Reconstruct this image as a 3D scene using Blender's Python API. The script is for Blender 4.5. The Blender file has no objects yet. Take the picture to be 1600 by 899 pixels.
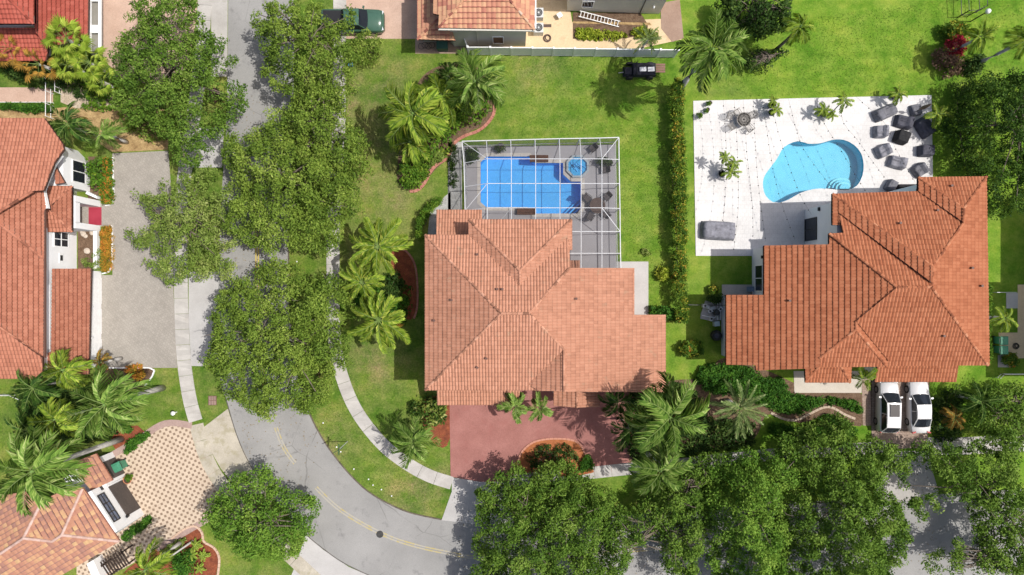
import bpy, bmesh, math, random
import numpy as np
from mathutils import Vector, Matrix, noise
from mathutils.geometry import tessellate_polygon
random.seed(7)
sc = bpy.context.scene
COL = sc.collection
# ------------------------------------------------------------------ camera
HC, FC = 59.0, 1062.0            # height of the drone in metres, focal length in pixels of a 1600 px wide frame
cam_d = bpy.data.cameras.new('camera'); cam_d.sensor_width = 36.0; cam_d.lens = 36.0*FC/1600.0
cam_d.clip_start = 0.5; cam_d.clip_end = 3000
cam = bpy.data.objects.new('camera', cam_d); COL.objects.link(cam)
cam.location = (0, 0, HC); cam.rotation_euler = (0, 0, 0); sc.camera = cam
# ------------------------------------------------------------------ world, sun, exposure
SUN_EL = 60.5
w = bpy.data.worlds.new('World'); sc.world = w; w.use_nodes = True
nt = w.node_tree; bg = nt.nodes['Background']
sky = nt.nodes.new('ShaderNodeTexSky'); sky.sky_type = 'NISHITA'; sky.sun_disc = False
sky.sun_elevation = math.radians(SUN_EL); sky.sun_rotation = math.radians(90); sky.dust_density = 4.0; sky.ozone_density = .6
nt.links.new(sky.outputs[0], bg.inputs[0]); bg.inputs[1].default_value = 0.125
sd = bpy.data.lights.new('sun', 'SUN'); sd.energy = 4.1; sd.angle = math.radians(0.5); sd.color = (1.0, 0.965, 0.91)
sun = bpy.data.objects.new('sun', sd); COL.objects.link(sun); sun.rotation_euler = (0, math.radians(90-SUN_EL), 0)
sc.view_settings.view_transform = 'Standard'; sc.view_settings.look = 'None'
sc.view_settings.exposure = 0.0; sc.view_settings.gamma = 1.0; sc.view_settings.use_curve_mapping = False
# ------------------------------------------------------------------ helpers
def P(px, py, z=0.0):
    """place in the world, z metres up, of a point measured in the aerial survey (1600 x 899 grid)"""
    s = (HC-z)/FC
    return Vector(((px-800)*s, (449.5-py)*s, z))
def srgb(r, g, b):
    f = lambda c: (c/255/12.92) if c <= 10 else ((c/255+0.055)/1.055)**2.4
    return (f(r), f(g), f(b), 1)
_off = {}
def woff(o): return _off.get(o.name, Vector((0, 0, 0)))
def setp(o, label=None, cat=None, group=None, kind=None):
    if label: o['label'] = label
    if cat: o['category'] = cat
    if group: o['group'] = group
    if kind: o['kind'] = kind
    return o
def thing(name, label, cat, loc=(0, 0, 0), rz=0, group=None, kind=None):
    o = bpy.data.objects.new(name, None); COL.objects.link(o); o.empty_display_size = 0.3
    o.location = loc; o.rotation_euler = (0, 0, rz); _off[o.name] = Vector(loc)
    return setp(o, label, cat, group, kind)
def link(name, me, parent=None, world=True):
    o = bpy.data.objects.new(name, me); COL.objects.link(o)
    if parent is not None:
        o.parent = parent
        if world: o.location = -woff(parent); _off[o.name] = Vector((0, 0, 0))
        else: _off[o.name] = Vector((0, 0, 0))
    return o
def structure(name, label=None):
    o = bpy.data.objects.new(name, None); COL.objects.link(o); o['kind'] = 'structure'
    if label: o['label'] = label
    return o
def dup(root, loc, rz=0, label=None, scale=None):
    r = root.copy(); COL.objects.link(r); r.location = loc; r.rotation_euler = (0, 0, rz)
    if scale: r.scale = (scale,)*3
    if label: r['label'] = label
    _off[r.name] = Vector(loc)
    for ch in list(root.children):
        c = ch.copy(); COL.objects.link(c); c.parent = r
        for g in list(ch.children):
            d = g.copy(); COL.objects.link(d); d.parent = c
    return r
class MB:
    def __init__(s): s.v = []; s.f = []; s.m = []; s.r = []
    def add(s, vs, fs, m=0, r=None):
        b = len(s.v); s.v += [tuple(v) for v in vs]
        for f in fs: s.f.append(tuple(b+i for i in f)); s.m.append(m); s.r.append(random.random() if r is None else r)
    def box(s, c, size, rz=0, m=0, taper=1.0, rx=0):
        x, y, z = [a/2 for a in size]; M = Matrix.Rotation(rz, 3, 'Z') @ Matrix.Rotation(rx, 3, 'X'); c = Vector(c); vs = []
        for dz, t in ((-z, 1), (z, taper)):
            for dx, dy in ((-x, -y), (x, -y), (x, y), (-x, y)): vs.append(c + M @ Vector((dx*t, dy*t, dz)))
        s.add(vs, [(3, 2, 1, 0), (4, 5, 6, 7), (0, 1, 5, 4), (1, 2, 6, 5), (2, 3, 7, 6), (3, 0, 4, 7)], m)
    def prism(s, pts, z0, z1, m=0, bottom=True):
        pts = [Vector((p[0], p[1], 0)) for p in pts]
        if area2(pts) < 0: pts = pts[::-1]
        n = len(pts)
        vs = [(p.x, p.y, z0) for p in pts]+[(p.x, p.y, z1) for p in pts]
        s.add(vs, [(i, (i+1) % n, n+(i+1) % n, n+i) for i in range(n)], m)
        for t in tessellate_polygon([pts]):
            a, b, c = [pts[i] for i in t]
            if (b-a).cross(c-a).z < 0: t = t[::-1]
            s.add([(pts[i].x, pts[i].y, z1) for i in t], [(0, 1, 2)], m)
    def tube(s, pts, rad, n=6, m=0, cap=True):
        pts = [Vector(p) for p in pts]; k = len(pts)
        if not hasattr(rad, '__len__'): rad = [rad]*k
        vs = []
        for i, p in enumerate(pts):
            t = (pts[min(i+1, k-1)]-pts[max(i-1, 0)]).normalized()
            u = t.cross(Vector((0, 0, 1)));
            if u.length < 1e-3: u = Vector((1, 0, 0))
            u.normalize(); v = t.cross(u)
            for j in range(n):
                a = 2*math.pi*j/n; vs.append(p + (u*math.cos(a)+v*math.sin(a))*rad[i])
        fs = [(i*n+j, i*n+(j+1) % n, (i+1)*n+(j+1) % n, (i+1)*n+j) for i in range(k-1) for j in range(n)]
        if cap: fs += [tuple(range(n))[::-1], tuple((k-1)*n+j for j in range(n))]
        s.add(vs, fs, m)
    def lathe(s, c, prof, n=12, m=0, ang=0):
        c = Vector(c); vs = []
        for r, z in prof:
            for j in range(n): a = ang+2*math.pi*j/n; vs.append((c.x+r*math.cos(a), c.y+r*math.sin(a), c.z+z))
        k = len(prof)
        fs = [(i*n+j, i*n+(j+1) % n, (i+1)*n+(j+1) % n, (i+1)*n+j) for i in range(k-1) for j in range(n)]
        fs += [tuple(range(n))[::-1], tuple((k-1)*n+j for j in range(n))]
        s.add(vs, fs, m)
    def mesh(s, name, mats, smooth=False, attr=False):
        me = bpy.data.meshes.new(name); me.from_pydata(s.v, [], s.f)
        for mm in (mats if isinstance(mats, (list, tuple)) else [mats]): me.materials.append(mm)
        me.polygons.foreach_set('material_index', s.m)
        if smooth: me.polygons.foreach_set('use_smooth', [True]*len(s.f))
        if attr: a = me.attributes.new('rnd', 'FLOAT', 'FACE'); a.data.foreach_set('value', s.r)
        me.update(); return me
    def build(s, name, mats, parent=None, smooth=False, attr=False, world=True, bevel=0):
        me = s.mesh(name, mats, smooth, attr)
        if bevel:
            bm = bmesh.new(); bm.from_mesh(me); bmesh.ops.remove_doubles(bm, verts=bm.verts, dist=1e-4)
            bmesh.ops.bevel(bm, geom=bm.edges[:]+bm.verts[:], offset=bevel, segments=2, affect='EDGES', clamp_overlap=True)
            bm.to_mesh(me); bm.free()
        return link(name, me, parent, world)
def area2(p): return sum(p[i][0]*p[(i+1) % len(p)][1]-p[(i+1) % len(p)][0]*p[i][1] for i in range(len(p)))
def smooth_path(pts, step=1.0, closed=False):
    out = []; n = len(pts); pts = [Vector(p) for p in pts]
    rng = range(n) if closed else range(n-1)
    for i in rng:
        g = (lambda k: pts[k % n]) if closed else (lambda k: pts[max(0, min(n-1, k))])
        p0, p1, p2, p3 = g(i-1), g(i), g(i+1), g(i+2)
        m = max(1, int((p2-p1).length/step))
        for k in range(m):
            t = k/m
            out.append(0.5*((2*p1)+(p2-p0)*t+(2*p0-5*p1+4*p2-p3)*t*t+(3*p1-p0-3*p2+p3)*t*t*t))
    if not closed: out.append(pts[-1])
    return out
def pp(lst, z=0): return [P(x, y, z) for x, y in lst]
def pps(lst, z=0, step=12, closed=True):
    return [P(v.x, v.y, z) for v in smooth_path([(x, y, 0) for x, y in lst], step, closed)]
def sheet_mesh(name, pts, z, mat, holes=(), skirt=0.0):
    loops = [[Vector((p[0], p[1], 0)) for p in pts]]+[[Vector((p[0], p[1], 0)) for p in h] for h in holes]
    flat = [v for l in loops for v in l]; tris = []
    for t in tessellate_polygon(loops):
        a, b, c = [flat[i] for i in t]; cr = (b-a).cross(c-a).z
        if abs(cr) < 1e-9: continue
        tris.append(tuple(t) if cr > 0 else tuple(t[::-1]))
    vs = [(v.x, v.y, z) for v in flat]; n = len(vs)
    if skirt:
        vs += [(v.x, v.y, z-skirt) for v in flat]; k = 0
        for li, l in enumerate(loops):
            m = len(l); rev = (area2(l) < 0) != (li > 0)
            for i in range(m):
                a, b = k+i, k+(i+1) % m
                q = (a, a+n, b+n, b); tris.append(q if not rev else q[::-1])
            k += m
    me = bpy.data.meshes.new(name); me.from_pydata(vs, [], tris); me.materials.append(mat); me.update()
    return me
def sheet(name, pts, z, mat, parent=None, holes=(), skirt=0.0, kind='structure', **kw):
    o = link(name, sheet_mesh(name, pts, z, mat, holes, skirt), parent)
    if parent is None: setp(o, kind=kind, **kw)
    return o
def strip_slabs(root, name, pts, half, z, slab, mat, gap=0.025, th=0.06, offset=0.0):
    """separate slabs along a smooth path (world points)"""
    pts = smooth_path(pts, 0.2); n = max(2, round(sum((pts[i+1]-pts[i]).length for i in range(len(pts)-1))/slab))
    acc = [0.0]
    for i in range(len(pts)-1): acc.append(acc[-1]+(pts[i+1]-pts[i]).length)
    def at(s):
        s = max(0, min(acc[-1], s)); i = max(0, min(len(pts)-2, int(np.searchsorted(acc, s))-1))
        t = (s-acc[i])/(acc[i+1]-acc[i]+1e-9); p = pts[i].lerp(pts[i+1], t); a = pts[max(0, i-2)]; b = pts[min(len(pts)-1, i+3)]
        d = (b-a).normalized(); return p, Vector((-d.y, d.x, 0))
    for k in range(n):
        s0, s1 = acc[-1]*k/n+gap/2, acc[-1]*(k+1)/n-gap/2; L = []; R = []
        for q in range(4):
            p, nn = at(s0+(s1-s0)*q/3); L.append(p+nn*(half+offset)); R.append(p-nn*(half-offset))
        zz = z+random.uniform(-.008, .008); mb = MB(); mb.prism(R+L[::-1], zz-th, zz)
        mb.build(name, mat, root, attr=True)
# ------------------------------------------------------------------ materials
MATS = {}
def ramp(nt, stops):
    r = nt.nodes.new('ShaderNodeValToRGB'); e = r.color_ramp.elements
    while len(e) > 1: e.remove(e[-1])
    e[0].position = stops[0][0]; e[0].color = stops[0][1]
    for p, c in stops[1:]: q = e.new(p); q.color = c
    return r
def base_mat(name, rough=0.85, spec=0.2):
    m = bpy.data.materials.new(name); m.use_nodes = True; b = m.node_tree.nodes['Principled BSDF']
    b.inputs['Roughness'].default_value = rough; b.inputs['Specular IOR Level'].default_value = spec
    MATS[name] = m; return m, m.node_tree, b
def coord(nt, rot=0, scale=1.0):
    tc = nt.nodes.new('ShaderNodeTexCoord'); mp = nt.nodes.new('ShaderNodeMapping')
    mp.inputs['Rotation'].default_value = (0, 0, rot); mp.inputs['Scale'].default_value = (scale,)*3 if not hasattr(scale, '__len__') else scale
    nt.links.new(tc.outputs['Object'], mp.inputs[0]); return mp.outputs[0]
def noise_n(nt, vec, scale, detail=4, rough=0.6):
    n = nt.nodes.new('ShaderNodeTexNoise'); n.inputs['Scale'].default_value = scale; n.inputs['Detail'].default_value = detail
    n.inputs['Roughness'].default_value = rough; nt.links.new(vec, n.inputs['Vector']); return n.outputs['Fac']
def mix(nt, fac, a, b, mode='MIX'):
    m = nt.nodes.new('ShaderNodeMix'); m.data_type = 'RGBA'; m.blend_type = mode
    for s, v in ((m.inputs['Factor'], fac), (m.inputs['A'], a), (m.inputs['B'], b)):
        if hasattr(v, 'is_output') or hasattr(v, 'links'): nt.links.new(v, s)
        else: s.default_value = v
    return m.outputs['Result']
def rng(nt, v, a, b, c=0, d=1):
    m = nt.nodes.new('ShaderNodeMapRange'); nt.links.new(v, m.inputs['Value'])
    for k, x in zip(('From Min', 'From Max', 'To Min', 'To Max'), (a, b, c, d)): m.inputs[k].default_value = x
    return m.outputs['Result']
def bump(nt, b, h, strength=0.3, dist=0.05):
    n = nt.nodes.new('ShaderNodeBump'); n.inputs['Strength'].default_value = strength; n.inputs['Distance'].default_value = dist
    nt.links.new(h, n.inputs['Height']); nt.links.new(n.outputs[0], b.inputs['Normal'])
def K(c, f): return (min(1, c[0]*f), min(1, c[1]*f), min(1, c[2]*f), 1)
def mottled(name, c1, c2, s1=0.6, s2=9, amt2=0.25, rough=0.85, spec=0.2, bs=0.25, attr=0.0, stain=None, bd=0.03):
    m, nt, b = base_mat(name, rough, spec); v = coord(nt)
    n1 = noise_n(nt, v, s1, 5, .6); n2 = noise_n(nt, v, s2, 3, .7)
    c = mix(nt, rng(nt, n1, .32, .68), c1, c2)
    c = mix(nt, amt2, c, mix(nt, rng(nt, n2, .3, .7), (0.25, .25, .25, 1), (1, 1, 1, 1)), 'MULTIPLY')
    if stain:
        n3 = noise_n(nt, v, stain[1], 6, .65); c = mix(nt, rng(nt, n3, stain[2], stain[2]+.12, 0, stain[3]), c, stain[0])
    if attr:
        a = nt.nodes.new('ShaderNodeAttribute'); a.attribute_name = 'rnd'
        c = mix(nt, 1.0, c, mix(nt, a.outputs['Fac'], (1-attr,)*3+(1,), (1, 1, 1, 1)), 'MULTIPLY')
    nt.links.new(c, b.inputs['Base Color']); bump(nt, b, n2, bs, bd); return m
def plain(name, c, rough=0.5, spec=0.4, metal=0.0, var=0.08, scale=6):
    m, nt, b = base_mat(name, rough, spec); v = coord(nt); n = noise_n(nt, v, scale, 4)
    nt.links.new(mix(nt, rng(nt, n, .3, .7), K(c, 1-var), K(c, 1+var)), b.inputs['Base Color']); b.inputs['Metallic'].default_value = metal; return m
def tile_mat(name, stops, bs=.2, lich=None):
    m, nt, b = base_mat(name, .8, .15); a = nt.nodes.new('ShaderNodeAttribute'); a.attribute_name = 'rnd'
    r = ramp(nt, stops); r.color_ramp.interpolation = 'LINEAR'; nt.links.new(a.outputs['Fac'], r.inputs[0]); v = coord(nt)
    n1 = noise_n(nt, v, 1.1, 6, .7); n2 = noise_n(nt, v, 14, 3, .7); n3 = noise_n(nt, v, .35, 4)
    c = mix(nt, .35, r.outputs[0], mix(nt, rng(nt, n2, .25, .75), (.45, .42, .4, 1), (1, 1, 1, 1)), 'MULTIPLY')
    c = mix(nt, rng(nt, n3, .4, .65, 0, .3), c, mix(nt, .5, c, (.6, .55, .5, 1), 'MULTIPLY'))
    if lich: c = mix(nt, rng(nt, n1, lich[1], lich[1]+.12, 0, lich[2]), c, lich[0])
    nt.links.new(c, b.inputs['Base Color']); bump(nt, b, n2, bs, .02); return m
def leaf_mat(name, stops, trans=0.22, rough=.6):
    m = bpy.data.materials.new(name); m.use_nodes = True; nt = m.node_tree; b = nt.nodes['Principled BSDF']; out = nt.nodes['Material Output']
    a = nt.nodes.new('ShaderNodeAttribute'); a.attribute_name = 'rnd'; r = ramp(nt, stops); nt.links.new(a.outputs['Fac'], r.inputs[0])
    nt.links.new(r.outputs[0], b.inputs['Base Color']); b.inputs['Roughness'].default_value = rough; b.inputs['Specular IOR Level'].default_value = .12
    t = nt.nodes.new('ShaderNodeBsdfTranslucent'); nt.links.new(mix(nt, 1.0, r.outputs[0], (1.0, 1.0, .55, 1), 'MULTIPLY'), t.inputs[0])
    mx = nt.nodes.new('ShaderNodeMixShader'); mx.inputs[0].default_value = trans
    nt.links.new(b.outputs[0], mx.inputs[1]); nt.links.new(t.outputs[0], mx.inputs[2]); nt.links.new(mx.outputs[0], out.inputs[0])
    MATS[name] = m; return m
def lawn_mat():
    m, nt, b = base_mat('lawn', .9, .1); v = coord(nt)
    big = noise_n(nt, v, .10, 6, .62); mid = noise_n(nt, v, .75, 6, .7); fine = noise_n(nt, v, 6.5, 6, .8); vf = noise_n(nt, v, 22, 2, .8)
    c = mix(nt, rng(nt, big, .38, .62), (.095, .195, .025, 1), (.195, .285, .05, 1))
    c = mix(nt, rng(nt, mid, .42, .72, 0, .7), c, (.33, .33, .13, 1))
    c = mix(nt, rng(nt, mid, .25, .42, .5, 0), c, (.10, .19, .035, 1))
    c = mix(nt, .75, c, mix(nt, rng(nt, fine, .3, .7), (.42, .48, .36, 1), (1.25, 1.2, 1.1, 1)), 'MULTIPLY')
    c = mix(nt, .5, c, mix(nt, rng(nt, vf, .3, .7), (.5, .55, .45, 1), (1.2, 1.15, 1.1, 1)), 'MULTIPLY')
    dry = noise_n(nt, v, .45, 7, .75)
    # dry brown patches with a shape of their own, west lawn and along the back fence
    geo = nt.nodes.new('ShaderNodeTexCoord'); tot = None
    for cx, cy, r in ((585, 130, 3.6), (560, 160, 4.5), (590, 235, 4.5), (600, 300, 5.5), (590, 560, 3.5), (930, 330, 3.5), (700, 760, 3), (640, 770, 3.5), (840, 100, 4.0), (520, 690, 3), (1130, 145, 3), (560, 400, 2.5)):
        p = P(cx, cy); d = nt.nodes.new('ShaderNodeVectorMath'); d.operation = 'DISTANCE'; nt.links.new(geo.outputs['Object'], d.inputs[0]); d.inputs[1].default_value = (p.x, p.y, 0)
        f = rng(nt, d.outputs['Value'], r*.25, r, 1, 0)
        if tot is None: tot = f
        else:
            q = nt.nodes.new('ShaderNodeMath'); q.operation = 'MAXIMUM'; nt.links.new(tot, q.inputs[0]); nt.links.new(f, q.inputs[1]); tot = q.outputs[0]
    q = nt.nodes.new('ShaderNodeMath'); q.operation = 'MULTIPLY'; nt.links.new(tot, q.inputs[0]); nt.links.new(rng(nt, dry, .40, .62), q.inputs[1])
    c = mix(nt, rng(nt, q.outputs[0], 0, 1, 0, .8), c, mix(nt, rng(nt, fine, .35, .65), (.15, .12, .065, 1), (.36, .31, .15, 1)))
    # brighter, well watered back yards in the east and north
    sx = nt.nodes.new('ShaderNodeSeparateXYZ'); nt.links.new(geo.outputs['Object'], sx.inputs[0])
    c = mix(nt, rng(nt, sx.outputs[0], -10, 25, 0, .55), c, mix(nt, rng(nt, mid, .3, .7), (.105, .255, .015, 1), (.25, .40, .035, 1)), 'MIX')
    c = mix(nt, .5, c, mix(nt, rng(nt, fine, .3, .7), (.6, .65, .5, 1), (1.1, 1.1, 1.05, 1)), 'MULTIPLY')
    pt = noise_n(nt, v, .33, 5, .68)
    c = mix(nt, rng(nt, pt, .50, .64, 0, .75), c, mix(nt, 1.0, c, (1.45, 1.18, 1.3, 1), 'MULTIPLY'))
    c = mix(nt, rng(nt, pt, .36, .49, .8, 0), c, mix(nt, 1.0, c, (.58, .74, .6, 1), 'MULTIPLY'))
    wv = nt.nodes.new('ShaderNodeTexWave'); wv.bands_direction = 'Y'; wv.inputs['Scale'].default_value = .28; wv.inputs['Distortion'].default_value = 2.5; wv.inputs['Detail'].default_value = 3; wv.inputs['Detail Scale'].default_value = .4; nt.links.new(v, wv.inputs['Vector'])
    c = mix(nt, .16, c, mix(nt, wv.outputs['Fac'], (.55, .62, .5, 1), (1.1, 1.1, 1.1, 1)), 'MULTIPLY')
    nt.links.new(c, b.inputs['Base Color']); bump(nt, b, fine, .8, .08); return m
lawn = lawn_mat()
asphalt = mottled('asphalt', (.29, .285, .275, 1), (.365, .357, .345, 1), .25, 24, .35, .9, .15, .3, stain=((.17, .165, .165, 1), .9, .58, .6))
concrete = mottled('concrete', (.47, .445, .415, 1), (.58, .555, .52, 1), .8, 18, .25, .9, .15, .2, attr=.16, stain=((.36, .33, .29, 1), 1.3, .56, .4))
def add_cracks(m, dark=(.10, .095, .09, 1), sc_=.22, wid=.006, amt=.55):
    nt = m.node_tree; b = nt.nodes['Principled BSDF']; src = b.inputs['Base Color'].links[0].from_socket; v = coord(nt)
    n = nt.nodes.new('ShaderNodeTexNoise'); n.inputs['Scale'].default_value = 1.1; n.inputs['Detail'].default_value = 6; nt.links.new(v, n.inputs['Vector'])
    a = nt.nodes.new('ShaderNodeMix'); a.data_type = 'RGBA'; a.inputs['Factor'].default_value = .16; nt.links.new(v, a.inputs['A']); nt.links.new(n.outputs['Color'], a.inputs['B'])
    vo = nt.nodes.new('ShaderNodeTexVoronoi'); vo.feature = 'DISTANCE_TO_EDGE'; vo.inputs['Scale'].default_value = sc_; nt.links.new(a.outputs['Result'], vo.inputs['Vector'])
    f = rng(nt, vo.outputs['Distance'], 0, wid, amt, 0); g = nt.nodes.new('ShaderNodeMath'); g.operation = 'MULTIPLY'; nt.links.new(f, g.inputs[0]); nt.links.new(rng(nt, noise_n(nt, v, .3, 3), .45, .6), g.inputs[1])
    nt.links.new(mix(nt, g.outputs[0], src, dark), b.inputs['Base Color'])
add_cracks(asphalt)
concrete_pale = mottled('pale concrete', (.44, .425, .41, 1), (.52, .505, .49, 1), .6, 16, .2, .9, .15, .2)
concrete_stain = mottled('stained concrete', (.42, .38, .31, 1), (.56, .51, .42, 1), .5, 12, .3, .9, .1, .2, stain=((.30, .27, .17, 1), 1.1, .5, .6))
deck_grey = mottled('grey pool deck', (.36, .35, .37, 1), (.42, .41, .43, 1), .5, 20, .2, .8, .2, .2)
red_pave = mottled('red pavers', (.33, .145, .125, 1), (.41, .19, .165, 1), .6, 12, .35, .85, .15, .3, stain=((.30, .12, .105, 1), .7, .55, .6))
mulch_red = mottled('red mulch', (.20, .065, .04, 1), (.38, .12, .06, 1), 2, 14, .7, .95, .05, .9)
mulch_brown = mottled('brown mulch', (.16, .10, .065, 1), (.25, .17, .115, 1), 2, 12, .8, .95, .05, .9)
sand = mottled('sandy ground', (.30, .19, .09, 1), (.60, .43, .21, 1), 1.6, 9, .55, .95, .05, .5)
sand_deck = mottled('sand coloured paving', (.66, .50, .31, 1), (.74, .58, .38, 1), .8, 14, .25, .9, .1, .3, stain=((.45, .28, .16, 1), .8, .55, .5))
gravel = mottled('grey gravel', (.42, .42, .40, 1), (.60, .60, .58, 1), 3, 16, .7, .95, .1, .8)
pink_pave = mottled('pink pavers', (.52, .36, .28, 1), (.60, .43, .34, 1), .8, 12, .3, .9, .1, .3, attr=.0)
stucco = mottled('white stucco', (.80, .80, .81, 1), (.86, .86, .87, 1), .7, 25, .1, .9, .1, .2)
stucco_grey = mottled('beige stucco', (.58, .56, .50, 1), (.66, .63, .56, 1), .7, 25, .15, .9, .1, .2)
white = plain('white paint', (.82, .82, .82, 1), .45)
dark = plain('dark metal', (.02, .02, .022, 1), .45)
glass_dark = plain('dark window glass', (.018, .022, .03, 1), .06, .6)
glass_sky = plain('sky window glass', (.10, .13, .20, 1), .05, .8, var=.6, scale=2)  # bluish sky reflection painted into the glass colour
fascia_brown = plain('brown fascia', (.12, .06, .045, 1), .6)
fascia_red = plain('terracotta fascia', (.50, .23, .16, 1), .7)
bark = mottled('bark', (.16, .13, .10, 1), (.26, .22, .18, 1), 3, 18, .5, .95, .05, .8)
palm_bark = mottled('palm bark', (.50, .48, .45, 1), (.66, .63, .59, 1), 3, 14, .4, .9, .05, .6)
red_kerb = mottled('red brick edging', (.42, .17, .13, 1), (.55, .26, .20, 1), 2, 14, .4, .9, .1, .5)
screen_frame = plain('white aluminium', (.58, .59, .61, 1), .4)
def paver_mat(name, c1, c2, mortar, sz=.2, herring=False, rot=0):
    m, nt, b = base_mat(name, .9, .12); v = coord(nt, rot)
    br = nt.nodes.new('ShaderNodeTexBrick'); nt.links.new(v, br.inputs['Vector']); br.inputs['Scale'].default_value = 1/sz
    br.inputs['Color1'].default_value = c1; br.inputs['Color2'].default_value = c2; br.inputs['Mortar'].default_value = mortar
    br.inputs['Mortar Size'].default_value = .05; br.inputs['Brick Width'].default_value = 1.0; br.inputs['Row Height'].default_value = .5 if not herring else 1.0
    n1 = noise_n(nt, v, .5, 6, .7); n2 = noise_n(nt, v, 12, 3, .7)
    c = mix(nt, .4, br.outputs['Color'], mix(nt, rng(nt, n1, .3, .7), (.55, .53, .5, 1), (1.1, 1.08, 1.05, 1)), 'MULTIPLY')
    c = mix(nt, .3, c, mix(nt, rng(nt, n2, .3, .7), (.5, .5, .5, 1), (1, 1, 1, 1)), 'MULTIPLY')
    nt.links.new(c, b.inputs['Base Color']); bump(nt, b, n2, .3, .03); return m
grey_pavers = paver_mat('grey pavers', (.36, .335, .30, 1), (.41, .38, .34, 1), (.31, .285, .255, 1), .22, True, .785)
drive_pavers = paver_mat('brown pavers', (.34, .25, .20, 1), (.44, .34, .28, 1), (.24, .18, .15, 1), .3)
deck_white = paver_mat('white deck tiles', (.71, .70, .695, 1), (.74, .73, .725, 1), (.66, .65, .645, 1), .36, True, .0)
def diamond_mat():
    m, nt, b = base_mat('patterned driveway', .85, .15); v = coord(nt, math.radians(28.5), 1/.39)
    ck = nt.nodes.new('ShaderNodeVectorMath'); ck.operation = 'FRACTION'; nt.links.new(v, ck.inputs[0])
    s = nt.nodes.new('ShaderNodeVectorMath'); s.operation = 'SUBTRACT'; nt.links.new(ck.outputs[0], s.inputs[0]); s.inputs[1].default_value = (.5, .5, 0)
    sp = nt.nodes.new('ShaderNodeSeparateXYZ'); nt.links.new(s.outputs[0], sp.inputs[0]); ab = []
    for k in (0, 1):
        q = nt.nodes.new('ShaderNodeMath'); q.operation = 'ABSOLUTE'; nt.links.new(sp.outputs[k], q.inputs[0]); ab.append(q.outputs[0])
    q = nt.nodes.new('ShaderNodeMath'); q.operation = 'ADD'; nt.links.new(ab[0], q.inputs[0]); nt.links.new(ab[1], q.inputs[1])
    f = rng(nt, q.outputs[0], .34, .40, 1, 0); n1 = noise_n(nt, coord(nt), .8, 5, .7); n2 = noise_n(nt, coord(nt), 14, 3)
    base = mix(nt, rng(nt, n1, .3, .7), (.52, .41, .31, 1), (.62, .505, .39, 1))
    c = mix(nt, rng(nt, f, 0, 1, 0, .9), base, (.22, .155, .11, 1))
    c = mix(nt, .25, c, mix(nt, rng(nt, n2, .3, .7), (.5, .5, .5, 1), (1, 1, 1, 1)), 'MULTIPLY')
    nt.links.new(c, b.inputs['Base Color']); return m
diamond = diamond_mat()
def water_mat(name, tint, deep):
    m = bpy.data.materials.new(name); m.use_nodes = True; nt = m.node_tree; nt.nodes.remove(nt.nodes['Principled BSDF']); out = nt.nodes['Material Output']
    t = nt.nodes.new('ShaderNodeBsdfTransparent'); t.inputs[0].default_value = tint
    g = nt.nodes.new('ShaderNodeBsdfGlossy'); g.inputs['Roughness'].default_value = .03
    fr = nt.nodes.new('ShaderNodeFresnel'); fr.inputs[0].default_value = 1.33
    n = noise_n(nt, coord(nt), 2.5, 3); bp = nt.nodes.new('ShaderNodeBump'); bp.inputs['Strength'].default_value = .15; nt.links.new(n, bp.inputs['Height'])
    nt.links.new(bp.outputs[0], g.inputs['Normal']); nt.links.new(bp.outputs[0], fr.inputs['Normal'])
    mx = nt.nodes.new('ShaderNodeMixShader'); nt.links.new(fr.outputs[0], mx.inputs[0]); nt.links.new(t.outputs[0], mx.inputs[1]); nt.links.new(g.outputs[0], mx.inputs[2])
    nt.links.new(mx.outputs[0], out.inputs[0]); return m
def screen_mat():
    m = bpy.data.materials.new('insect screen'); m.use_nodes = True; nt = m.node_tree; b = nt.nodes['Principled BSDF']; out = nt.nodes['Material Output']
    b.inputs['Base Color'].default_value = (.05, .05, .055, 1); b.inputs['Roughness'].default_value = .8
    t = nt.nodes.new('ShaderNodeBsdfTransparent'); mx = nt.nodes.new('ShaderNodeMixShader'); mx.inputs[0].default_value = .27
    nt.links.new(t.outputs[0], mx.inputs[1]); nt.links.new(b.outputs[0], mx.inputs[2]); nt.links.new(mx.outputs[0], out.inputs[0]); return m
screen = screen_mat()
# ------------------------------------------------------------------ roofs
DIR = {'W': (1, 0), 'E': (-1, 0), 'N': (0, -1), 'S': (0, 1)}      # facing -> uphill
class Plane:
    def __init__(s, facing, ref, pitch=.385):
        s.d = Vector(DIR[facing]) if isinstance(facing, str) else Vector((-math.cos(facing), -math.sin(facing)))
        p = P(*ref); s.p = pitch; s.o = Vector((p.x, p.y)); s.z0 = ref[2]
    def z(s, x, y): return s.z0+s.p*(s.d.x*(x-s.o.x)+s.d.y*(y-s.o.y))
    def at(s, px, py):
        a, b = (px-800)/FC, (449.5-py)/FC; g = s.d.x*a+s.d.y*b
        z = (s.z0+s.p*(g*HC-s.d.dot(s.o)))/(1+s.p*g)
        return P(px, py, z)
def clip_rect(poly, u0, u1, v0, v1):
    for ax, lim, sg in ((0, u0, 1), (0, u1, -1), (1, v0, 1), (1, v1, -1)):
        if not poly: return poly
        out = []; n = len(poly)
        for i in range(n):
            a, b = poly[i], poly[(i+1) % n]; da, db = sg*(a[ax]-lim), sg*(b[ax]-lim)
            if da >= 0: out.append(a)
            if (da >= 0) != (db >= 0):
                t = da/(da-db); out.append((a[0]+(b[0]-a[0])*t, a[1]+(b[1]-a[1])*t))
        poly = out
    return poly
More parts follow.
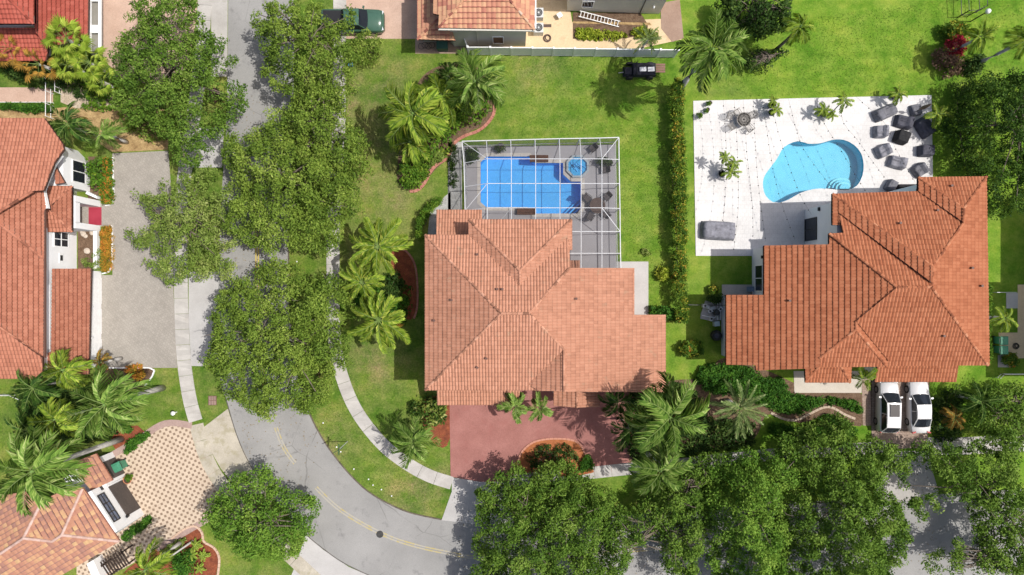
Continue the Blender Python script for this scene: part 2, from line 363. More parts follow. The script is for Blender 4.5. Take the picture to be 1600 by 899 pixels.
def tile_face(mb, pl, pts, tw=.30, te=.38, lift=.075, hump=.045, bands=None):
    d = pl.d; e = Vector((d.y, -d.x))            # e along the eave
    poly = [(e.x*p.x+e.y*p.y, d.x*p.x+d.y*p.y) for p in pts]
    us = [q[0] for q in poly]; vs = [q[1] for q in poly]; v0 = min(vs); u0 = min(us)
    def h(u, v, fu, fv):
        k = hump*(0 if fu < .1 else (1 if .4 < fu < .8 else .5)) if hump else 0
        return pl.z(e.x*u+d.x*v, e.y*u+d.y*v)+.01+lift*(1-fv)+k
    prof = [0, .22, .5, .78, 1.0]; hh = [0, .55, 1, .55, 0]
    nv = int((max(vs)-v0)/te)+1; nu = int((max(us)-u0)/tw)+1
    for i in range(nv):
        off = 0
        for j in range(nu):
            a, b = u0+j*tw, u0+(j+1)*tw; c, f = v0+i*te, v0+(i+1)*te
            cell = clip_rect(poly, a, b, c, f)
            if len(cell) < 3 or abs(area2(cell)) < 1e-4: continue
            full = abs(abs(area2(cell))/2-tw*te) < 1e-5
            r = .35+.5*random.random(); jit = random.uniform(-.008, .008)
            for k in range(4):
                ua, ub = a+prof[k]*tw, a+prof[k+1]*tw; ha, hb = hh[k]*hump, hh[k+1]*hump
                q = [(ua, c), (ub, c), (ub, f), (ua, f)] if full else clip_rect(cell, ua, ub, c, f)
                if len(q) < 3: continue
                vv = []
                for (u, v) in q:
                    t = (u-ua)/(ub-ua); z = pl.z(e.x*u+d.x*v, e.y*u+d.y*v)+.01+jit+lift*(1-(v-c)/te)+ha+(hb-ha)*t
                    vv.append((e.x*u+d.x*v, e.y*u+d.y*v, z))
                if area2(vv) < 0: vv = vv[::-1]
                if full:
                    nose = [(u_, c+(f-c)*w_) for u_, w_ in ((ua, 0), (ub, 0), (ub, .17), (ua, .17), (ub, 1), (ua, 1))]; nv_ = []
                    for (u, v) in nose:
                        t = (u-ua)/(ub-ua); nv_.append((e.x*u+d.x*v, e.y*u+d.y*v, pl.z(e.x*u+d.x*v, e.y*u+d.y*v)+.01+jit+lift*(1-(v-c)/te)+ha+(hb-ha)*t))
                    mb.add(nv_, [(0, 1, 2, 3) if area2(nv_[:4]) > 0 else (3, 2, 1, 0)], 0, r*.5); mb.add(nv_, [(3, 2, 4, 5) if area2([nv_[3], nv_[2], nv_[4], nv_[5]]) > 0 else (5, 4, 2, 3)], 0, r)  # nose strip coloured darker, painting in the shade line along each course
                else: mb.add(vv, [tuple(range(len(vv)))], 0, r)
                if full:
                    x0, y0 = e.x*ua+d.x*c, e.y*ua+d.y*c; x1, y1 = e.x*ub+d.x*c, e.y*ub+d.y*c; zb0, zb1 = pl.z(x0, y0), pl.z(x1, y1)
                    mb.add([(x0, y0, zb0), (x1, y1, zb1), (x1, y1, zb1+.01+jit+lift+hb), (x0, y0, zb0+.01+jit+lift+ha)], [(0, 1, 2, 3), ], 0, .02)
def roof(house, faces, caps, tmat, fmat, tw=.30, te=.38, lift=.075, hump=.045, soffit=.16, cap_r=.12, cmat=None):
    """faces: list of (plane, [px..]); caps: list of (plane, p, q)"""
    tb = MB(); fb = MB()
    for pl, poly in faces:
        pts = [pl.at(*q) for q in poly]
        if area2(pts) < 0: pts = pts[::-1]
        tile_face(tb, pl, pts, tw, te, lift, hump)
        n = len(pts); vs = [tuple(p-Vector((0, 0, .0))) for p in pts]+[tuple(p-Vector((0, 0, soffit))) for p in pts]
        fb.add(vs, [(i, i+n, (i+1) % n+n, (i+1) % n) for i in range(n)])
        fb.add(vs, [(i, (i+1) % n, (i+1) % n+n, i+n) for i in range(n)])
        for t in tessellate_polygon([[Vector((p.x, p.y, 0)) for p in pts]]): fb.add([pts[i]-Vector((0, 0, .012)) for i in t], [(0, 1, 2)]); fb.add([pts[i]-Vector((0, 0, soffit)) for i in t], [(0, 1, 2)])
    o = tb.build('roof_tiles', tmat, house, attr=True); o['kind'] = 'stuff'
    fb.build('fascia', fmat, house)
    cb = MB()
    for pl, a, b in caps:
        a, b = pl.at(*a), pl.at(*b); L = (b-a).length; n = max(1, int(L/.36)); t = (b-a).normalized(); s = t.cross(Vector((0, 0, 1))).normalized()
        for k in range(n):
            p, q = a+t*(L*k/n), a+t*(L*(k+1)/n+.03); vs = []
            for c, rr, dz in ((p, cap_r, .05), (q, cap_r*.85, .035)):
                for ang in (0, 45, 90, 135, 180):
                    A = math.radians(ang); vs.append(c+s*math.cos(A)*rr+Vector((0, 0, dz+math.sin(A)*rr*.9)))
            cb.add(vs, [(i, i+1, i+6, i+5) for i in range(4)]+[(0, 1, 2, 3, 4)[::-1]], 0, random.random())
    if cb.v: o = cb.build('ridge_caps', cmat or tmat, house, attr=True); o['kind'] = 'stuff'
def wall_prism(house, poly, z0, z1, mat, name='wall'):
    mb = MB(); mb.prism(pp(poly), z0, z1); return mb.build(name, mat, house)
def wall_quad_frame(house, A, B, zlo, zhi, out, frame_mat, pane_mat, name='window', fw=.07, mull=(1, 1)):
    """window on a vertical wall: A,B ground points of its ends (world), out = outward unit vector"""
    A, B = Vector((A[0], A[1], 0)), Vector((B[0], B[1], 0)); out = Vector((out[0], out[1], 0)); t = (B-A).normalized(); L = (B-A).length; rz = math.atan2(t.y, t.x)
    mb = MB(); mid = (A+B)/2+out*.03
    for z in (zlo, zhi): mb.box((mid.x, mid.y, z), (L+fw, .1, fw), rz)
    for i in range(mull[0]+1): c = A+t*L*i/mull[0]+out*.033; mb.box((c.x, c.y, (zlo+zhi)/2), (fw, .1, zhi-zlo-fw), rz)
    for i in range(1, mull[1]): mb.box((mid.x, mid.y, zlo+(zhi-zlo)*i/mull[1]), (L-fw, .09, fw*.8), rz)
    fr = mb.build(name, frame_mat, house)
    pm = MB(); c = mid-out*.01
    pm.box((c.x, c.y, (zlo+zhi)/2), (L-.01, .03, zhi-zlo-.01), rz); pm.build('pane', pane_mat, fr)
    return fr
def vents(house, lst, mat):
    for pl, x, y in lst:
        p = pl.at(x, y); mb = MB(); mb.lathe(p, [(.07, -.1), (.07, .28), (.10, .28), (.10, .32)], 8); mb.build('roof_vent', mat, house)
# ------------------------------------------------------------------ foliage
def in_poly(x, y, poly):
    n = len(poly); ins = np.zeros(len(x), bool); j = n-1
    for i in range(n):
        xi, yi = poly[i]; xj, yj = poly[j]
        c = ((yi > y) != (yj > y)) & (x < (xj-xi)*(y-yi)/((yj-yi) or 1e-9)+xi); ins ^= c; j = i
    return ins
def edge_dist(x, y, poly):
    d = np.full(len(x), 1e9); n = len(poly)
    for i in range(n):
        ax, ay = poly[i]; bx, by = poly[(i+1) % n]; vx, vy = bx-ax, by-ay; l = vx*vx+vy*vy+1e-9
        t = np.clip(((x-ax)*vx+(y-ay)*vy)/l, 0, 1); d = np.minimum(d, np.hypot(x-ax-t*vx, y-ay-t*vy))
    return d
def leaf_cloud(name, cen, rad, per, size, mat, seed, crand, flat=.7, up=.9, asp=.55, base=None):
    """cen (n,3) clump centres, rad clump radius array; returns mesh of kite leaves"""
    R = np.random.default_rng(seed); n = len(cen); per = int(per); N = n*per
    c = np.repeat(cen, per, 0); r = np.repeat(rad, per)
    d = R.normal(size=(N, 3)); d /= np.linalg.norm(d, axis=1, keepdims=True)
    rr = r*R.uniform(.25, 1.0, N)**.6
    pos = c+d*rr[:, None]*np.array([1, 1, flat])
    nrm = R.normal(size=(N, 3))+d*.6+np.array([0, 0, up]); nrm /= np.linalg.norm(nrm, axis=1, keepdims=True)
    t = np.cross(nrm, R.normal(size=(N, 3))); t /= np.linalg.norm(t, axis=1, keepdims=True)+1e-9; b = np.cross(nrm, t)
    s = size*R.uniform(.65, 1.35, N); h = (s/2)[:, None]*t; w_ = (s*asp/2)[:, None]*b
    sag = -(s*.12)[:, None]*nrm
    V = np.stack([pos-h+sag, pos+w_, pos+h+sag, pos-w_], 1).reshape(-1, 3).astype(np.float32)
    me = bpy.data.meshes.new(name); me.vertices.add(4*N); me.vertices.foreach_set('co', V.ravel())
    me.loops.add(4*N); me.loops.foreach_set('vertex_index', np.arange(4*N, dtype=np.int32))
    me.polygons.add(N); me.polygons.foreach_set('loop_start', np.arange(0, 4*N, 4, dtype=np.int32))
    me.materials.append(mat); me.update(calc_edges=True)
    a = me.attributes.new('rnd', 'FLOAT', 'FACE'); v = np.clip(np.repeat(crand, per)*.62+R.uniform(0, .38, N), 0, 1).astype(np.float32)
    a.data.foreach_set('value', v); return me
def clumps(polyw, n, rad, zb, zt, seed, fill=.35, spread=None, holes=.0, bough=0):
    R = np.random.default_rng(seed); xs = [p[0] for p in polyw]; ys = [p[1] for p in polyw]; pl = [(p[0], p[1]) for p in polyw]
    X = R.uniform(min(xs), max(xs), n*5); Y = R.uniform(min(ys), max(ys), n*5)
    k = in_poly(X, Y, pl); X, Y = X[k], Y[k]; D = edge_dist(X, Y, pl); k = D > rad*.35; X, Y, D = X[k], Y[k], D[k]
    if holes:
        nz = np.array([noise.noise(Vector((x*.35, y*.35, seed*1.7))) for x, y in zip(X, Y)]); k = nz > (-.5+holes)*1.0; X, Y, D = X[k], Y[k], D[k]
    X, Y, D = X[:n], Y[:n], D[:n]; m = len(X)
    sp = spread or max(1.0, .5*min(max(xs)-min(xs), max(ys)-min(ys))); f = np.sqrt(np.clip(D/sp, 0.02, 1))
    lump = np.array([noise.noise(Vector((x*.55, y*.55, seed*.37))) for x, y in zip(X, Y)])
    z = zb+(zt-zb)*f*(.86+.32*lump); low = R.random(m) < fill; z = np.where(low, zb+(z-zb)*R.uniform(.15, .85, m), z+R.uniform(-.15, .15, m))
    tint = R.random(m)
    if bough:
        M = max(3, int(m*0+abs(area2(polyw))/2/(bough*bough*1.9))); bi = []
        for t_ in range(M*30):
            i = R.integers(m)
            if all((X[i]-X[j])**2+(Y[i]-Y[j])**2 > (bough*1.15)**2 for j in bi): bi.append(i)
            if len(bi) >= M: break
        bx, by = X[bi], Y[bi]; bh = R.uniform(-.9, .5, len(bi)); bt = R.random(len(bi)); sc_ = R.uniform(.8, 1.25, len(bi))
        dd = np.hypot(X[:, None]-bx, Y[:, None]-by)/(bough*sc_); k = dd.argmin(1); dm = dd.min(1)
        top = ~low; z = np.where(top, z+bh[k]-2.8*np.clip(dm, 0, 1.5)**2, z-.5*np.clip(dm, 0, 1.5)); tint = np.where(top, .6*bt[k]+.4*tint, tint*.8)  # low clumps tinted darker, painted shade in the gaps between boughs
        keep = (dm < .93+.2*R.random(m)) | (R.random(m) < .10); X, Y, z, tint = X[keep], Y[keep], z[keep], tint[keep]; m = len(X)
    z = np.maximum(z, zb+rad*.2)
    return np.stack([X, Y, z], 1), rad*R.uniform(.65, 1.3, m), tint
def tree(label, poly, ztop, zbot, base=None, seed=1, mat=None, dens=1.0, rad=.46, per=36, size=.215, holes=.0, group=None, name='oak_tree', cat='tree', fill=.35, bmat=None, trunk_r=.2):
    zr = zbot+(ztop-zbot)*.55; pw = [P(x, y, zr) for x, y in poly]; g_ = sum(pw, Vector())/len(pw); pw = smooth_path([g_+(p-g_)*1.07 for p in pw], .55, True); pw = [p+(p-g_).normalized()*(1.25*noise.noise(Vector((p.x*.75, p.y*.75, seed*2.3)))-.1) for p in pw]; A = abs(area2(pw))/2
    n = int(A*8.5*dens); cen, rd, cr = clumps(pw, n, rad, zbot, ztop, seed, fill, holes=holes, bough=1.1 if rad > .45 and ztop > 5 else 0)
    cx, cy = sum(p.x for p in pw)/len(pw), sum(p.y for p in pw)/len(pw)
    if base is None: b = Vector((cx, cy, 0))
    else: b = P(*base)
    root = thing(name, label, cat, (b.x, b.y, 0), group=group)
    tb = MB(); R = random.Random(seed); th = zbot*.75+.6
    top = Vector((b.x+(cx-b.x)*.25, b.y+(cy-b.y)*.25, th)); tb.tube([b, b.lerp(top, .5)+Vector((R.uniform(-.1, .1), R.uniform(-.1, .1), 0)), top], [trunk_r*1.35, trunk_r, trunk_r*.85], 8)
    tb.build('trunk', bmat or bark, root, smooth=True)
    lb = MB(); idx = R.sample(range(len(cen)), min(16, len(cen)))
    for k, i in enumerate(idx):
        e = Vector(cen[i]); m1 = top.lerp(e, .45)+Vector((R.uniform(-.3, .3), R.uniform(-.3, .3), R.uniform(.1, .6)))
        lb.tube([top, m1, e], [trunk_r*.55, trunk_r*.3, .03], 6)
        for q in range(3):
            j = R.randrange(len(cen)); e2 = Vector(cen[j])
            if (e2-m1).length < 3.2: lb.tube([m1, m1.lerp(e2, .5)+Vector((0, 0, .2)), e2], [trunk_r*.25, .04, .015], 5)
    lb.build('limbs', bmat or bark, root, smooth=True)
    if ztop > 5:
        wb = MB(); order = sorted(range(len(cen)), key=lambda i: -cen[i][2])[:len(cen)//2]
        for i in R.sample(order, min(4, len(order))):
            e = Vector(cen[i])+Vector((0, 0, .22)); a_ = R.uniform(0, 6.28); l_ = R.uniform(.5, 1.1); mid = e+Vector((math.cos(a_)*l_*.5, math.sin(a_)*l_*.5, .12)); wb.tube([e-Vector((0, 0, .5)), mid, e+Vector((math.cos(a_+.4)*l_, math.sin(a_+.4)*l_, .1))], [.035, .025, .01], 5)
        o = wb.build('twigs', bark, root, smooth=True); o['kind'] = 'stuff'
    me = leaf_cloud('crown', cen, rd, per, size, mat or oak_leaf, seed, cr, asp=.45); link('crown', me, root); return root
def shrub(label, poly, h, z0=0, seed=1, mat=None, name='shrub', cat='shrub', dens=1.0, rad=.32, per=26, size=.15, group=None, parent=None, fill=.25, up=.9, asp=.55, stem=True, spread=None, kind=None, flowers=None):
    pw = [P(x, y, z0+h*.7) for x, y in poly]; A = abs(area2(pw))/2; n = max(5, int(A*20.0*dens*(.32/rad)**2))
    cen, rd, cr = clumps(pw, n, rad, z0, z0+h-rad*.3, seed, fill, spread=spread or rad*1.6)
    c = Vector((sum(p.x for p in pw)/len(pw), sum(p.y for p in pw)/len(pw), z0))
    me = leaf_cloud('foliage', cen, rd, per, size, mat, seed, cr, up=up, asp=asp)
    if kind == 'stuff':
        o = link(name, me); setp(o, label, cat, group, 'stuff'); return o
    root = thing(name, label, cat, c, group=group); link('foliage', me, root)
    if stem:
        sb = MB(); R = random.Random(seed)
        for i in range(min(8, len(cen))):
            e = Vector(cen[R.randrange(len(cen))]); sb.tube([(c.x, c.y, z0-.02), (e.x*.6+c.x*.4, e.y*.6+c.y*.4, z0+.05), e], [.03, .025, .012], 5)
        sb.build('stems', bark, root)
    if flowers:
        fm, frac = flowers; k = np.random.default_rng(seed+9).random(len(cen)) < frac; cc = cen[k]; cc = cc+np.array([0, 0, rad*.55])
        if len(cc): link('blossoms', leaf_cloud('blossoms', cc, rd[k]*.8, max(6, per//3), size*.8, fm, seed+5, cr[k], up=1.2), root)
    return root
# ------------------------------------------------------------------ palms
def frond_mesh(name, L, curve, nl, ll, wd, droop, mats, seed, fan=False, stalk=.12, swept=.55, rnd=.5):
    R = random.Random(seed); mb = MB(); pts = []; x = z = 0; n = 14; side_ = (-.13, .12, .02)[seed % 3]
    for i in range(n+1):
        t = i/n; pts.append(Vector((x, side_*L*t*t, z))); a = -curve*t**1.4; x += math.cos(a)*L/n; z += math.sin(a)*L/n
    mb.tube(pts, [.032*(1-.8*i/n)+.005 for i in range(n+1)], 5, m=1)
    def at(t):
        q = min(n-1e-6, t*n); i = int(q); return pts[i].lerp(pts[i+1], q-i), (pts[i+1]-pts[i]).normalized()
    for k in range(nl):
        t = stalk+(1-stalk)*(k+.5)/nl
        for s in (-1, 1):
            p, d = at(min(.999, t+R.uniform(-.01, .01))); side = Vector((0, s, 0)); fwd = swept+.5*t+R.uniform(-.2, .2)
            prof = math.sin(math.pi*min(1, (.12+.86*t)))**.6; l = ll*(.35+.75*prof)*R.uniform(.85, 1.12)*(1 if t < .93 else .7)
            dr = droop*R.uniform(.5, 1.5); dirv = (side*math.cos(fwd)+d*math.sin(fwd)).normalized(); lift = Vector((0, 0, .22*l*R.uniform(.2, 1.2)))
            m_ = p+dirv*l*.5+lift*.5; e = p+dirv*l-Vector((0, 0, dr*l)); wv = d.cross(dirv).cross(dirv).normalized()*wd*.5
            zt = Vector((0, 0, wd*.25)); r = min(1, max(0, rnd+R.uniform(-.48, .48)))
            mb.add([p, m_+wv+zt, e, m_-wv-zt], [(0, 1, 2), (0, 2, 3)], 0, r)
    return mb.mesh(name, mats, attr=True)
def fan_mesh(name, L, r, nseg, mats, seed, rnd=.6):
    R = random.Random(seed); mb = MB(); tip = Vector((L, 0, -.05*L)); mb.tube([(0, 0, 0), (L*.5, 0, .06*L), tip], [.03, .02, .015], 5, m=1)
    for k in range(nseg):
        a = math.radians(-125+250*k/(nseg-1)); l = r*R.uniform(.85, 1.1)*(1-.25*abs(a)/2.2); d = Vector((math.cos(a), math.sin(a), 0)); wv = Vector((-d.y, d.x, 0))*.055
        e = tip+d*l-Vector((0, 0, l*R.uniform(.12, .4))); m_ = tip+d*l*.55+Vector((0, 0, .03))
        mb.add([tip, m_+wv, e, m_-wv-Vector((0, 0, .04))], [(0, 1, 2), (0, 2, 3)], 0, min(1, max(0, rnd+R.uniform(-.3, .3))))
    return mb.mesh(name, mats, attr=True)
PALM = {}
def palm(label, px, py, z, style, L=1.0, n=15, seed=1, base=None, group=None, up=1.0, name='palm_tree', trunk_r=.13, squash=None, tmat=None, cat='palm', elev=(-14, 62)):
    c = P(px, py, z); b = P(*base) if base else Vector((c.x, c.y, 0)); root = thing(name, label, cat, b, group=group); R = random.Random(seed*13+5)
    mb = MB(); m1 = b.lerp(c, .5)+Vector((R.uniform(-.1, .1), R.uniform(-.1, .1), 0)); rel = [b, b.lerp(m1, .5), m1, m1.lerp(c, .6), c]
    mb.tube(rel, [trunk_r*1.5, trunk_r*1.15, trunk_r, trunk_r*.95, trunk_r*.8], 8); mb.build('trunk', tmat or palm_bark, root, smooth=True)
    if style in ('royal', 'queen', 'coconut') and z > 4:
        cs = MB(); cs.lathe(c-Vector((0, 0, .9)), [(trunk_r*.9, 0), (trunk_r*1.15, .3), (trunk_r*.8, 1.0), (.03, 1.25)], 8); cs.build('crownshaft', crownshaft, root, smooth=True)
    meshes = PALM[style]
    for i in range(n):
        t = (i+.5)/n; el = math.radians(elev[0]+(elev[1]-elev[0])*(t**1.25)+R.uniform(-6, 6)); az = i*2.39996+R.uniform(-.18, .18)+seed
        o = bpy.data.objects.new('frond', meshes[R.randrange(len(meshes))] if t > .12 or len(meshes) < 3 else meshes[-1]); COL.objects.link(o); o.parent = root
        o.rotation_mode = 'ZYX' if False else 'XYZ'; o.rotation_euler = (R.uniform(-.6, .6), -el, az); s = L*R.uniform(.74, 1.12)*(1-.15*t); o.scale = (s, s, s)
        o.location = (c-b)+Vector((0, 0, .05*t))
    if z > 3.9 and style in ('royal', 'queen', 'lime', 'dark'):
        for q in range(2 if style != 'royal' else 3):
            o = bpy.data.objects.new('dead_frond', PALM['dead'][q % 2]); COL.objects.link(o); o.parent = root; s = L*R.uniform(.7, .95); o.scale = (s, s, s)
            o.rotation_euler = (R.uniform(-.5, .5), math.radians(R.uniform(22, 48)), R.uniform(0, 6.28)); o.location = (c-b)-Vector((0, 0, .15)); o['label'] = 'drooping yellow brown frond'
    return root
# ------------------------------------------------------------------ plant materials
oak_leaf = leaf_mat('oak leaves', [(0, (.05, .10, .015, 1)), (.35, (.14, .225, .03, 1)), (.75, (.25, .345, .055, 1)), (1, (.42, .48, .13, 1))])
oak_leaf_b = leaf_mat('bright oak leaves', [(0, (.045, .11, .013, 1)), (.4, (.125, .25, .03, 1)), (.8, (.24, .37, .055, 1)), (1, (.38, .48, .11, 1))])
oak_leaf_y = leaf_mat('pale oak leaves', [(0, (.08, .13, .022, 1)), (.4, (.18, .27, .045, 1)), (.8, (.32, .38, .11, 1)), (1, (.50, .51, .22, 1))])
oak_leaf_m = leaf_mat('mid green oak leaves', [(0, (.035, .085, .012, 1)), (.4, (.11, .205, .026, 1)), (.8, (.205, .31, .05, 1)), (1, (.34, .41, .12, 1))])
dark_leaf = leaf_mat('dark leaves', [(0, (.012, .032, .008, 1)), (.55, (.045, .095, .018, 1)), (.9, (.12, .18, .04, 1)), (1, (.28, .32, .08, 1))])
hedge_leaf = leaf_mat('hedge leaves', [(0, (.04, .10, .012, 1)), (.5, (.10, .21, .02, 1)), (.85, (.19, .30, .03, 1)), (1, (.32, .36, .05, 1))])
croton_leaf = leaf_mat('croton leaves', [(0, (.03, .08, .012, 1)), (.5, (.09, .18, .02, 1)), (.72, (.24, .30, .03, 1)), (.9, (.55, .40, .06, 1)), (1, (.42, .08, .03, 1))])
cover_leaf = leaf_mat('ground cover leaves', [(0, (.018, .065, .010, 1)), (.5, (.055, .16, .018, 1)), (1, (.13, .27, .03, 1))])
ixora = leaf_mat('orange blossoms', [(0, (.10, .14, .02, 1)), (.3, (.50, .16, .03, 1)), (.7, (.78, .22, .05, 1)), (1, (.85, .40, .06, 1))])
yellow_hedge = leaf_mat('yellow hedge leaves', [(0, (.12, .14, .02, 1)), (.4, (.34, .24, .03, 1)), (.8, (.60, .27, .04, 1)), (1, (.65, .45, .08, 1))])
red_leaf = leaf_mat('red leaves', [(0, (.10, .01, .015, 1)), (.5, (.35, .02, .04, 1)), (.9, (.60, .08, .10, 1)), (1, (.7, .3, .3, 1))])
pink_leaf = leaf_mat('dull purple leaves', [(0, (.08, .05, .03, 1)), (.6, (.24, .14, .10, 1)), (1, (.36, .28, .14, 1))])
PG = [(0, (.05, .12, .018, 1)), (.4, (.17, .30, .05, 1)), (.8, (.31, .44, .10, 1)), (1, (.48, .56, .22, 1))]
palm_g = leaf_mat('palm leaflets', PG); stalk_g = plain('palm stalks', (.17, .25, .06, 1), .6)
palm_y = leaf_mat('yellow green palm leaflets', [(0, (.09, .18, .02, 1)), (.4, (.25, .38, .04, 1)), (.8, (.42, .52, .08, 1)), (1, (.62, .62, .15, 1))])
palm_d = leaf_mat('dark palm leaflets', [(0, (.02, .055, .012, 1)), (.5, (.07, .15, .025, 1)), (.85, (.15, .25, .05, 1)), (1, (.28, .34, .10, 1))])
palm_p = leaf_mat('grey green palm leaflets', [(0, (.08, .14, .04, 1)), (.4, (.20, .29, .10, 1)), (.85, (.36, .44, .18, 1)), (1, (.50, .54, .28, 1))])
palm_o = leaf_mat('dry palm leaflets', [(0, (.12, .10, .03, 1)), (.5, (.36, .22, .05, 1)), (1, (.62, .36, .07, 1))])
crownshaft = plain('crownshaft', (.16, .27, .07, 1), .5)
PALM['royal'] = [frond_mesh('royal_frond', 3.0, 1.35, 24, .80, .085, .5, [palm_g, stalk_g], k, rnd=.5) for k in range(3)]
PALM['queen'] = [frond_mesh('queen_frond', 2.6, 1.5, 22, .70, .08, .55, [palm_y, stalk_g], k+5, rnd=.45) for k in range(3)]
PALM['lime'] = [frond_mesh('plume_frond', 2.5, .95, 34, .58, .10, .4, [palm_y, stalk_g], k+10, rnd=.5, swept=.75) for k in range(3)]
PALM['dark'] = [frond_mesh('dark_frond', 2.4, 1.3, 20, .62, .085, .45, [palm_d, stalk_g], k+20, rnd=.45) for k in range(3)]
PALM['date'] = [frond_mesh('stiff_frond', 2.7, .75, 38, .46, .055, .1, [palm_p, stalk_g], k+30, rnd=.55, swept=.8) for k in range(3)]
PALM['small'] = [frond_mesh('stubby_frond', 1.5, 1.2, 22, .50, .10, .3, [palm_g, stalk_g], k+40, rnd=.6, swept=.75) for k in range(3)]
PALM['pot'] = [frond_mesh('potted_frond', 1.0, 1.5, 20, .26, .055, .3, [palm_y, stalk_g], k+50, rnd=.5, swept=.7) for k in range(3)]
PALM['bronze'] = [frond_mesh('bronze_frond', 1.3, 1.3, 22, .4, .06, .3, [palm_o, stalk_g], k+60, rnd=.4, swept=.7) for k in range(3)]
PALM['dead'] = [frond_mesh('dead_frond', 2.4, 1.1, 18, .5, .06, .7, [palm_o, stalk_g], k+90, rnd=.5) for k in range(2)]
PALM['fan'] = [fan_mesh('fan_leaf', 1.25, .95, 19, [palm_y, stalk_g], k+70) for k in range(3)]
PALM['fan_dry'] = [fan_mesh('dry_fan_leaf', 1.25, .85, 17, [palm_o, stalk_g], k+80) for k in range(3)]
# ------------------------------------------------------------------ ground and pools
pool1 = [(751, 254), (760, 245), (826, 245), (836, 255), (880, 255), (880, 273), (892, 284), (908, 284), (908, 325), (902, 334), (835, 334), (824, 324), (760, 324), (751, 316)]
spa_c = (902, 261)
pool2_px = [(1246, 221), (1262, 225), (1283, 224), (1300, 219), (1318, 219), (1334, 227), (1345, 240), (1349, 258), (1347, 275), (1339, 290), (1325, 297), (1310, 297), (1290, 295), (1270, 296), (1250, 302), (1232, 312), (1218, 317), (1207, 316), (1196, 306), (1192, 293), (1193, 278), (1202, 264), (1214, 248), (1225, 230)]
P1 = pp(pool1); P2 = pps(pool2_px, 0, 6)
big = [(-600, -600), (600, -600), (600, 600), (-600, 600)]
sheet('ground', [Vector(b) for b in big], 0, lawn, holes=[P1, P2])
def inset(pts, d):
    n = len(pts); s = 1 if area2(pts) > 0 else -1; out = []
    for i in range(n):
        a, b, c = pts[i-1], pts[i], pts[(i+1) % n]; e1 = Vector((b[0]-a[0], b[1]-a[1])).normalized(); e2 = Vector((c[0]-b[0], c[1]-b[1])).normalized()
        n1, n2 = Vector((-e1.y, e1.x))*s, Vector((-e2.y, e2.x))*s; m_ = (n1+n2); m_ = m_/max(.35, m_.dot(n1)); out.append(Vector((b[0]+m_.x*d, b[1]+m_.y*d, 0)))
    return out
def ring(mb, outer, inner, z0, z1, m=0):
    n = len(outer)
    for i in range(n):
        j = (i+1) % n; q = [outer[i], outer[j], inner[j], inner[i]]
        if area2(q) < 0: q = q[::-1]
        mb.prism(q, z0, z1, m)
def pool(name, label, pts, zd, depth, plaster, waterm, coping, cw, top=.06):
    c = sum((Vector((p[0], p[1], 0)) for p in pts), Vector())/len(pts)
    root = thing(name, label, 'pool', c); mb = MB(); n = len(pts)
    pts_ = pts if area2(pts) > 0 else pts[::-1]
    vs = [(p[0], p[1], top-.01) for p in pts_]+[(p[0], p[1], -depth) for p in pts_]
    mb.add(vs, [(i, i+n, (i+1) % n+n, (i+1) % n) for i in range(n)]); b = mb.build('basin_wall', plaster, root)
    link('basin_floor', sheet_mesh('basin_floor', pts_, -depth, plaster), root)
    link('water', sheet_mesh('water', inset(pts_, .004), zd, waterm), root)
    if coping:
        outer = inset(pts_, -cw); n = len(pts_)
        for i in range(n):
            j = (i+1) % n; L = (Vector(pts_[j])-Vector(pts_[i])).length; k = max(1, round(L/.7))
            for q in range(k):
                g = .012/max(L, .1); t0, t1 = q/k+g, (q+1)/k-g
                A = Vector(pts_[i]).lerp(Vector(pts_[j]), t0); B = Vector(pts_[i]).lerp(Vector(pts_[j]), t1); C = outer[i].lerp(outer[j], t1); D = outer[i].lerp(outer[j], t0)
                m2 = MB(); m2.prism([(A.x, A.y), (B.x, B.y), (C.x, C.y), (D.x, D.y)], .0, top+.012+random.uniform(0, .004)); m2.build('coping_stone', coping, root)
    return root
plaster1 = mottled('blue pool plaster', (.12, .50, .93, 1), (.15, .55, .96, 1), 1.2, 5, .15, .7, .2, .1)
plaster2 = mottled('cyan pool plaster', (.165, .48, .63, 1), (.19, .53, .68, 1), 1.2, 5, .12, .7, .2, .1)
coping_m = mottled('stone coping', (.52, .49, .46, 1), (.62, .59, .55, 1), 2, 14, .2, .8, .2, .2)
w1 = water_mat('pool water', (.86, .96, 1, 1), None); w2 = water_mat('cyan pool water', (.86, .97, .985, 1), None)
pl1 = pool('swimming_pool', 'blue angular swimming pool inside the white framed screen cage', P1, -.12, 1.25, plaster1, w1, coping_m, .30)
for k in range(4):
    a, b = P(880+7.5*k, 334.0-0*k), P(908, 306+7.5*k); mb = MB()
    d = (b-a).normalized(); nrm = Vector((d.y, -d.x, 0)); q = [a+d*.15, b-d*.15, b-d*.15+nrm*.12, a+d*.15+nrm*.12]; mb.prism(q, -1.2, -.35-.2*(3-k)); mb.build('pool_step', plaster1, pl1)
sp_pts = [P(spa_c[0]+15.5*math.cos(math.radians(22.5+45*k)), spa_c[1]+15.5*math.sin(math.radians(22.5+45*k))) for k in range(8)][::-1]
sp_out = inset(sp_pts, -.17); spa = thing('spa_tub', 'raised octagonal spa at the corner of the caged pool', 'spa', P(*spa_c))
mb = MB(); ring(mb, sp_out, sp_pts, -.2, .30); mb.build('spa_rim', mottled('blue grey spa rim', (.36, .42, .46, 1), (.44, .50, .54, 1), 2, 14, .2), spa)
for z, f, nm in ((-.05, 1.0, 'spa_floor'), (.12, .0, 'x')):
    if nm == 'spa_floor': link(nm, sheet_mesh(nm, sp_pts, .11, mottled('spa plaster', (.08, .42, .75, 1), (.12, .50, .82, 1), 2, 6, .2)), spa)
link('water', sheet_mesh('water', inset(sp_pts, .003), .27, w1), spa)
mb = MB()
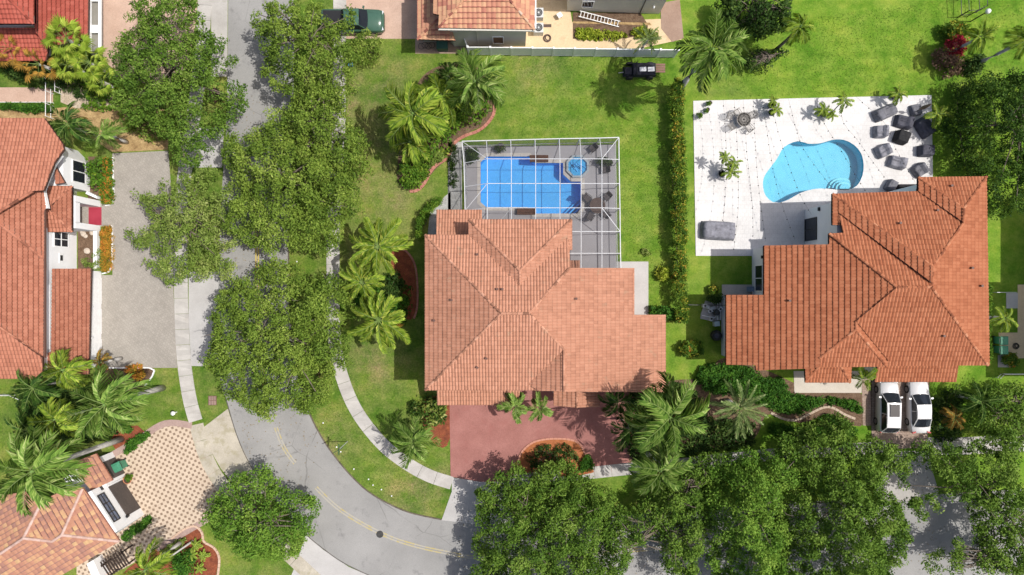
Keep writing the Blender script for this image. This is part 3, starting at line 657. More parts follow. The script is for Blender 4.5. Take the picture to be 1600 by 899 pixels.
for k in range(5): mb.box(P(spa_c[0]-7+3.6*k, spa_c[1]-2+(k % 2)*4, .17), (.10, .75, .1), .5+.15*k)
mb.build('spa_seat', plaster1, spa)
pl2 = pool('swimming_pool', 'turquoise free form pool set in the white tiled terrace', P2, -.10, 1.05, plaster2, w2, None, .2, top=.05)
for k in range(4):
    c0 = P(1322, 291); pts = []
    for q in range(13):
        a = math.radians(-15+210*q/12); r = 1.15-.24*k; pts.append((c0.x+r*math.cos(a), c0.y-.12+r*.85*math.sin(a)))
    pts = [p for p in pts if in_poly(np.array([p[0]]), np.array([p[1]]), [(v[0], v[1]) for v in P2])[0]]
    if len(pts) > 3: mb = MB(); mb.prism(pts, -1.04, -.85+.2*k, 0); mb.build('pool_step', plaster2 if k % 2 else mottled('pale step plaster', (.25, .62, .72, 1), (.30, .66, .75, 1)), pl2)
# caged deck
cage_out = [(725.5, 229), (961, 226.5), (963, 422), (900, 440), (690, 380), (725.5, 330)]
sheet('pool_deck', pp(cage_out), .05, deck_grey, holes=[inset(P1, -.03)], skirt=.06)
sheet('pool_deck', [P(x, y) for x, y in ((1083, 158), (1455, 149), (1458, 330), (1330, 440), (1250, 440), (1174, 400), (1087, 400))], .05, deck_white, holes=[P2], skirt=.06)
# ------------------------------------------------------------------ roads
Lr = [(357, -90), (356, 60), (354, 180), (350, 250), (345, 330), (342, 420), (339, 500), (344, 590), (357, 637), (370, 680), (385, 715), (400, 741), (420, 768), (442, 795), (475, 832), (503, 856), (545, 884), (620, 915), (720, 935), (850, 945), (1000, 940), (1300, 928), (1620, 905), (1850, 890)]
Rr = [(462, -90), (460, 60), (457, 200), (452, 330), (451, 400), (454, 500), (468, 590), (480, 635), (490, 660), (502, 682), (514, 701), (530, 722), (550, 745), (575, 768), (605, 786), (640, 801), (690, 812), (745, 817), (850, 814), (1000, 803), (1200, 788), (1440, 774), (1620, 763), (1850, 750)]
Ls, Rs = pps(Lr, 0, 8, False), pps(Rr, 0, 8, False)
sheet('road', Ls+Rs[::-1], .012, asphalt)
def ribbon(name, pts, half, z, mat, parent=None, th=.0, z0=0, **kw):
    L = []; R = []
    for i in range(len(pts)):
        d = (pts[min(i+1, len(pts)-1)]-pts[max(0, i-1)]).normalized(); n = Vector((-d.y, d.x, 0)); L.append(pts[i]+n*half); R.append(pts[i]-n*half)
    mb = MB()
    for i in range(len(pts)-1):
        a, b, c, e = R[i], R[i+1], L[i+1], L[i]
        if th:
            mb.add([(v.x, v.y, z) for v in (a, b, c, e)]+[(v.x, v.y, z-th) for v in (a, b, c, e)], [(0, 1, 2, 3), (0, 4, 5, 1), (2, 6, 7, 3)]+([(3, 7, 4, 0)] if i == 0 else [])+([(1, 5, 6, 2)] if i == len(pts)-2 else []))
        else: mb.add([(v.x, v.y, z) for v in (a, b, c, e)], [(0, 1, 2, 3)])
    o = mb.build(name, mat, parent)
    if parent is None: setp(o, **kw)
    return o
yellow = mottled('worn yellow paint', (.46, .38, .16, 1), (.52, .43, .20, 1), .8, 22, .3, .9, .1, .1, stain=((.37, .355, .325, 1), 1.6, .40, .92))
yellow2 = mottled('yellow paint', (.55, .42, .10, 1), (.60, .46, .14, 1), .8, 22, .3, .9, .1, .1, stain=((.40, .38, .35, 1), 2.2, .55, .8))
marks = structure('lane_markings')
cl = [[(402, 320), (402, 375), (402, 430), (404, 520), (414, 610)], [(431, 668), (440, 692), (450, 710), (461, 724)], [(494, 762), (512, 780), (532, 797), (560, 815), (590, 831), (618, 843), (650, 853), (690, 862), (750, 872), (850, 872), (925, 866), (1100, 850)]]
for i, seg in enumerate(cl):
    pts = pps(seg, 0, 6, False)
    for s in (-.11, .11):
        q = []
        for k in range(len(pts)):
            d = (pts[min(k+1, len(pts)-1)]-pts[max(0, k-1)]).normalized(); q.append(pts[k]+Vector((-d.y, d.x, 0))*s)
        ribbon('lane_line', q, .06, .018, yellow2 if i == 0 else yellow, marks)
mh = thing('manhole_cover', 'round dark iron manhole cover in the road bend', 'manhole cover', P(593.5, 835))
mb = MB(); mb.lathe(P(593.5, 835, .012), [(.31, 0), (.31, .01), (.30, .014)], 24); mb.build('rim', dark, mh)
iron = mottled('cast iron', (.045, .045, .045, 1), (.08, .078, .075, 1), 4, 25, .4, .7, .3, .5)
mb = MB(); mb.lathe(P(593.5, 835, .028), [(.27, 0), (.27, .006)], 24)
for k in range(5): mb.box(P(593.5-3.6+1.8*k, 835, .037), (.03, .4, .006))
mb.build('lid', iron, mh)
# kerb edge along the inner side of the bend
ribbon('kerb', [p+Vector((0, 0, 0)) for p in pps(Rr[3:17], 0, 10, False)], .06, .03, mottled('dark kerb', (.10, .085, .06, 1), (.20, .17, .13, 1), 2, 10, .5), th=.04, kind='structure')
ribbon('kerb', [p for p in pps(Lr[7:19], 0, 10, False)], .035, .028, mottled('dark joint', (.10, .09, .08, 1), (.18, .17, .15, 1), 2, 10, .5), th=.03, kind='structure')
# ------------------------------------------------------------------ pavements
sw = structure('sidewalk')
strip_slabs(sw, 'slab', pp([(531, -40), (531, 60), (530, 130), (530, 190), (525, 280), (521, 360), (520.5, 430), (521, 500), (526, 555), (539, 602), (556, 640), (579, 673), (606, 702), (640, 727), (672, 744), (706, 755)]), .56, .05, 1.5, concrete)
strip_slabs(sw, 'slab', pp([(795, 752), (850, 746), (905, 741), (950, 736), (1020, 729), (1080, 724), (1140, 717), (1200, 711), (1300, 704), (1384, 699)]), .52, .05, 1.5, concrete)
strip_slabs(sw, 'slab', pp([(1448, 697), (1500, 697), (1560, 694), (1640, 690)]), .75, .05, 1.5, concrete)
sw2 = structure('sidewalk')
strip_slabs(sw2, 'slab', pp([(322, -40), (318, 40), (312, 110), (303, 180), (293, 240), (286, 300), (283, 380), (283, 450), (285, 520), (289, 575), (297, 625), (306, 658)]), .60, .05, 1.35, concrete)
strip_slabs(sw2, 'slab', pp([(307, 663), (317, 700), (334, 738), (362, 775), (392, 808), (425, 842), (458, 873), (500, 912)]), .60, .045, 1.5, concrete_stain)
def slab_area(name, poly, z, mat, cuts=None, skirt=.05): return sheet(name, pp(poly), z, mat, skirt=skirt)
slab_area('driveway_apron', [(706, 746), (745, 752), (793, 752), (792, 768), (803, 818), (745, 819), (690, 813), (706, 768)], .022, concrete_pale)
slab_area('driveway_apron', [(306, 200), (350, 200), (347, 262), (296, 262)], .02, concrete_pale)
slab_area('driveway_apron', [(330, -30), (356, -30), (355, 120), (330, 120)], .02, concrete)
slab_area('driveway_apron', [(295, 425), (342, 425), (340, 500), (343, 573), (299, 572), (295, 500)], .02, concrete_pale)
slab_area('driveway_apron', [(318, 668), (356, 639), (370, 682), (399, 741), (420, 770), (380, 775), (345, 732), (327, 700)], .02, concrete_stain)
slab_area('driveway_apron', [(478, 836), (505, 859), (545, 886), (610, 914), (500, 930), (455, 900), (463, 880)], .02, concrete_pale)
slab_area('driveway_apron', [(1385, 705), (1450, 705), (1458, 740), (1470, 780), (1360, 785), (1378, 745)], .022, concrete)
slab_area('driveway', [(176, 240), (263, 236), (268, 300), (271, 400), (271, 450), (274, 520), (277, 575), (155, 575), (157, 430), (176, 430), (176, 354), (112, 354), (112, 318), (176, 318)], .03, grey_pavers)
slab_area('driveway', [(150, -30), (312, -30), (303, 60), (290, 110), (240, 130), (200, 130), (158, 90)], .03, pink_pave)
slab_area('driveway', [(262, 661), (299, 663), (312, 700), (332, 737), (350, 760), (345, 800), (300, 824), (245, 858), (200, 885), (160, 905), (120, 905), (120, 850), (150, 740), (175, 712)], .03, diamond)
band = mottled('pinkish border pavers', (.36, .25, .22, 1), (.46, .34, .30, 1), 1, 12, .35)
ribbon('paver_border', pps([(174, 712), (215, 688), (258, 662), (300, 665)], 0, 8, False), .28, .042, band, th=.03, kind='structure')
ribbon('paver_border', pps([(245, 858), (300, 826), (345, 800)], 0, 8, False), .25, .043, band, th=.03, kind='structure')
ribbon('paver_border', pps([(303, 665), (313, 698), (333, 735), (350, 758)], 0, 8, False), .22, .038, band, th=.03, kind='structure')
slab_area('driveway', [(702, 590), (1015, 590), (1012, 700), (985, 735), (905, 742), (850, 748), (795, 753), (750, 753), (704, 745)], .03, red_pave)
slab_area('driveway', [(1360, 590), (1452, 590), (1449, 660), (1450, 700), (1384, 702), (1362, 690)], .03, drive_pavers)
slab_area('driveway', [(534, -30), (676, -30), (676, 50), (650, 61), (560, 61), (534, 61)], .03, pink_pave)
slab_area('patio', [(960, 409), (1013, 409), (1013, 493), (960, 493)], .04, concrete_pale)
slab_area('patio', [(690, 400), (706, 400), (704, 300), (694, 308), (686, 322), (672, 330), (668, 370)], .02, gravel)
slab_area('gravel_bed', [(700, 222), (722, 222), (722, 335), (700, 335)], .02, gravel)
slab_area('patio', [(649, 62), (800, 62), (800, 84), (649, 84)], .03, mottled('taupe paving', (.36, .26, .20, 1), (.44, .33, .26, 1), .8, 10, .3))
slab_area('patio', [(800, -20), (885, -20), (894, 35), (1032, 30), (1062, 22), (1065, 62), (1000, 76), (800, 76)], .025, sand_deck)
slab_area('planting_bed', [(895, 20), (1000, 20), (1012, 38), (1012, 52), (980, 60), (940, 63), (895, 61)], .035, mulch_brown)
slab_area('path', [(895, 34), (1015, 36), (1018, 40), (895, 37)], .045, sand)
slab_area('path', [(1032, 5), (1062, 0), (1068, 60), (1050, 66), (1033, 45)], .04, mottled('brown paving', (.30, .20, .15, 1), (.38, .27, .21, 1)))
slab_area('path', [(-20, 137), (83, 137), (83, 160), (-20, 160)], .03, pink_pave)
slab_area('path', [(-20, 170), (80, 170), (200, 158), (270, 175), (262, 234), (176, 238), (100, 190), (-20, 188)], .02, sand)
slab_area('path', [(95, 130), (170, 130), (190, 165), (120, 170), (95, 160)], .022, mottled('stepping gravel', (.50, .40, .29, 1), (.62, .52, .40, 1), 2, 8, .6))
slab_area('path', [(1240, 580), (1346, 580), (1346, 614), (1241, 614)], .035, mottled('cream path', (.52, .47, .40, 1), (.58, .53, .46, 1), 1, 12, .2))
slab_area('path', [(1346, 580), (1362, 580), (1362, 665), (1348, 665)], .03, drive_pavers)
slab_area('path', [(1128, 445), (1195, 445), (1195, 466), (1128, 466)], .03, mottled('side path', (.42, .38, .34, 1), (.50, .46, .42, 1)))
slab_area('path', [(1590, 445), (1660, 445), (1660, 560), (1563, 560), (1560, 520), (1590, 520)], .03, sand_deck)
slab_area('path', [(1572, 458), (1590, 458), (1590, 482), (1572, 482)], .04, concrete_pale)
slab_area('path', [(1559, 555), (1580, 555), (1580, 574), (1559, 574)], .04, concrete)
slab_area('planting_bed', [(122, 356), (151, 356), (151, 421), (122, 421)], .04, mulch_brown)
slab_area('planting_bed', [(138, 245), (154, 245), (154, 322), (138, 310)], .04, mulch_brown)
slab_area('planting_bed', [(165, 575), (241, 576), (236, 592), (225, 605), (195, 612), (150, 600)], .02, mulch_brown)
slab_area('planting_bed', [(185, 668), (215, 665), (232, 680), (205, 696), (182, 704), (172, 690)], .024, mulch_red)
slab_area('planting_bed', [(255, 850), (270, 840), (290, 826), (308, 822), (318, 835), (316, 848), (335, 858), (342, 872), (336, 910), (180, 910), (200, 888)], .02, mulch_red)
def closed_bed(pts, z, mat, name='planting_bed'): return sheet(name, pps(pts, 0, 8), z, mat, skirt=.02)
closed_bed([(612, 393), (632, 392), (645, 410), (650, 440), (650, 480), (642, 500), (625, 490), (615, 450)], .02, mulch_red)
closed_bed([(668, 620), (703, 632), (703, 685), (692, 700), (676, 690), (660, 660)], .02, mulch_red)
closed_bed([(806, 738), (812, 712), (828, 694), (850, 687), (885, 687), (905, 694), (912, 708), (925, 726), (928, 738), (870, 745)], .05, mottled('orange mulch', (.40, .13, .05, 1), (.52, .20, .08, 1), 2, 14, .6))
closed_bed([(640, 165), (660, 120), (700, 100), (745, 105), (770, 145), (771, 178), (755, 196), (730, 208), (708, 226), (700, 248), (680, 265), (660, 290), (640, 299), (622, 285), (622, 250), (628, 210)], .02, mulch_brown)
closed_bed([(1100, 590), (1130, 560), (1200, 580), (1260, 605), (1345, 615), (1352, 660), (1330, 665), (1290, 648), (1255, 662), (1200, 648), (1170, 690), (1060, 700), (1020, 660), (1040, 600)], .02, mulch_brown)
# red brick edging, single bricks laid end to end
def edging(label, pts, brick, mat, w_=.11, h=.1, kindname='brick'):
    r = thing('garden_edging', label, 'edging', P(*pts[0])); path = smooth_path(pps(pts, 0, 6, False), .05); acc = 0; last = path[0]; mb_i = 0
    seg = [path[0]]
    for a, b in zip(path, path[1:]):
        acc += (b-a).length
        if acc >= brick:
            d = (b-last).normalized(); n = Vector((-d.y, d.x, 0)); g = d*.012; m2 = MB(); m2.prism([last+g-n*w_, b-g-n*w_, b-g+n*w_, last+g+n*w_], 0, h+random.uniform(-.01, .01)); m2.build(kindname, mat, r); last = b; acc = 0
    return r
edging('winding red brick edging round the palm bed left of the screen cage', [(640, 299), (652, 298), (664, 286), (672, 270), (682, 258), (698, 248), (705, 234), (712, 222), (728, 212), (745, 206), (758, 197), (768, 185), (773, 172), (771, 158)], .34, red_kerb, .13)
edging('brick edging around the island bed in the red driveway', [(808, 740), (812, 712), (828, 694), (850, 686.5), (885, 686), (905, 693), (914, 709), (924, 724)], .34, fascia_red, .08)
edging('curved brick edging on the bed under the lime palms', [(613, 391), (632, 391), (647, 410), (652, 440), (652, 480), (645, 502)], .34, red_kerb, .08)
edging('pale stone edging of the bed right of the patterned driveway', [(268, 842), (288, 827), (306, 822), (317, 834), (318, 846), (334, 855), (343, 872), (340, 905)], .36, mottled('pale edging', (.55, .38, .28, 1), (.68, .5, .38, 1)), .09)
edging('white kerb beside the grey driveway along the upper orange hedge', [(177, 246), (177.5, 280), (177, 318), (158, 321)], .5, white, .05, .12, 'kerb_stone')
edging('white kerb beside the grey driveway along the lower orange hedge', [(176, 352), (176, 400), (175, 418), (168, 427), (158, 428)], .5, white, .05, .12, 'kerb_stone')
edging('white kerb of the bed below the grey driveway', [(168, 575), (205, 575), (241, 576), (237, 590), (226, 604)], .5, white, .05, .12, 'kerb_stone')
edging('beige edging along the wavy bed in front of the right house', [(1204, 645), (1225, 655), (1245, 656), (1262, 648), (1285, 637), (1300, 637), (1320, 648), (1340, 656)], .34, mottled('mulch edging', (.42, .33, .25, 1), (.52, .42, .33, 1)), .10)
# ------------------------------------------------------------------ houses
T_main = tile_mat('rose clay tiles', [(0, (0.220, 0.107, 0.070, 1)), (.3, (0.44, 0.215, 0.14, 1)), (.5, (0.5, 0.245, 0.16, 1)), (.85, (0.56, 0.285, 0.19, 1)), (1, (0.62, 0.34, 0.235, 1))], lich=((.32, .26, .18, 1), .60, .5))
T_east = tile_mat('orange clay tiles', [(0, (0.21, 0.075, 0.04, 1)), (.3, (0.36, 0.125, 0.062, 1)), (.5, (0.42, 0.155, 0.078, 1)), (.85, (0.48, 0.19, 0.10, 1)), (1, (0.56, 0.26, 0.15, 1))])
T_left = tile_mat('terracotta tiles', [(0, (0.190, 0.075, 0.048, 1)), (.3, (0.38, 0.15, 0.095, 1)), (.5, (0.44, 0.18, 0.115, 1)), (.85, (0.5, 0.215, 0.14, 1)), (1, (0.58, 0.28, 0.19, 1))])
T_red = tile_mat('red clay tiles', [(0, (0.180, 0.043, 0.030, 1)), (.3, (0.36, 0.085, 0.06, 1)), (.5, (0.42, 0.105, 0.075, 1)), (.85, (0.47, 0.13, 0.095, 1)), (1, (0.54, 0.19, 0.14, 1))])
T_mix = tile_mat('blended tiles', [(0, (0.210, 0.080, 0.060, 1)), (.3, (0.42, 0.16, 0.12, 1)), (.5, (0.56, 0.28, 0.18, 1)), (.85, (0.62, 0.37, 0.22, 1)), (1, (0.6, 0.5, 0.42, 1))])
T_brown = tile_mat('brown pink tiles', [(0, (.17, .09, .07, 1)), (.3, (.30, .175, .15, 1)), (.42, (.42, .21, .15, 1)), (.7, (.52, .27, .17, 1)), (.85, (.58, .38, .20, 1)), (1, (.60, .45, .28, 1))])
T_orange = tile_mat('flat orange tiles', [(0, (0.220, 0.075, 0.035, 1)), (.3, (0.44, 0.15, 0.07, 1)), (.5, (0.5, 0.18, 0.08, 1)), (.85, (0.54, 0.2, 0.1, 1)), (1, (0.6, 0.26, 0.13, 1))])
def house(label, px, py, name='house', cat='house', **k): return thing(name, label, cat, P(px, py), **k)
# --- main house in the middle
H1 = house('house with rose clay hip roof and red driveway in the middle', 780, 480)
W = Plane('W', (664, 480, 6)); N = Plane('N', (700, 367, 6)); S = Plane('S', (700, 610, 6)); E = Plane('E', (1040, 550, 3.95))
nw = Plane('N', (700, 328, 3.3), .34); wn = Plane('N', (800, 343, 6)); wW = Plane('W', (732, 360, 6)); wE = Plane('E', (894, 360, 6))
lowS = Plane('S', (700, 633, 3.2), .33); pW = Plane('W', (865, 620, 2.9), .3); pE = Plane('E', (937, 620, 2.9), .3); eN = Plane('N', (895, 407, 3.1), .3)
roof(H1, [(W, [(664, 367), (783, 490), (664, 610)]),
          (N, [(664, 367), (732, 367), (812, 445), (886, 372), (890, 418), (826, 489), (783, 489.5)]),
          (S, [(664, 610), (783, 490), (826, 490), (881, 546), (824, 601), (843, 604), (843, 610)]),
          (E, [(826, 490), (890, 419), (991, 419), (991, 492), (1040, 492), (1040, 613), (881, 612), (881, 546)]),
          (Plane('W', (824, 601, 6.1)), [(881, 546), (881, 611), (843, 611), (824, 601)]),
          (nw, [(682, 328), (753, 328), (753, 352), (740, 372), (682, 372)]),
          (wn, [(732, 343), (893, 343), (812, 423)]),
          (wW, [(732, 343), (812, 423), (812, 446), (732, 367)]),
          (wE, [(894, 343), (812, 422), (812, 446), (886, 372), (894, 391)]),
          (wE, [(886, 372), (894, 370), (894, 391), (890, 391), (890, 419), (889, 419)]),
          (eN, [(890, 407), (906, 407), (906, 424), (890, 424)]),
          (lowS, [(683, 600), (812, 600), (812, 633), (683, 633)]),
          (pW, [(865, 600), (901, 600), (901, 637), (865, 634)]), (pE, [(901, 600), (937, 600), (937, 636), (901, 637)])],
     [(W, (664, 367), (783, 490)), (W, (664, 610), (783, 490)), (N, (783, 490), (826, 490)), (E, (826, 490), (890, 419)), (E, (826, 490), (881, 546)), (E, (881, 546), (881, 611)),
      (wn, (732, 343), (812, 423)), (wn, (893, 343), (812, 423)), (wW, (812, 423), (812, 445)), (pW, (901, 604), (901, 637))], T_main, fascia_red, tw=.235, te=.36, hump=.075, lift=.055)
for poly, z in (([(683, 375), (860, 375), (886, 440), (886, 590), (683, 590)], 5.8), ([(751, 360), (869, 360), (869, 450), (751, 450)], 5.8), ([(870, 430), (968, 430), (968, 592), (870, 592)], 4.6), ([(960, 500), (1006, 500), (1006, 588), (960, 588)], 3.7), ([(700, 350), (760, 350), (760, 400), (700, 400)], 3.2), ([(700, 580), (795, 580), (795, 614), (700, 614)], 3.1)):
    wall_prism(H1, poly, 0, z, mottled('rose stucco', (.50, .33, .27, 1), (.56, .38, .31, 1)) if 'rose stucco' not in MATS else MATS['rose stucco'])
for x in (871, 931):
    mb = MB(); c = P(x*.95+40, 612, 0); mb.lathe((c.x, c.y, 0), [(.22, 0), (.22, .2), (.16, .25), (.16, 2.5), (.22, 2.6), (.22, 2.75)], 12); mb.build('column', white, H1)
vents(H1, [(W, 706, 469), (W, 679, 501), (N, 746, 398), (S, 746, 574), (E, 900, 467), (N, 777, 452), (N, 785, 452), (S, 760, 560)], fascia_brown)
# --- right house
H2 = house('large house with orange tiled hip roof beside the white pool terrace', 1400, 450)
W1 = Plane('W', (1134, 500, 3.85)); W2 = Plane('W', (1300, 330, 6)); W3 = Plane('W', (1434, 290, 6)); N1 = Plane('N', (1350, 303, 6)); N3 = Plane('N', (1480, 276.5, 6)); N2 = Plane('N', (1317, 364, 4.4+.6), .385)
E1 = Plane('E', (1542, 400, 6)); S1 = Plane('S', (1450, 571, 6)); S2 = Plane('S', (1330, 573, 5.6)); E2 = Plane('E', (1385, 570, 5.7))
gS = Plane('S', (1430, 597, 3.1), .3); bW = Plane('W', (1257, 590, 3.1), .33); bS = Plane('S', (1300, 598, 3.0), .33); bE = Plane('E', (1329, 590, 3.1), .33)
N2 = Plane('N', (1340, 372, W1.at(1310, 372).z), .385); zz = W1.at(1337, 515); S2 = Plane('S', (1337, 515, zz.z)); E2 = Plane('E', (1337, 515, zz.z)); print('S2', S1.at(1337, 502), W1.at(1337, 502), zz, S1.at(1386, 562), E2.at(1386, 562), S2.at(1385, 573))
roof(H2, [(N3, [(1434, 277), (1541, 276), (1505, 326)]), (W3, [(1434, 277), (1505, 326), (1505, 348), (1440, 303), (1434, 300)]),
          (N1, [(1300, 303), (1436, 299), (1441, 302), (1505, 348), (1457, 416)]),
          (W2, [(1300, 303), (1457, 417), (1455, 442), (1309, 332), (1312, 352), (1300, 352)]),
          (N2, [(1309, 330), (1455, 441), (1455, 449), (1401, 449), (1295, 365), (1317, 364)]),
          (W1, [(1295, 365), (1402, 449), (1337, 502), (1337, 515), (1280, 560), (1281, 574), (1262, 576), (1181, 579), (1180, 571), (1134, 570), (1134, 461), (1193, 461), (1193, 384), (1295, 382)]),
          (S1, [(1401, 449), (1455, 449), (1543, 571), (1386, 572), (1386, 562), (1337, 502)]),
          (S2, [(1337, 514), (1385, 573), (1281, 574), (1280, 560)]), (E2, [(1337, 501), (1388, 563), (1385, 573), (1337, 515)]),
          (E1, [(1541, 276), (1545, 571), (1455, 449), (1457, 416), (1505, 348), (1505, 326)]),
          (gS, [(1373, 560), (1498, 560), (1493, 597), (1366, 597)]),
          (bW, [(1257, 565), (1284, 568), (1258, 597)]), (bS, [(1284, 566), (1309, 566), (1328, 598), (1258, 598)]), (bE, [(1309, 566), (1330, 566), (1329, 598)])],
     [(N3, (1434, 277), (1505, 326)), (N3, (1541, 276), (1505, 326)), (W3, (1505, 326), (1505, 348)), (E1, (1505, 348), (1457, 416)), (N1, (1300, 303), (1457, 417)), (E1, (1457, 417), (1455, 449)),
      (N2, (1295, 365), (1401, 449)), (N2, (1401, 449), (1455, 449)), (W1, (1401, 449), (1337, 502)), (W1, (1337, 502), (1337, 515)), (S1, (1455, 449), (1543, 571)), (W1, (1337, 515), (1280, 560)), (S2, (1337, 515), (1385, 573)),
      (bS, (1284, 567), (1258, 597)), (bS, (1310, 567), (1328, 598))], T_east, fascia_brown, tw=.26, te=.385, lift=.06, hump=.075)
for poly, z in (([(1257.5, 328), (1380, 328), (1380, 470), (1257.5, 470)], 5.85), ([(1370, 310), (1460, 310), (1460, 550), (1370, 550)], 5.7), ([(1380, 302), (1458, 302), (1458, 340), (1380, 340)], 5.8), ([(1275, 470), (1380, 470), (1380, 560), (1275, 560)], 5.4),
                ([(1175, 390), (1270, 390), (1270, 470), (1175, 470)], 4.35), ([(1127, 463), (1275, 463), (1275, 555), (1127, 555)], 3.7), ([(1345, 540), (1448, 540), (1448, 578), (1345, 578)], 3.1)):
    wall_prism(H2, poly, 0, z, stucco)
def px_wall_x(x, z): return P(x, 0, 0).x
x = P(1257.5, 0).x
wall_quad_frame(H2, (x, P(0, 344).y), (x, P(0, 377).y), .15, 2.35, (-1, 0), dark, glass_dark, 'patio_door', mull=(2, 1))
mb = MB(); mb.box((x-.08, P(0, 333).y, 2.9), (.18, .3, .12)); mb.build('wall_light', dark, H2)
x = P(1175, 0).x
wall_quad_frame(H2, (x, P(0, 416).y), (x, P(0, 455).y), .9, 2.6, (-1, 0), white, glass_dark, mull=(2, 1))
mb = MB(); mb.box((x-.08, P(0, 404).y, 2.6), (.16, .25, .12)); mb.build('wall_light', dark, H2)
y = P(0, 578).y
for a, b in ((1350, 1394), (1402, 1444)):
    mb = MB()
    for k in range(4): mb.box(((P(a, 0).x+P(b, 0).x)/2, y-.04, .3+.56*k), (P(b, 0).x-P(a, 0).x, .06, .54))
    mb.build('garage_door', mottled('garage door paint', (.6, .58, .54, 1), (.66, .64, .6, 1)), H2)
vents(H2, [(N1, 1404, 349), (N3, 1484, 291), (N1, 1462, 329), (E1, 1516, 419), (S1, 1472, 525), (W1, 1232, 470), (E1, 1531, 447)], fascia_brown)
# --- left house
H3 = house('white walled house with terracotta roof beside the grey paver driveway', 60, 400)
E3 = Plane('E', (70, 400, 5.4), .36); N4 = Plane('N', (40, 185, 5.0), .26); S3 = Plane('S', (30, 592, 5.0), .36); hd = Plane('E', (113, 327, 3.6), .25); hn = Plane('N', (90, 291, 3.6), .3); hs = Plane('S', (90, 363, 3.6), .3)
gE = Plane('E', (142, 500, 3.0), .16); tr = Plane('E', (102, 270, 4.2), .3)
roof(H3, [(N4, [(-60, 185), (70, 185), (99, 226), (100, 234), (85, 256), (69, 298), (52, 299), (-60, 366)]), (E3, [(52, 298), (69, 298), (74, 325), (70, 330), (70, 403), (67, 403), (0, 350), (-60, 300), (-60, 366)]),
          (Plane('E', (70, 400, 5.25), .36), [(-60, 300), (0, 350), (67, 403), (70, 403), (69, 559), (66, 559), (0, 512), (-60, 468)]), (S3, [(-60, 468), (0, 512), (67, 559), (67, 592), (-60, 592)]),
          (tr, [(85, 256), (102, 286), (87, 288)]), (hn, [(76, 291), (113, 291), (80, 322), (72, 322)]), (hd, [(113, 291), (113, 363), (74, 330), (74, 320)]), (hs, [(72, 322), (76, 326), (113, 363), (72, 363)]),
          (gE, [(82, 420), (143, 420), (139, 585), (74, 585), (74, 552), (80, 550)])],
     [(N4, (52, 299), (-20, 343)), (E3, (-20, 335), (67, 403)), (E3, (-20, 498), (67, 559)), (hd, (76, 323), (113, 291)), (hd, (76, 327), (113, 363))], T_left, fascia_brown, tw=.28, te=.33, hump=.07)
for poly, z in (([(20, 236), (122, 236), (141, 256), (141, 300), (20, 300)], 3.55), ([(-80, 225), (60, 225), (60, 300), (-80, 300)], 4.8), ([(-80, 300), (120, 300), (120, 425), (-80, 425)], 4.9), ([(-80, 425), (118, 425), (118, 570), (-80, 570)], 4.9),
                ([(90, 424), (158.5, 424), (158.5, 572), (90, 572)], 2.75), ([(110, 314), (157, 314), (157, 323.5), (110, 323.5)], 3.4), ([(110, 353), (157, 353), (157, 362), (110, 362)], 3.4)):
    wall_prism(H3, poly, 0, z, stucco)
mb = MB(); a = P(153, 323); b = P(157, 353.5); mb.box(((a.x+b.x)/2, (a.y+b.y)/2, 3.1), (b.x-a.x, a.y-b.y+.01, .6)); mb.build('arch_header', stucco, H3)
def arch(x0, y0, y1, z0, z1, house_, mat):
    mb = MB(); cy = (y0+y1)/2; r = (y1-y0)/2; n = 10
    for k in range(n):
        a0, a1 = math.pi*k/n, math.pi*(k+1)/n; q = [(cy-r*math.cos(a), z0+min(r, z1-z0)*math.sin(a)) for a in (a0, a1)]
        mb.add([(x0, q[0][0], q[0][1]), (x0, q[1][0], q[1][1]), (x0, q[1][0], z1), (x0, q[0][0], z1)], [(0, 1, 2, 3), (3, 2, 1, 0)])
    mb.build('arch_trim', mat, house_)
x3 = P(120, 0).x; x141 = P(141, 0).x; x122 = P(122, 0).x
wall_quad_frame(H3, (x141, P(0, 262).y), (x141, P(0, 284).y), .9, 2.6, (1, 0), white, glass_dark, mull=(2, 2)) if False else None
# bay window on the chamfered north bay, seen from above
wall_quad_frame(H3, (x141, P(0, 258).y), (x141, P(0, 290).y), .75, 2.45, (1, 0), white, glass_dark, mull=(2, 1))
wall_quad_frame(H3, (x3, P(0, 366).y), (x3, P(0, 388).y), 1.2, 3.0, (1, 0), white, glass_dark, mull=(2, 2))
mb = MB(); mb.box((x3+.03, P(0, 405).y, 2.1), (.06, .8, .5)); o = mb.build('wall_niche', white, H3)
m2 = MB(); m2.box((x3+.07, P(0, 405).y, 2.1), (.02, .45, .3)); m2.build('grille', dark, o)
mb = MB(); mb.box((P(117, 0).x, P(0, 332).y, 1.2), (.08, 1.3, 2.3)); mb.build('front_door', mottled('dark brown door', (.07, .04, .03, 1), (.10, .06, .04, 1)), H3)
gx = P(158.5, 0).x
for a, b in ((435, 475), (483, 522), (530, 568)):
    mb = MB()
    for k in range(4): mb.box((gx+.03, P(0, (a+b)/2).y, .28+.5*k), (.05, P(0, a).y-P(0, b).y, .48))
    mb.build('garage_door', white, H3)
for yy in (479, 526):
    mb = MB(); c = P(158.5, yy); mb.box((c.x+.12, c.y, 1.9), (.25, .06, .05)); mb.lathe((c.x+.25, c.y, 1.62), [(.07, 0), (.12, .28), (.14, .3), (.02, .42)], 8); mb.build('wall_lamp', white, H3)
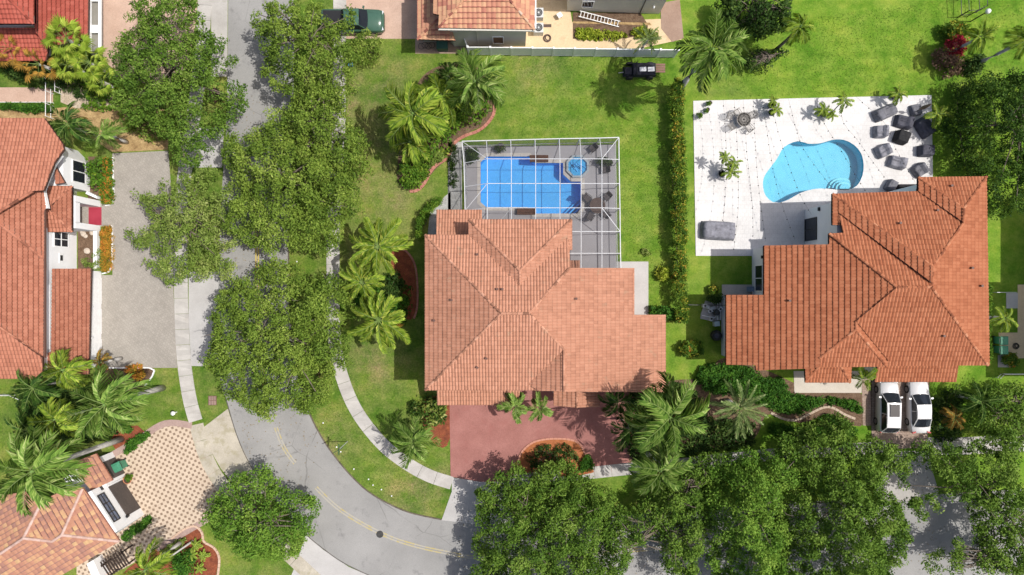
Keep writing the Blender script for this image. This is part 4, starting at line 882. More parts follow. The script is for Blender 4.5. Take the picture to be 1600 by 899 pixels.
# white gutters and parapets
mb = MB(); a, b = P(70.5, 330, 5.35), P(70.5, 559, 5.3); mb.box(((a+b)/2), (.12, (a-b).length, .14)); mb.build('gutter', fascia_brown, H3)
mb = MB()
for q in ([(69, 298), (86, 257)], [(86, 257), (97, 243)], [(69, 298), (75, 326)]):
    a, b = P(*q[0], 5.3), P(*q[1], 5.3); d = b-a; mb.box((a+b)/2, (d.length, .14, .3), math.atan2(d.y, d.x))
mb.build('parapet', white, H3)
mb = MB(); a, b = P(76, 445, 3.3), P(76, 545, 3.3); mb.box((a+b)/2, (.35, (a-b).length, .3)); mb.build('parapet', white, H3)
mat_o = thing('door_mat', 'dark red carpet at the arched entrance of the left house', 'mat', P(149, 338))
red_mat = mottled('red carpet', (.33, .035, .06, 1), (.40, .05, .08, 1), 1, 20, .2)
mb = MB(); mb.prism(pp([(139, 324), (159, 324), (159, 352), (139, 352)]), .032, .05); mb.build('carpet', red_mat, mat_o)
for k, (px, py, s) in enumerate(((130, 366, .24), (134, 369, .2), (143, 364, .22), (136, 392, .26), (128, 363, .17))):
    bm = bmesh.new(); bmesh.ops.create_icosphere(bm, subdivisions=2, radius=s)
    for v in bm.verts: v.co *= 1+.25*noise.noise(v.co*3+Vector((k, 0, 0))); v.co.z *= .6
    me = bpy.data.meshes.new('boulder'); bm.to_mesh(me); bm.free(); me.materials.append(mottled('boulder', (.50, .42, .34, 1), (.66, .58, .50, 1)) if 'boulder' not in MATS else MATS['boulder'])
    o = link('boulder', me); o.location = P(px, py, .12); setp(o, 'pale round boulder in the brown bed beside the white facade', 'rock', 'boulders in the bed of the left house')
mb = MB(); mb.prism(pp([(150.5, 356), (156, 356), (156, 421), (150.5, 421)]), 0, .45); o = mb.build('garden_wall', stucco); setp(o, 'low white planter wall between brown bed and lower orange hedge', 'wall')
mb = MB(); mb.prism(pp([(141, 300), (157, 308), (157, 312), (139, 304)]), 0, .5); o = mb.build('garden_wall', stucco); setp(o, 'low white wall between the shrub and the arched entrance', 'wall')
# --- top left red house
H4 = house('red roofed house cut off by the top left corner', 60, 20)
rS = Plane('S', (30, 38, 6)); rE = Plane('E', (54, 10, 6)); rE2 = Plane('E', (139, 30, 3.6), .2); rS2 = Plane('S', (30, 95, 3.2), .3)
roof(H4, [(rS, [(-60, -20), (-4, -20), (53, 38), (-60, 38)]), (rE, [(-4, -20), (54, -20), (54, 37)]), (rE2, [(54, -30), (139, -30), (138, 60), (75, 75), (56, 50), (54, 38)]), (rS2, [(-60, 44), (56, 44), (76, 75), (72, 96), (-60, 96)])],
     [(rS, (-4, -20), (53, 38))], T_red, fascia_brown, tw=.30, te=.33)
for poly, z in (([(-60, -40), (56, -40), (56, 48), (-60, 48)], 5.8), ([(40, -40), (150, -40), (150, 62), (40, 62)], 3.1), ([(-60, 40), (80, 40), (80, 88), (-60, 88)], 3.0)):
    wall_prism(H4, poly, 0, z, mottled('red wall', (.30, .08, .06, 1), (.36, .10, .08, 1)) if z > 5 and 'red wall' not in MATS else stucco)
pergola = thing('pergola', 'white framed carport strip on the side of the red roofed house', 'pergola', P(152, 20))
for xx in (140.5, 156.5):
    mb = MB(); a, b = P(xx, -30, 2.9), P(xx, 80, 2.9); mb.box((a+b)/2, (.2, (a-b).length, .2)); mb.build('beam', white, pergola)
for yy, hgt in ((-5, .2), (1, .2), (46, .9)):
    mb = MB(); a, b = P(141, yy, 2.9), P(156, yy, 2.9); mb.box((a+b)/2, ((a-b).length, .2 if hgt < .5 else .65, .18)); mb.build('crossbeam', white, pergola)
mb = MB(); mb.prism([P(x, y, 2.7) for x, y in ((141, -28), (156, -28), (156, 80), (141, 80))], 2.6, 2.66); mb.build('roof_panel', mottled('grey panel', (.24, .23, .20, 1), (.30, .29, .26, 1)), pergola)
# --- bottom left house, turned
ang = math.radians(30)
H5 = house('brown and pink tiled house beside the patterned driveway', 60, 850)
NE = Plane(ang, (156, 804, 4.3), .36); SE = Plane(ang-math.pi/2, (140, 872, 4.3), .36); NW = Plane(ang+math.pi/2, (20, 775, 4.6), .3); gN = Plane(ang, (163, 731, 2.9), .25); NEl = Plane(ang, (120, 765, 4.5), .25)
roof(H5, [(NE, [(129, 762), (187, 846), (97, 836)]), (SE, [(187, 846), (95, 900), (40, 930), (-60, 930), (-60, 905), (0, 866), (37, 841), (82, 846), (97, 836)]),
          (NEl, [(129, 762), (97, 836), (82, 846), (37, 841), (65, 783), (95, 768)]), (NW, [(65, 783), (37, 841), (0, 866), (-60, 905), (-60, 785), (0, 775), (40, 768)]),
          (gN, [(116, 722), (150, 709), (176, 751), (143, 767), (125, 745)])],
     [(NE, (97, 836), (129, 764)), (NE, (97, 836), (187, 846)), (SE, (97, 836), (82, 846)), (SE, (82, 846), (37, 841)), (SE, (37, 841), (-30, 886)), (NEl, (37, 841), (66, 784))], T_brown, fascia_red, tw=.36, te=.36, hump=.025, lift=.05, cmat=tile_mat('pale pink caps', [(0, (.50, .33, .28, 1)), (1, (.66, .48, .42, 1))]))
for poly, z in (([(188, 745), (226, 804), (190, 829), (140, 850), (60, 870), (60, 800), (130, 775)], 4.1), ([(160, 712), (176, 706), (196, 744), (170, 765), (140, 765), (132, 735)], 2.7), ([(-60, 800), (140, 800), (170, 835), (90, 890), (-60, 895)], 4.1)):
    wall_prism(H5, poly, 0, z, stucco)
g1, g2 = P(188, 745), P(226, 804); dd = (g2-g1).normalized(); oo = Vector((-dd.y, dd.x, 0)); oo = oo if oo.x > 0 else -oo
mb = MB(); mid = g1.lerp(g2, .46)+oo*.03; Lg = 2.4*1.2
for k in range(4): mb.box((mid.x, mid.y, .3+.52*k), (Lg, .06, .5), math.atan2(dd.y, dd.x))
mb.build('garage_door', mottled('dark taupe door', (.095, .08, .075, 1), (.12, .10, .09, 1)), H5)
a, b = g1.lerp(g2, .16), g1.lerp(g2, .80)
wall_quad_frame(H5, a, b, 3.0, 3.85, (oo.x, oo.y), dark, glass_sky, mull=(3, 2))
mb = MB(); c = g1.lerp(g2, .84)+oo*.12; mb.lathe((c.x, c.y, 2.0), [(.08, 0), (.13, .3), (.02, .45)], 8); mb.build('wall_lamp', dark, H5)
mb = MB(); c = g1.lerp(g2, .05)+oo*.04; mb.box((c.x, c.y, 2.9), (.35, .08, .22), math.atan2(dd.y, dd.x)); mb.build('wall_vent', dark, H5)
g3, g4 = P(176, 706), P(196, 744); mid = g3.lerp(g4, .5)+oo*.03; mb = MB()
for k in range(4): mb.box((mid.x, mid.y, .3+.52*k), (1.9, .06, .5), math.atan2(dd.y, dd.x))
mb.build('garage_door', MATS['dark taupe door'], H5)
# --- top house
H6 = house('house with blended pink and tan roof behind the white fence', 760, 10)
mS = Plane('S', (760, 46, 5.1)); mW = Plane('W', (681, 10, 5.1)); mE = Plane('E', (836, 20, 5.1)); lW = Plane('W', (652, 30, 3.1), .33); lS = Plane('S', (680, 63, 3.1), .33)
roof(H6, [(mS, [(685, 44), (729, -5), (745, -30), (770, -30), (796, 0), (835, 47)]), (mW, [(678, -40), (740, -40), (745, -30), (729, -5), (685, 44), (686, 24), (677, 22)]), (mE, [(770, -30), (836, -30), (835, 47), (796, 0)]),
          (lW, [(652, -20), (690, -20), (690, 24), (663, 47), (652, 62)]), (lS, [(690, 24), (700, 30), (712, 64), (652, 62), (663, 47)])],
     [(mS, (685, 44), (729, -5)), (mS, (835, 47), (796, 0)), (lS, (690, 24), (652, 62))], T_mix, fascia_brown, tw=.38, te=.38, hump=.05)
for poly, z in (([(698, -60), (821, -60), (821, 73), (710, 73), (698, 60)], 4.95), ([(662, -60), (700, -60), (700, 66), (662, 66)], 3.0)):
    wall_prism(H6, poly, 0, z, stucco_grey)
y6 = P(0, 73).y; wall_quad_frame(H6, (P(771, 0).x, y6), (P(787, 0).x, y6), .9, 2.4, (0, -1), white, mottled('boarded window', (.16, .09, .05, 1), (.22, .13, .08, 1)))
mb = MB(); mb.box((P(748, 0).x, y6-.06, 2.5), (.06, .12, 4.5)); mb.build('downpipe', stucco_grey, H6)
mb = MB(); a, b = P(685, 46.5, 5.0), P(836, 48.5, 5.0); d = b-a; mb.box((a+b)/2, (d.length, .12, .13), math.atan2(d.y, d.x)); mb.build('gutter', stucco_grey, H6)
mb = MB(); mb.box(P(837, 0, 4.9)+Vector((0, .0, 0)), (.1, 4.6, .13)); mb.build('gutter', white, H6)
H7 = house('beige walled house at the top edge with a small dark window', 960, 0)
wall_prism(H7, [(884, -80), (1032, -80), (1040, -20), (1030, 22), (886, 17)], 0, 5.2, stucco_grey)
ya, yb = P(886, 17), P(1030, 22); wd = (yb-ya).normalized(); wn_ = Vector((wd.y, -wd.x, 0))
wall_quad_frame(H7, ya+wd*1.15, ya+wd*2.1, 1.0, 2.2, (wn_.x, wn_.y), white, glass_dark)
mb = MB(); c = ya+wd*6.3+wn_*.03; mb.box((c.x, c.y, 2.5), (.05, .08, 5), 0); mb.build('downpipe', dark, H7)
mb = MB(); c = ya+wd*7.2+wn_*.12; mb.lathe((c.x, c.y, 1.5), [(.1, 0), (.1, .2), (.02, .3)], 8); mb.build('wall_lamp', white, H7)

H8 = house('neighbouring house just beyond the right edge that shades the side yard', 1700, 450)
rr1 = Plane('W', (1712, 380, 6.0)); rr2 = Plane('W', (1692, 520, 6.0))
roof(H8, [(rr1, [(1724, 296), (1860, 296), (1860, 440), (1724, 440)]), (rr2, [(1694, 440), (1860, 440), (1860, 606), (1694, 606)])], [], T_east, fascia_brown, tw=.30, te=.385)
for poly in ([(1640, 314), (1745, 314), (1745, 440), (1640, 440)], [(1614, 441), (1745, 441), (1745, 588), (1614, 588)]): wall_prism(H8, poly, 0, 5.7, stucco)
# ------------------------------------------------------------------ screen cage
cage = thing('screen_enclosure', 'white framed insect screen cage over the blue pool', 'screen enclosure', P(845, 320))
ZO, ZI = 2.8, 4.0
def bar(a, b, w_=.045, name='beam', par=cage, m=None):
    d = (b-a); L = d.length; d.normalize(); s = d.cross(Vector((0, 0, 1)))
    if s.length < 1e-3: s = Vector((1, 0, 0))
    s.normalize(); u = s.cross(d); h = w_/2; vs = [p+s*i*h+u*j*h for p in (a, b) for i, j in ((-1, -1), (1, -1), (1, 1), (-1, 1))]
    mb = MB(); mb.add(vs, [(0, 1, 2, 3)[::-1], (4, 5, 6, 7), (0, 1, 5, 4), (1, 2, 6, 5), (2, 3, 7, 6), (3, 0, 4, 7)]); return mb.build(name, m or screen_frame, par)
def quadp(name, pts, par, m): mb = MB(); mb.add(pts, [tuple(range(len(pts)))]); return mb.build(name, m, par)
cx = [761.5, 799, 837, 875, 908, 940.5]; ry = [248.5, 287, 325, 362, 396]
outN = [(722, 221), (760, 220), (798, 219), (836, 218), (874, 217), (906, 216.5), (937, 216), (967, 215)]
outE = [(967, 215), (967.3, 249.5), (968, 287), (968.7, 326), (969, 362), (969.5, 396), (970, 420)]
outW = [(722, 221), (725, 255), (726, 292), (727, 329)]
I = lambda i, j: P(cx[i], ry[j] if j < 5 else 420, ZI)
O = lambda q: P(q[0], q[1], ZO)
for k in range(7): bar(O(outN[k]), O(outN[k+1]), .07)
for k in range(6): bar(O(outE[k]), O(outE[k+1]), .07)
for k in range(3): bar(O(outW[k]), O(outW[k+1]), .07)
for i in range(6): bar(I(i, 0), O(outN[i+1]))
for j in range(5): bar(I(5, j), O(outE[j+1]))
for j in range(3): bar(I(0, j), O(outW[j+1]))
bar(I(0, 0), O(outW[0])); bar(I(5, 0), O(outN[7])); bar(I(0, 1), O(outW[3])); bar(I(5, 2), O(outE[4])); bar(I(1, 2), P(783, 344, 3.6))
for j in range(2):
    for i in range(5): bar(I(i, j), I(i+1, j))
for i in range(1, 5): bar(I(i, 2), I(i+1, 2))
bar(I(0, 2), I(1, 2))
for j in (3, 4): bar(I(5, j), I(4, j)); bar(I(4, j), P(886, ry[j], ZI))
for i in (0, 1, 2, 3):
    for j in (0, 1): bar(I(i, j), I(i, j+1))
    bar(I(i, 2), P(cx[i], 345, ZI))
for i in (4, 5):
    for j in range(5): bar(I(i, j), I(i, j+1))
def vpost(q, nm='post'):
    t = O(q); bar(Vector((t.x, t.y, .05)), t-Vector((0, 0, .05)), .07, nm)
for q in outN+outE[1:]+outW[1:]: vpost(q)
def rail(L):
    for a, b in zip(L, L[1:]):
        A, B = O(a), O(b); A2, B2 = Vector((A.x, A.y, 1.0)), Vector((B.x, B.y, 1.0)); bar(A2, B2, .05, 'rail')
        quadp('screen_panel', [Vector((A.x, A.y, .06)), Vector((B.x, B.y, .06)), B, A], cage, screen)
rail(outN); rail(outE); rail(outW)
def cell(pts): quadp('screen_panel', [p-Vector((0, 0, .03)) for p in pts], cage, screen)
for j in range(2):
    for i in range(5): cell([I(i, j), I(i+1, j), I(i+1, j+1), I(i, j+1)])
for i in range(4): cell([I(i, 2), I(i+1, 2), P(cx[i+1], 345, ZI), P(cx[i], 345, ZI)])
for j in (2, 3, 4): cell([I(4, j), I(5, j), I(5, j+1), I(4, j+1)]); cell([P(886, ry[j] if j > 2 else 345, ZI), I(4, j), I(4, j+1), P(886, ry[j+1] if j < 4 else 420, ZI)])
for i in range(5): cell([O(outN[i+1]), O(outN[i+2]), I(i+1, 0), I(i, 0)])
cell([O(outN[0]), O(outN[1]), I(0, 0)]); cell([O(outN[6]), O(outN[7]), I(5, 0)]); cell([O(outN[7]), O(outE[1]), I(5, 0)])
for j in range(5): cell([I(5, j), O(outE[j+1]), O(outE[j+2] if j < 5 else outE[6]), I(5, j+1)])
cell([O(outW[0]), I(0, 0), O(outW[1])])
for j in range(2): cell([I(0, j), I(0, j+1), O(outW[j+2]), O(outW[j+1])])
# ------------------------------------------------------------------ furniture
sling = mottled('charcoal sling fabric', (.09, .08, .085, 1), (.14, .125, .13, 1), 3, 20, .3)
lace = plain('grey cast metal', (.16, .15, .14, 1), .5, metal=.3); dkwood = mottled('dark bronze table', (.10, .07, .06, 1), (.15, .105, .09, 1), 3, 15, .3)
def make_chair(label, mat, frame, group, open_=False):
    t = thing('patio_chair', label, 'chair', (0, 0, 0), group=group)
    def b(n, f, m=frame): mb = MB(); f(mb); return mb.build(n, m, t, world=False)
    if open_:
        def seat(mb):
            for k in range(6): mb.box((0, -.22+.088*k, .43), (.48, .035, .025))
            for s in (-1, 1): mb.box((.24*s, 0, .43), (.03, .5, .03))
        def back(mb):
            for k in range(5): mb.box((-.2+.1*k, .27+.0, .66), (.03, .03, .42))
            mb.box((0, .28, .88), (.5, .035, .04)); mb.box((0, .27, .56), (.46, .03, .03))
    else:
        def seat(mb): mb.box((0, 0, .42), (.52, .52, .04)); mb.box((0, 0, .445), (.46, .46, .02))
        def back(mb): mb.box((0, .33, .68), (.52, .05, .52), 0, 0, 1, -.25)
    b('seat', seat, mat); b('backrest', back, mat)
    for sx in (-1, 1):
        for sy in (-1, 1): b('leg', lambda mb: mb.tube([(sx*.25, sy*.24, .42), (sx*.28, sy*.29, 0)], .018, 6))
        b('armrest', lambda mb: mb.tube([(sx*.27, .3, .66), (sx*.30, 0, .65), (sx*.29, -.26, .62), (sx*.27, -.26, .42)], .022, 6))
    return t
def make_table(label, px, py, r, mat, frame, lacy=False):
    t = thing('patio_table', label, 'table', P(px, py, .05)); c = Vector((0, 0, 0))
    mb = MB()
    if lacy:
        mb.lathe((0, 0, .70), [(r, 0), (r, .03), (r-.05, .03), (r-.05, 0), (r, 0)], 24)
        for k in range(12): a = math.pi*k/12; mb.box((0, 0, .71), (2*r-.04, .03, .02), a)
        for rr in (.18, .38): mb.lathe((0, 0, .705), [(rr, 0), (rr, .03), (rr-.03, .03), (rr-.03, 0), (rr, 0)], 20)
    else: mb.lathe((0, 0, .70), [(r-.02, 0), (r, .01), (r, .03), (r-.02, .04)], 28)
    mb.build('tabletop', mat, t, world=False)
    for k in range(4):
        a = math.pi/4+math.pi/2*k; mb = MB(); mb.tube([(math.cos(a)*r*.6, math.sin(a)*r*.6, .69), (math.cos(a)*r*.3, math.sin(a)*r*.3, .35), (math.cos(a)*r*.62, math.sin(a)*r*.62, 0)], .022, 6); mb.build('leg', frame, t, world=False)
    return t
ch0 = make_chair('charcoal sling chair', sling, dark, None); ch1 = make_chair('grey open metal chair', lace, lace, None, True)
first = {id(ch0): True, id(ch1): True}
def put(proto, px, py, rz, label, group=None):
    loc = P(px, py, .055)
    if first[id(proto)]: first[id(proto)] = False; proto.location = loc; proto.rotation_euler = (0, 0, rz); proto['label'] = label; o = proto
    else: o = dup(proto, loc, rz, label)
    if group: o['group'] = group
    return o
make_table('round dark bronze dining table under the right bay of the screen cage', 932, 323, .68, dkwood, dark)
g = 'chairs around the caged dining table'
for k, (px, py, lab) in enumerate(((947, 309, 'charcoal chair at the upper right of the caged dining table'), (917, 311, 'charcoal chair at the upper left of the caged dining table'), (922, 339, 'charcoal chair pulled out below left of the caged dining table'), (945, 336, 'charcoal chair at the lower right of the caged dining table'))):
    a = math.atan2(-(py-323), px-932); put(ch0, px, py, a-math.pi/2, lab, g)
put(ch0, 925, 234, 2.2-math.pi, 'charcoal lounge chair in the top right corner of the cage'); put(ch0, 944, 267, -1.5, 'charcoal chair by the right cage wall beside the spa')
make_table('round open work metal table on the white terrace', 1158, 190, .62, lace, lace, True)
g = 'open metal chairs around the terrace table'
for px, py, lab in ((1149, 179, 'open metal chair on the upper left of the terrace table'), (1173, 182, 'open metal chair on the upper right of the terrace table'), (1141, 200, 'open metal chair on the lower left of the terrace table'), (1168, 203, 'open metal chair below the terrace table'), (1138, 184, 'open metal chair farthest left of the terrace table')):
    a = math.atan2(-(py-190), px-1156); put(ch1, px, py, a-math.pi/2, lab, g)
def cloth_mat(name, c, k=.3):
    m, nt, b = base_mat(name, .75, .25); v = coord(nt); n = noise_n(nt, v, 3.2, 5, .6); n2 = noise_n(nt, v, 11, 4, .6)
    nt.links.new(mix(nt, rng(nt, n, .3, .7), K(c, 1-k), K(c, 1+k)), b.inputs['Base Color']); bump(nt, b, n2, .5, .06); return m
cl_grey = cloth_mat('grey furniture cover', (.15, .15, .17, 1)); cl_navy = cloth_mat('dark grey cover', (.075, .075, .095, 1)); cl_black = cloth_mat('black cover', (.022, .022, .024, 1)); cl_mid = cloth_mat('steel grey cover', (.21, .21, .24, 1))
def covered(px, py, lx, ly, h, rz, mat, label, seed, back=.3, group='covered patio furniture on the white terrace', lowfront=True):
    bm = bmesh.new(); n = 12; R = random.Random(seed); G = [[None]*(n+1) for _ in range(n+1)]
    def prof(u, v):
        e = max(abs(u), abs(v)); z = h if e < .80 else h*(1-((e-.80)/.20)**1.6*.96)
        if lowfront and u > -.2: z *= .70+.12*max(0, -u*2)
        z += .10*noise.noise(Vector((u*2.5+seed, v*2.5, 0)))*h+.05*abs(noise.noise(Vector((u*5+seed, v*5, 3)))); return max(.02, z)
    for i in range(n+1):
        for j in range(n+1):
            u, v = -1+2*i/n, -1+2*j/n; rr = 1-.06*abs(u*v)**2+.03*noise.noise(Vector((u*2, v*2, seed*3.1))); k = .80+.2*max(abs(u), abs(v))**3
            G[i][j] = bm.verts.new((u*lx/2*rr*(.93+.07*(1 if max(abs(u), abs(v)) > .99 else .97)), v*ly/2*rr, prof(u, v)))
    for i in range(n):
        for j in range(n): bm.faces.new((G[i][j], G[i+1][j], G[i+1][j+1], G[i][j+1]))
    me = bpy.data.meshes.new('furniture_cover'); bm.to_mesh(me); bm.free(); me.materials.append(mat); me.polygons.foreach_set('use_smooth', [True]*len(me.polygons))
    root = thing('covered_furniture', label, 'covered furniture', P(px, py, .05), rz, group)
    link('cover', me, root, world=False)
    mb = MB(); # hem cord
    pts = [(math.copysign(1, math.cos(a))*abs(math.cos(a))**.35*lx*.49, math.copysign(1, math.sin(a))*abs(math.sin(a))**.35*ly*.49, .05) for a in [2*math.pi*k/24 for k in range(25)]]
    mb.tube(pts, .018, 5); mb.build('hem', mat, root, world=False)
    mb = MB()
    for k in range(3): a = R.uniform(-.5, .5)*ly; mb.tube([(-lx*.42, a, h*1.0), (0, a*.7, h*.86), (lx*.40, a*.9, h*.72)] if lowfront else [(-lx*.4, a*.6, h*1.01), (lx*.4, a*.6, h*1.01)], .014, 5)
    mb.build('seam', mat, root, world=False); return root
r_ = math.radians
covered(1381, 177, 2.15, 1.05, .75, r_(24), cl_grey, 'long grey covered sofa nearest the top edge of the terrace', 1)
covered(1429, 173, 1.0, 1.0, .35, r_(10), cl_grey, 'low square grey cover with a pole, top right of the terrace', 2, lowfront=False)
covered(1409, 192, 1.5, 1.1, .8, r_(-15+180), cl_navy, 'dark grey covered armchair between the long sofa and the tilted large cover', 3)
covered(1441, 201, 1.75, 1.15, .8, r_(-58), cl_navy, 'large tilted dark cover against the right terrace edge', 4, lowfront=False)
covered(1373, 207, 1.1, 1.1, .85, r_(180), cl_mid, 'light grey covered armchair, leftmost of the upper group', 5)
covered(1405, 216, 1.15, 1.1, .85, r_(160), cl_black, 'black covered armchair in the middle of the terrace group', 6, lowfront=False)
covered(1377, 237, 1.15, 1.1, .85, r_(205), cl_mid, 'grey covered armchair nearest the deep end of the turquoise pool', 7)
covered(1443, 237, 1.25, 1.0, .8, r_(0), cl_navy, 'dark covered chair touching the right terrace edge above the roof', 8, lowfront=False)
covered(1399, 255, 1.5, 1.05, .8, r_(165), cl_mid, 'grey covered armchair between the pool steps and the roof corner', 9)
covered(1434, 267, 1.1, 1.1, .8, r_(215), cl_grey, 'crumpled grey cover just above the step of the orange roof', 10)
covered(1121, 361, 3.1, 1.65, .8, r_(-3), cl_mid, 'very large grey covered sofa set alone at the lower left of the terrace', 11, group=None, lowfront=False)
covered(1413, 294, 1.9, .6, .55, r_(0), cl_black, 'black covered lounger tucked along the roof edge', 12, lowfront=False)
covered(1389, 291, 1.0, .8, .7, r_(60), cl_grey, 'small pointed grey cover left of the black lounger by the roof edge', 13, lowfront=False)
um = thing('parasol', 'closed leaning brown parasol over the top right terrace corner', 'parasol', P(1431, 175, .4)); mb = MB(); mb.tube([P(1431, 175, .4), P(1440, 169, 1.4)], .035, 6); mb.build('pole', dark, um)
mb = MB(); a, b = P(1437, 171, 1.2), P(1456, 163, 2.5); mb.tube([a, a.lerp(b, .3), a.lerp(b, .8), b], [.05, .16, .10, .02], 8); mb.build('canopy', mottled('brown canvas', (.16, .11, .07, 1), (.22, .16, .11, 1)), um)
# string lights
def lights(pts, z0, z1, label):
    r = thing('string_light', label, 'string lights', P(pts[0][0], pts[0][1], z0), group='string lights strung across the white terrace')
    n = 26; path = []; raw = smooth_path([(x, y, 0) for x, y in pts], 4); m = len(raw)
    for i, v in enumerate(raw): t = i/(m-1); path.append(P(v.x, v.y, z0+(z1-z0)*t-.5*math.sin(math.pi*t)))
    mb = MB(); mb.tube(path, .006, 4); mb.build('wire', dark, r); b = MB(); acc = 0
    for p, q in zip(path, path[1:]):
        acc += (q-p).length
        if acc > .62: acc = 0; b.lathe(q-Vector((0, 0, .10)), [(.02, 0), (.052, .03), (.04, .08), (.015, .10)], 6)
    o = b.build('bulbs', dark, r); o['kind'] = 'stuff'
D = lambda x, y: (1080+x/3.329, 140+y/3.329)
for i, (pts, lab) in enumerate((
    ([D(860, 40), D(1010, 180), D(1060, 300), D(1175, 500)], 'string of bulbs passing right of the pool over the covered chairs'),
    ([D(780, 45), D(790, 165), D(870, 270), D(940, 370), D(1005, 455)], 'string of bulbs ending by the pointed grey cover'),
    ([D(640, 45), D(700, 190), D(770, 300), D(870, 470), D(910, 530)], 'string of bulbs over the deep right end of the turquoise pool'),
    ([D(505, 48), D(560, 250), D(610, 350), D(740, 520)], 'string of bulbs over the middle of the turquoise pool'),
    ([D(410, 48), D(470, 280), D(560, 530), D(625, 650)], 'string of bulbs over the left third of the pool to the glass door'),
    ([D(370, 48), D(420, 380), D(470, 590), D(540, 780)], 'string of bulbs over the left tip of the pool to the house corner'),
    ([D(322, 48), D(335, 300), D(350, 500), D(388, 790)], 'string of bulbs just left of the turquoise pool'),
    ([D(270, 45), D(292, 350), D(318, 600), D(322, 770)], 'string of bulbs right of the potted palm cluster'),
    ([D(222, 45), D(240, 300), D(245, 600), D(222, 830)], 'string of bulbs over the open metal table'),
    ([D(165, 45), D(180, 240), D(182, 480), D(165, 680)], 'leftmost string of bulbs, ending at the large grey cover'))):
    lights(pts, 2.6, 3.2, lab)
# pots
clay = mottled('clay pot', (.40, .16, .08, 1), (.50, .22, .12, 1), 3, 14, .3); pot_d = mottled('dark pot', (.07, .065, .07, 1), (.11, .10, .11, 1)); pot_g = mottled('grey pot', (.30, .30, .32, 1), (.4, .4, .42, 1))
soil = mottled('soil', (.05, .035, .025, 1), (.09, .06, .045, 1), 5, 20, .5)
def pot(px, py, r, h, mat, label, z=.05):
    t = thing('flower_pot', label, 'pot', P(px, py, z)); mb = MB(); mb.lathe((0, 0, 0), [(r*.7, 0), (r, h*.85), (r*1.1, h*.86), (r*1.1, h), (r*.9, h), (r*.9, h*.9)], 14); mb.build('vessel', mat, t, world=False, smooth=False)
    mb = MB(); mb.lathe((0, 0, h*.86), [(r*.9, 0), (r*.9, .02)], 14); mb.build('soil', soil, t, world=False); return t
for k, (px, py, r) in enumerate(((1108, 162, 4.6), (1104.5, 172.5, 4.0), (1093.5, 180.5, 5))):
    nm = ('upper right', 'middle', 'lower left')[k]
    pot(px, py, .18, .3, pot_g, f'{nm} pot of the three small round plants in the terrace corner')
    shrub(f'{nm} one of three small round potted plants in the terrace corner', [(px+r*math.cos(a), py+r*math.sin(a)) for a in [k2*math.pi/4 for k2 in range(8)]], .45, .3, 60+k, hedge_leaf, 'potted_plant', 'plant', rad=.12, size=.09, dens=.6, stem=False, per=20)
for px, py, r, h, mt, lab in ((1203, 166, .28, .5, pot_d, 'dark pot of the bushy terrace plant north of the pool'), (1202, 178, .30, .5, pot_g, 'grey pot of the yellow terrace palm north of the pool'), (1284, 179, .3, .5, pot_d, 'dark pot of the spiky palm above the right of the pool'), (1296, 181, .25, .4, pot_g, 'grey pot of the leaning palm above the right of the pool'), (1125, 273, .32, .5, pot_g, 'big grey pot of the three headed palm west of the pool'), (1397, 152, .3, .4, pot_d, 'dark pot at the top edge of the terrace by the long sofa')): pot(px, py, r, h, mt, lab)
palm('bushy green potted plant on the terrace north of the pool', 1208, 158, 1.3, 'pot', .62, 16, 3, base=(1203, 166), trunk_r=.04, name='potted_palm')
palm('yellow green potted palm on the terrace north of the pool', 1213, 172, 1.5, 'pot', .8, 14, 4, base=(1202, 178), trunk_r=.04, name='potted_palm')
palm('spiky potted palm above the right half of the turquoise pool', 1287, 172, 1.3, 'pot', .85, 14, 5, base=(1284, 179), trunk_r=.05, name='potted_palm')
palm('leaning potted palm with long arching yellow fronds on the terrace', 1318, 158, 2.2, 'pot', 1.05, 10, 6, base=(1296, 181), trunk_r=.05, name='potted_palm')
palm('low green palm beside the leaning terrace palm', 1299, 181, 1.0, 'pot', .6, 12, 7, base=(1296, 181), trunk_r=.05, name='potted_palm')
palm('upper head of the three headed palm west of the turquoise pool', 1132, 246, 2.4, 'pot', .7, 14, 8, base=(1125, 273), trunk_r=.045, name='potted_palm')
palm('right head of the three headed palm west of the turquoise pool', 1147, 256, 1.9, 'pot', .8, 12, 9, base=(1126, 273), trunk_r=.045, name='potted_palm')
palm('lower head of the three headed palm west of the turquoise pool', 1143, 271, 1.6, 'pot', .9, 11, 10, base=(1126, 274), trunk_r=.045, name='potted_palm')
palm('bright yellow palm at the top edge of the terrace by the long sofa', 1403, 147, 1.5, 'pot', 1.0, 13, 11, base=(1397, 152), trunk_r=.05, name='potted_palm')
palm('yellow palm on the lawn just right of the terrace corner', 1465, 178, 1.7, 'pot', 1.35, 12, 12, trunk_r=.06)
pot(782, 231, .3, .4, pot_d, 'dark round planter at the top of the caged pool deck'); shrub('small round plant in the planter above the caged pool', [(782+9*math.cos(a), 232+7*math.sin(a)) for a in [k*math.pi/4 for k in range(8)]], .6, .3, 70, dark_leaf, 'potted_plant', 'plant', rad=.2, dens=.5)
shrub('bushy dark plant in the upper left corner of the screen cage', [(726, 232), (745, 230), (750, 240), (742, 255), (728, 253)], 1.0, .06, 71, dark_leaf, 'plant', 'plant', rad=.25)
shrub('dark potted fern by the right cage wall next to the spa', [(928, 248), (945, 245), (958, 250), (955, 258), (935, 258)], .8, .3, 72, dark_leaf, 'potted_plant', 'plant', rad=.2); pot(943, 252, .3, .4, pot_d, 'dark pot of the fern next to the spa')
pot(203, 748, .33, .45, clay, 'terracotta pot beside the patterned driveway', z=.04); shrub('green plant spilling from the terracotta pot on the patterned driveway', [(192, 748), (197, 743), (205, 744), (207, 750), (200, 755)], .4, .35, 73, hedge_leaf, 'potted_plant', 'plant', rad=.16, size=.12)
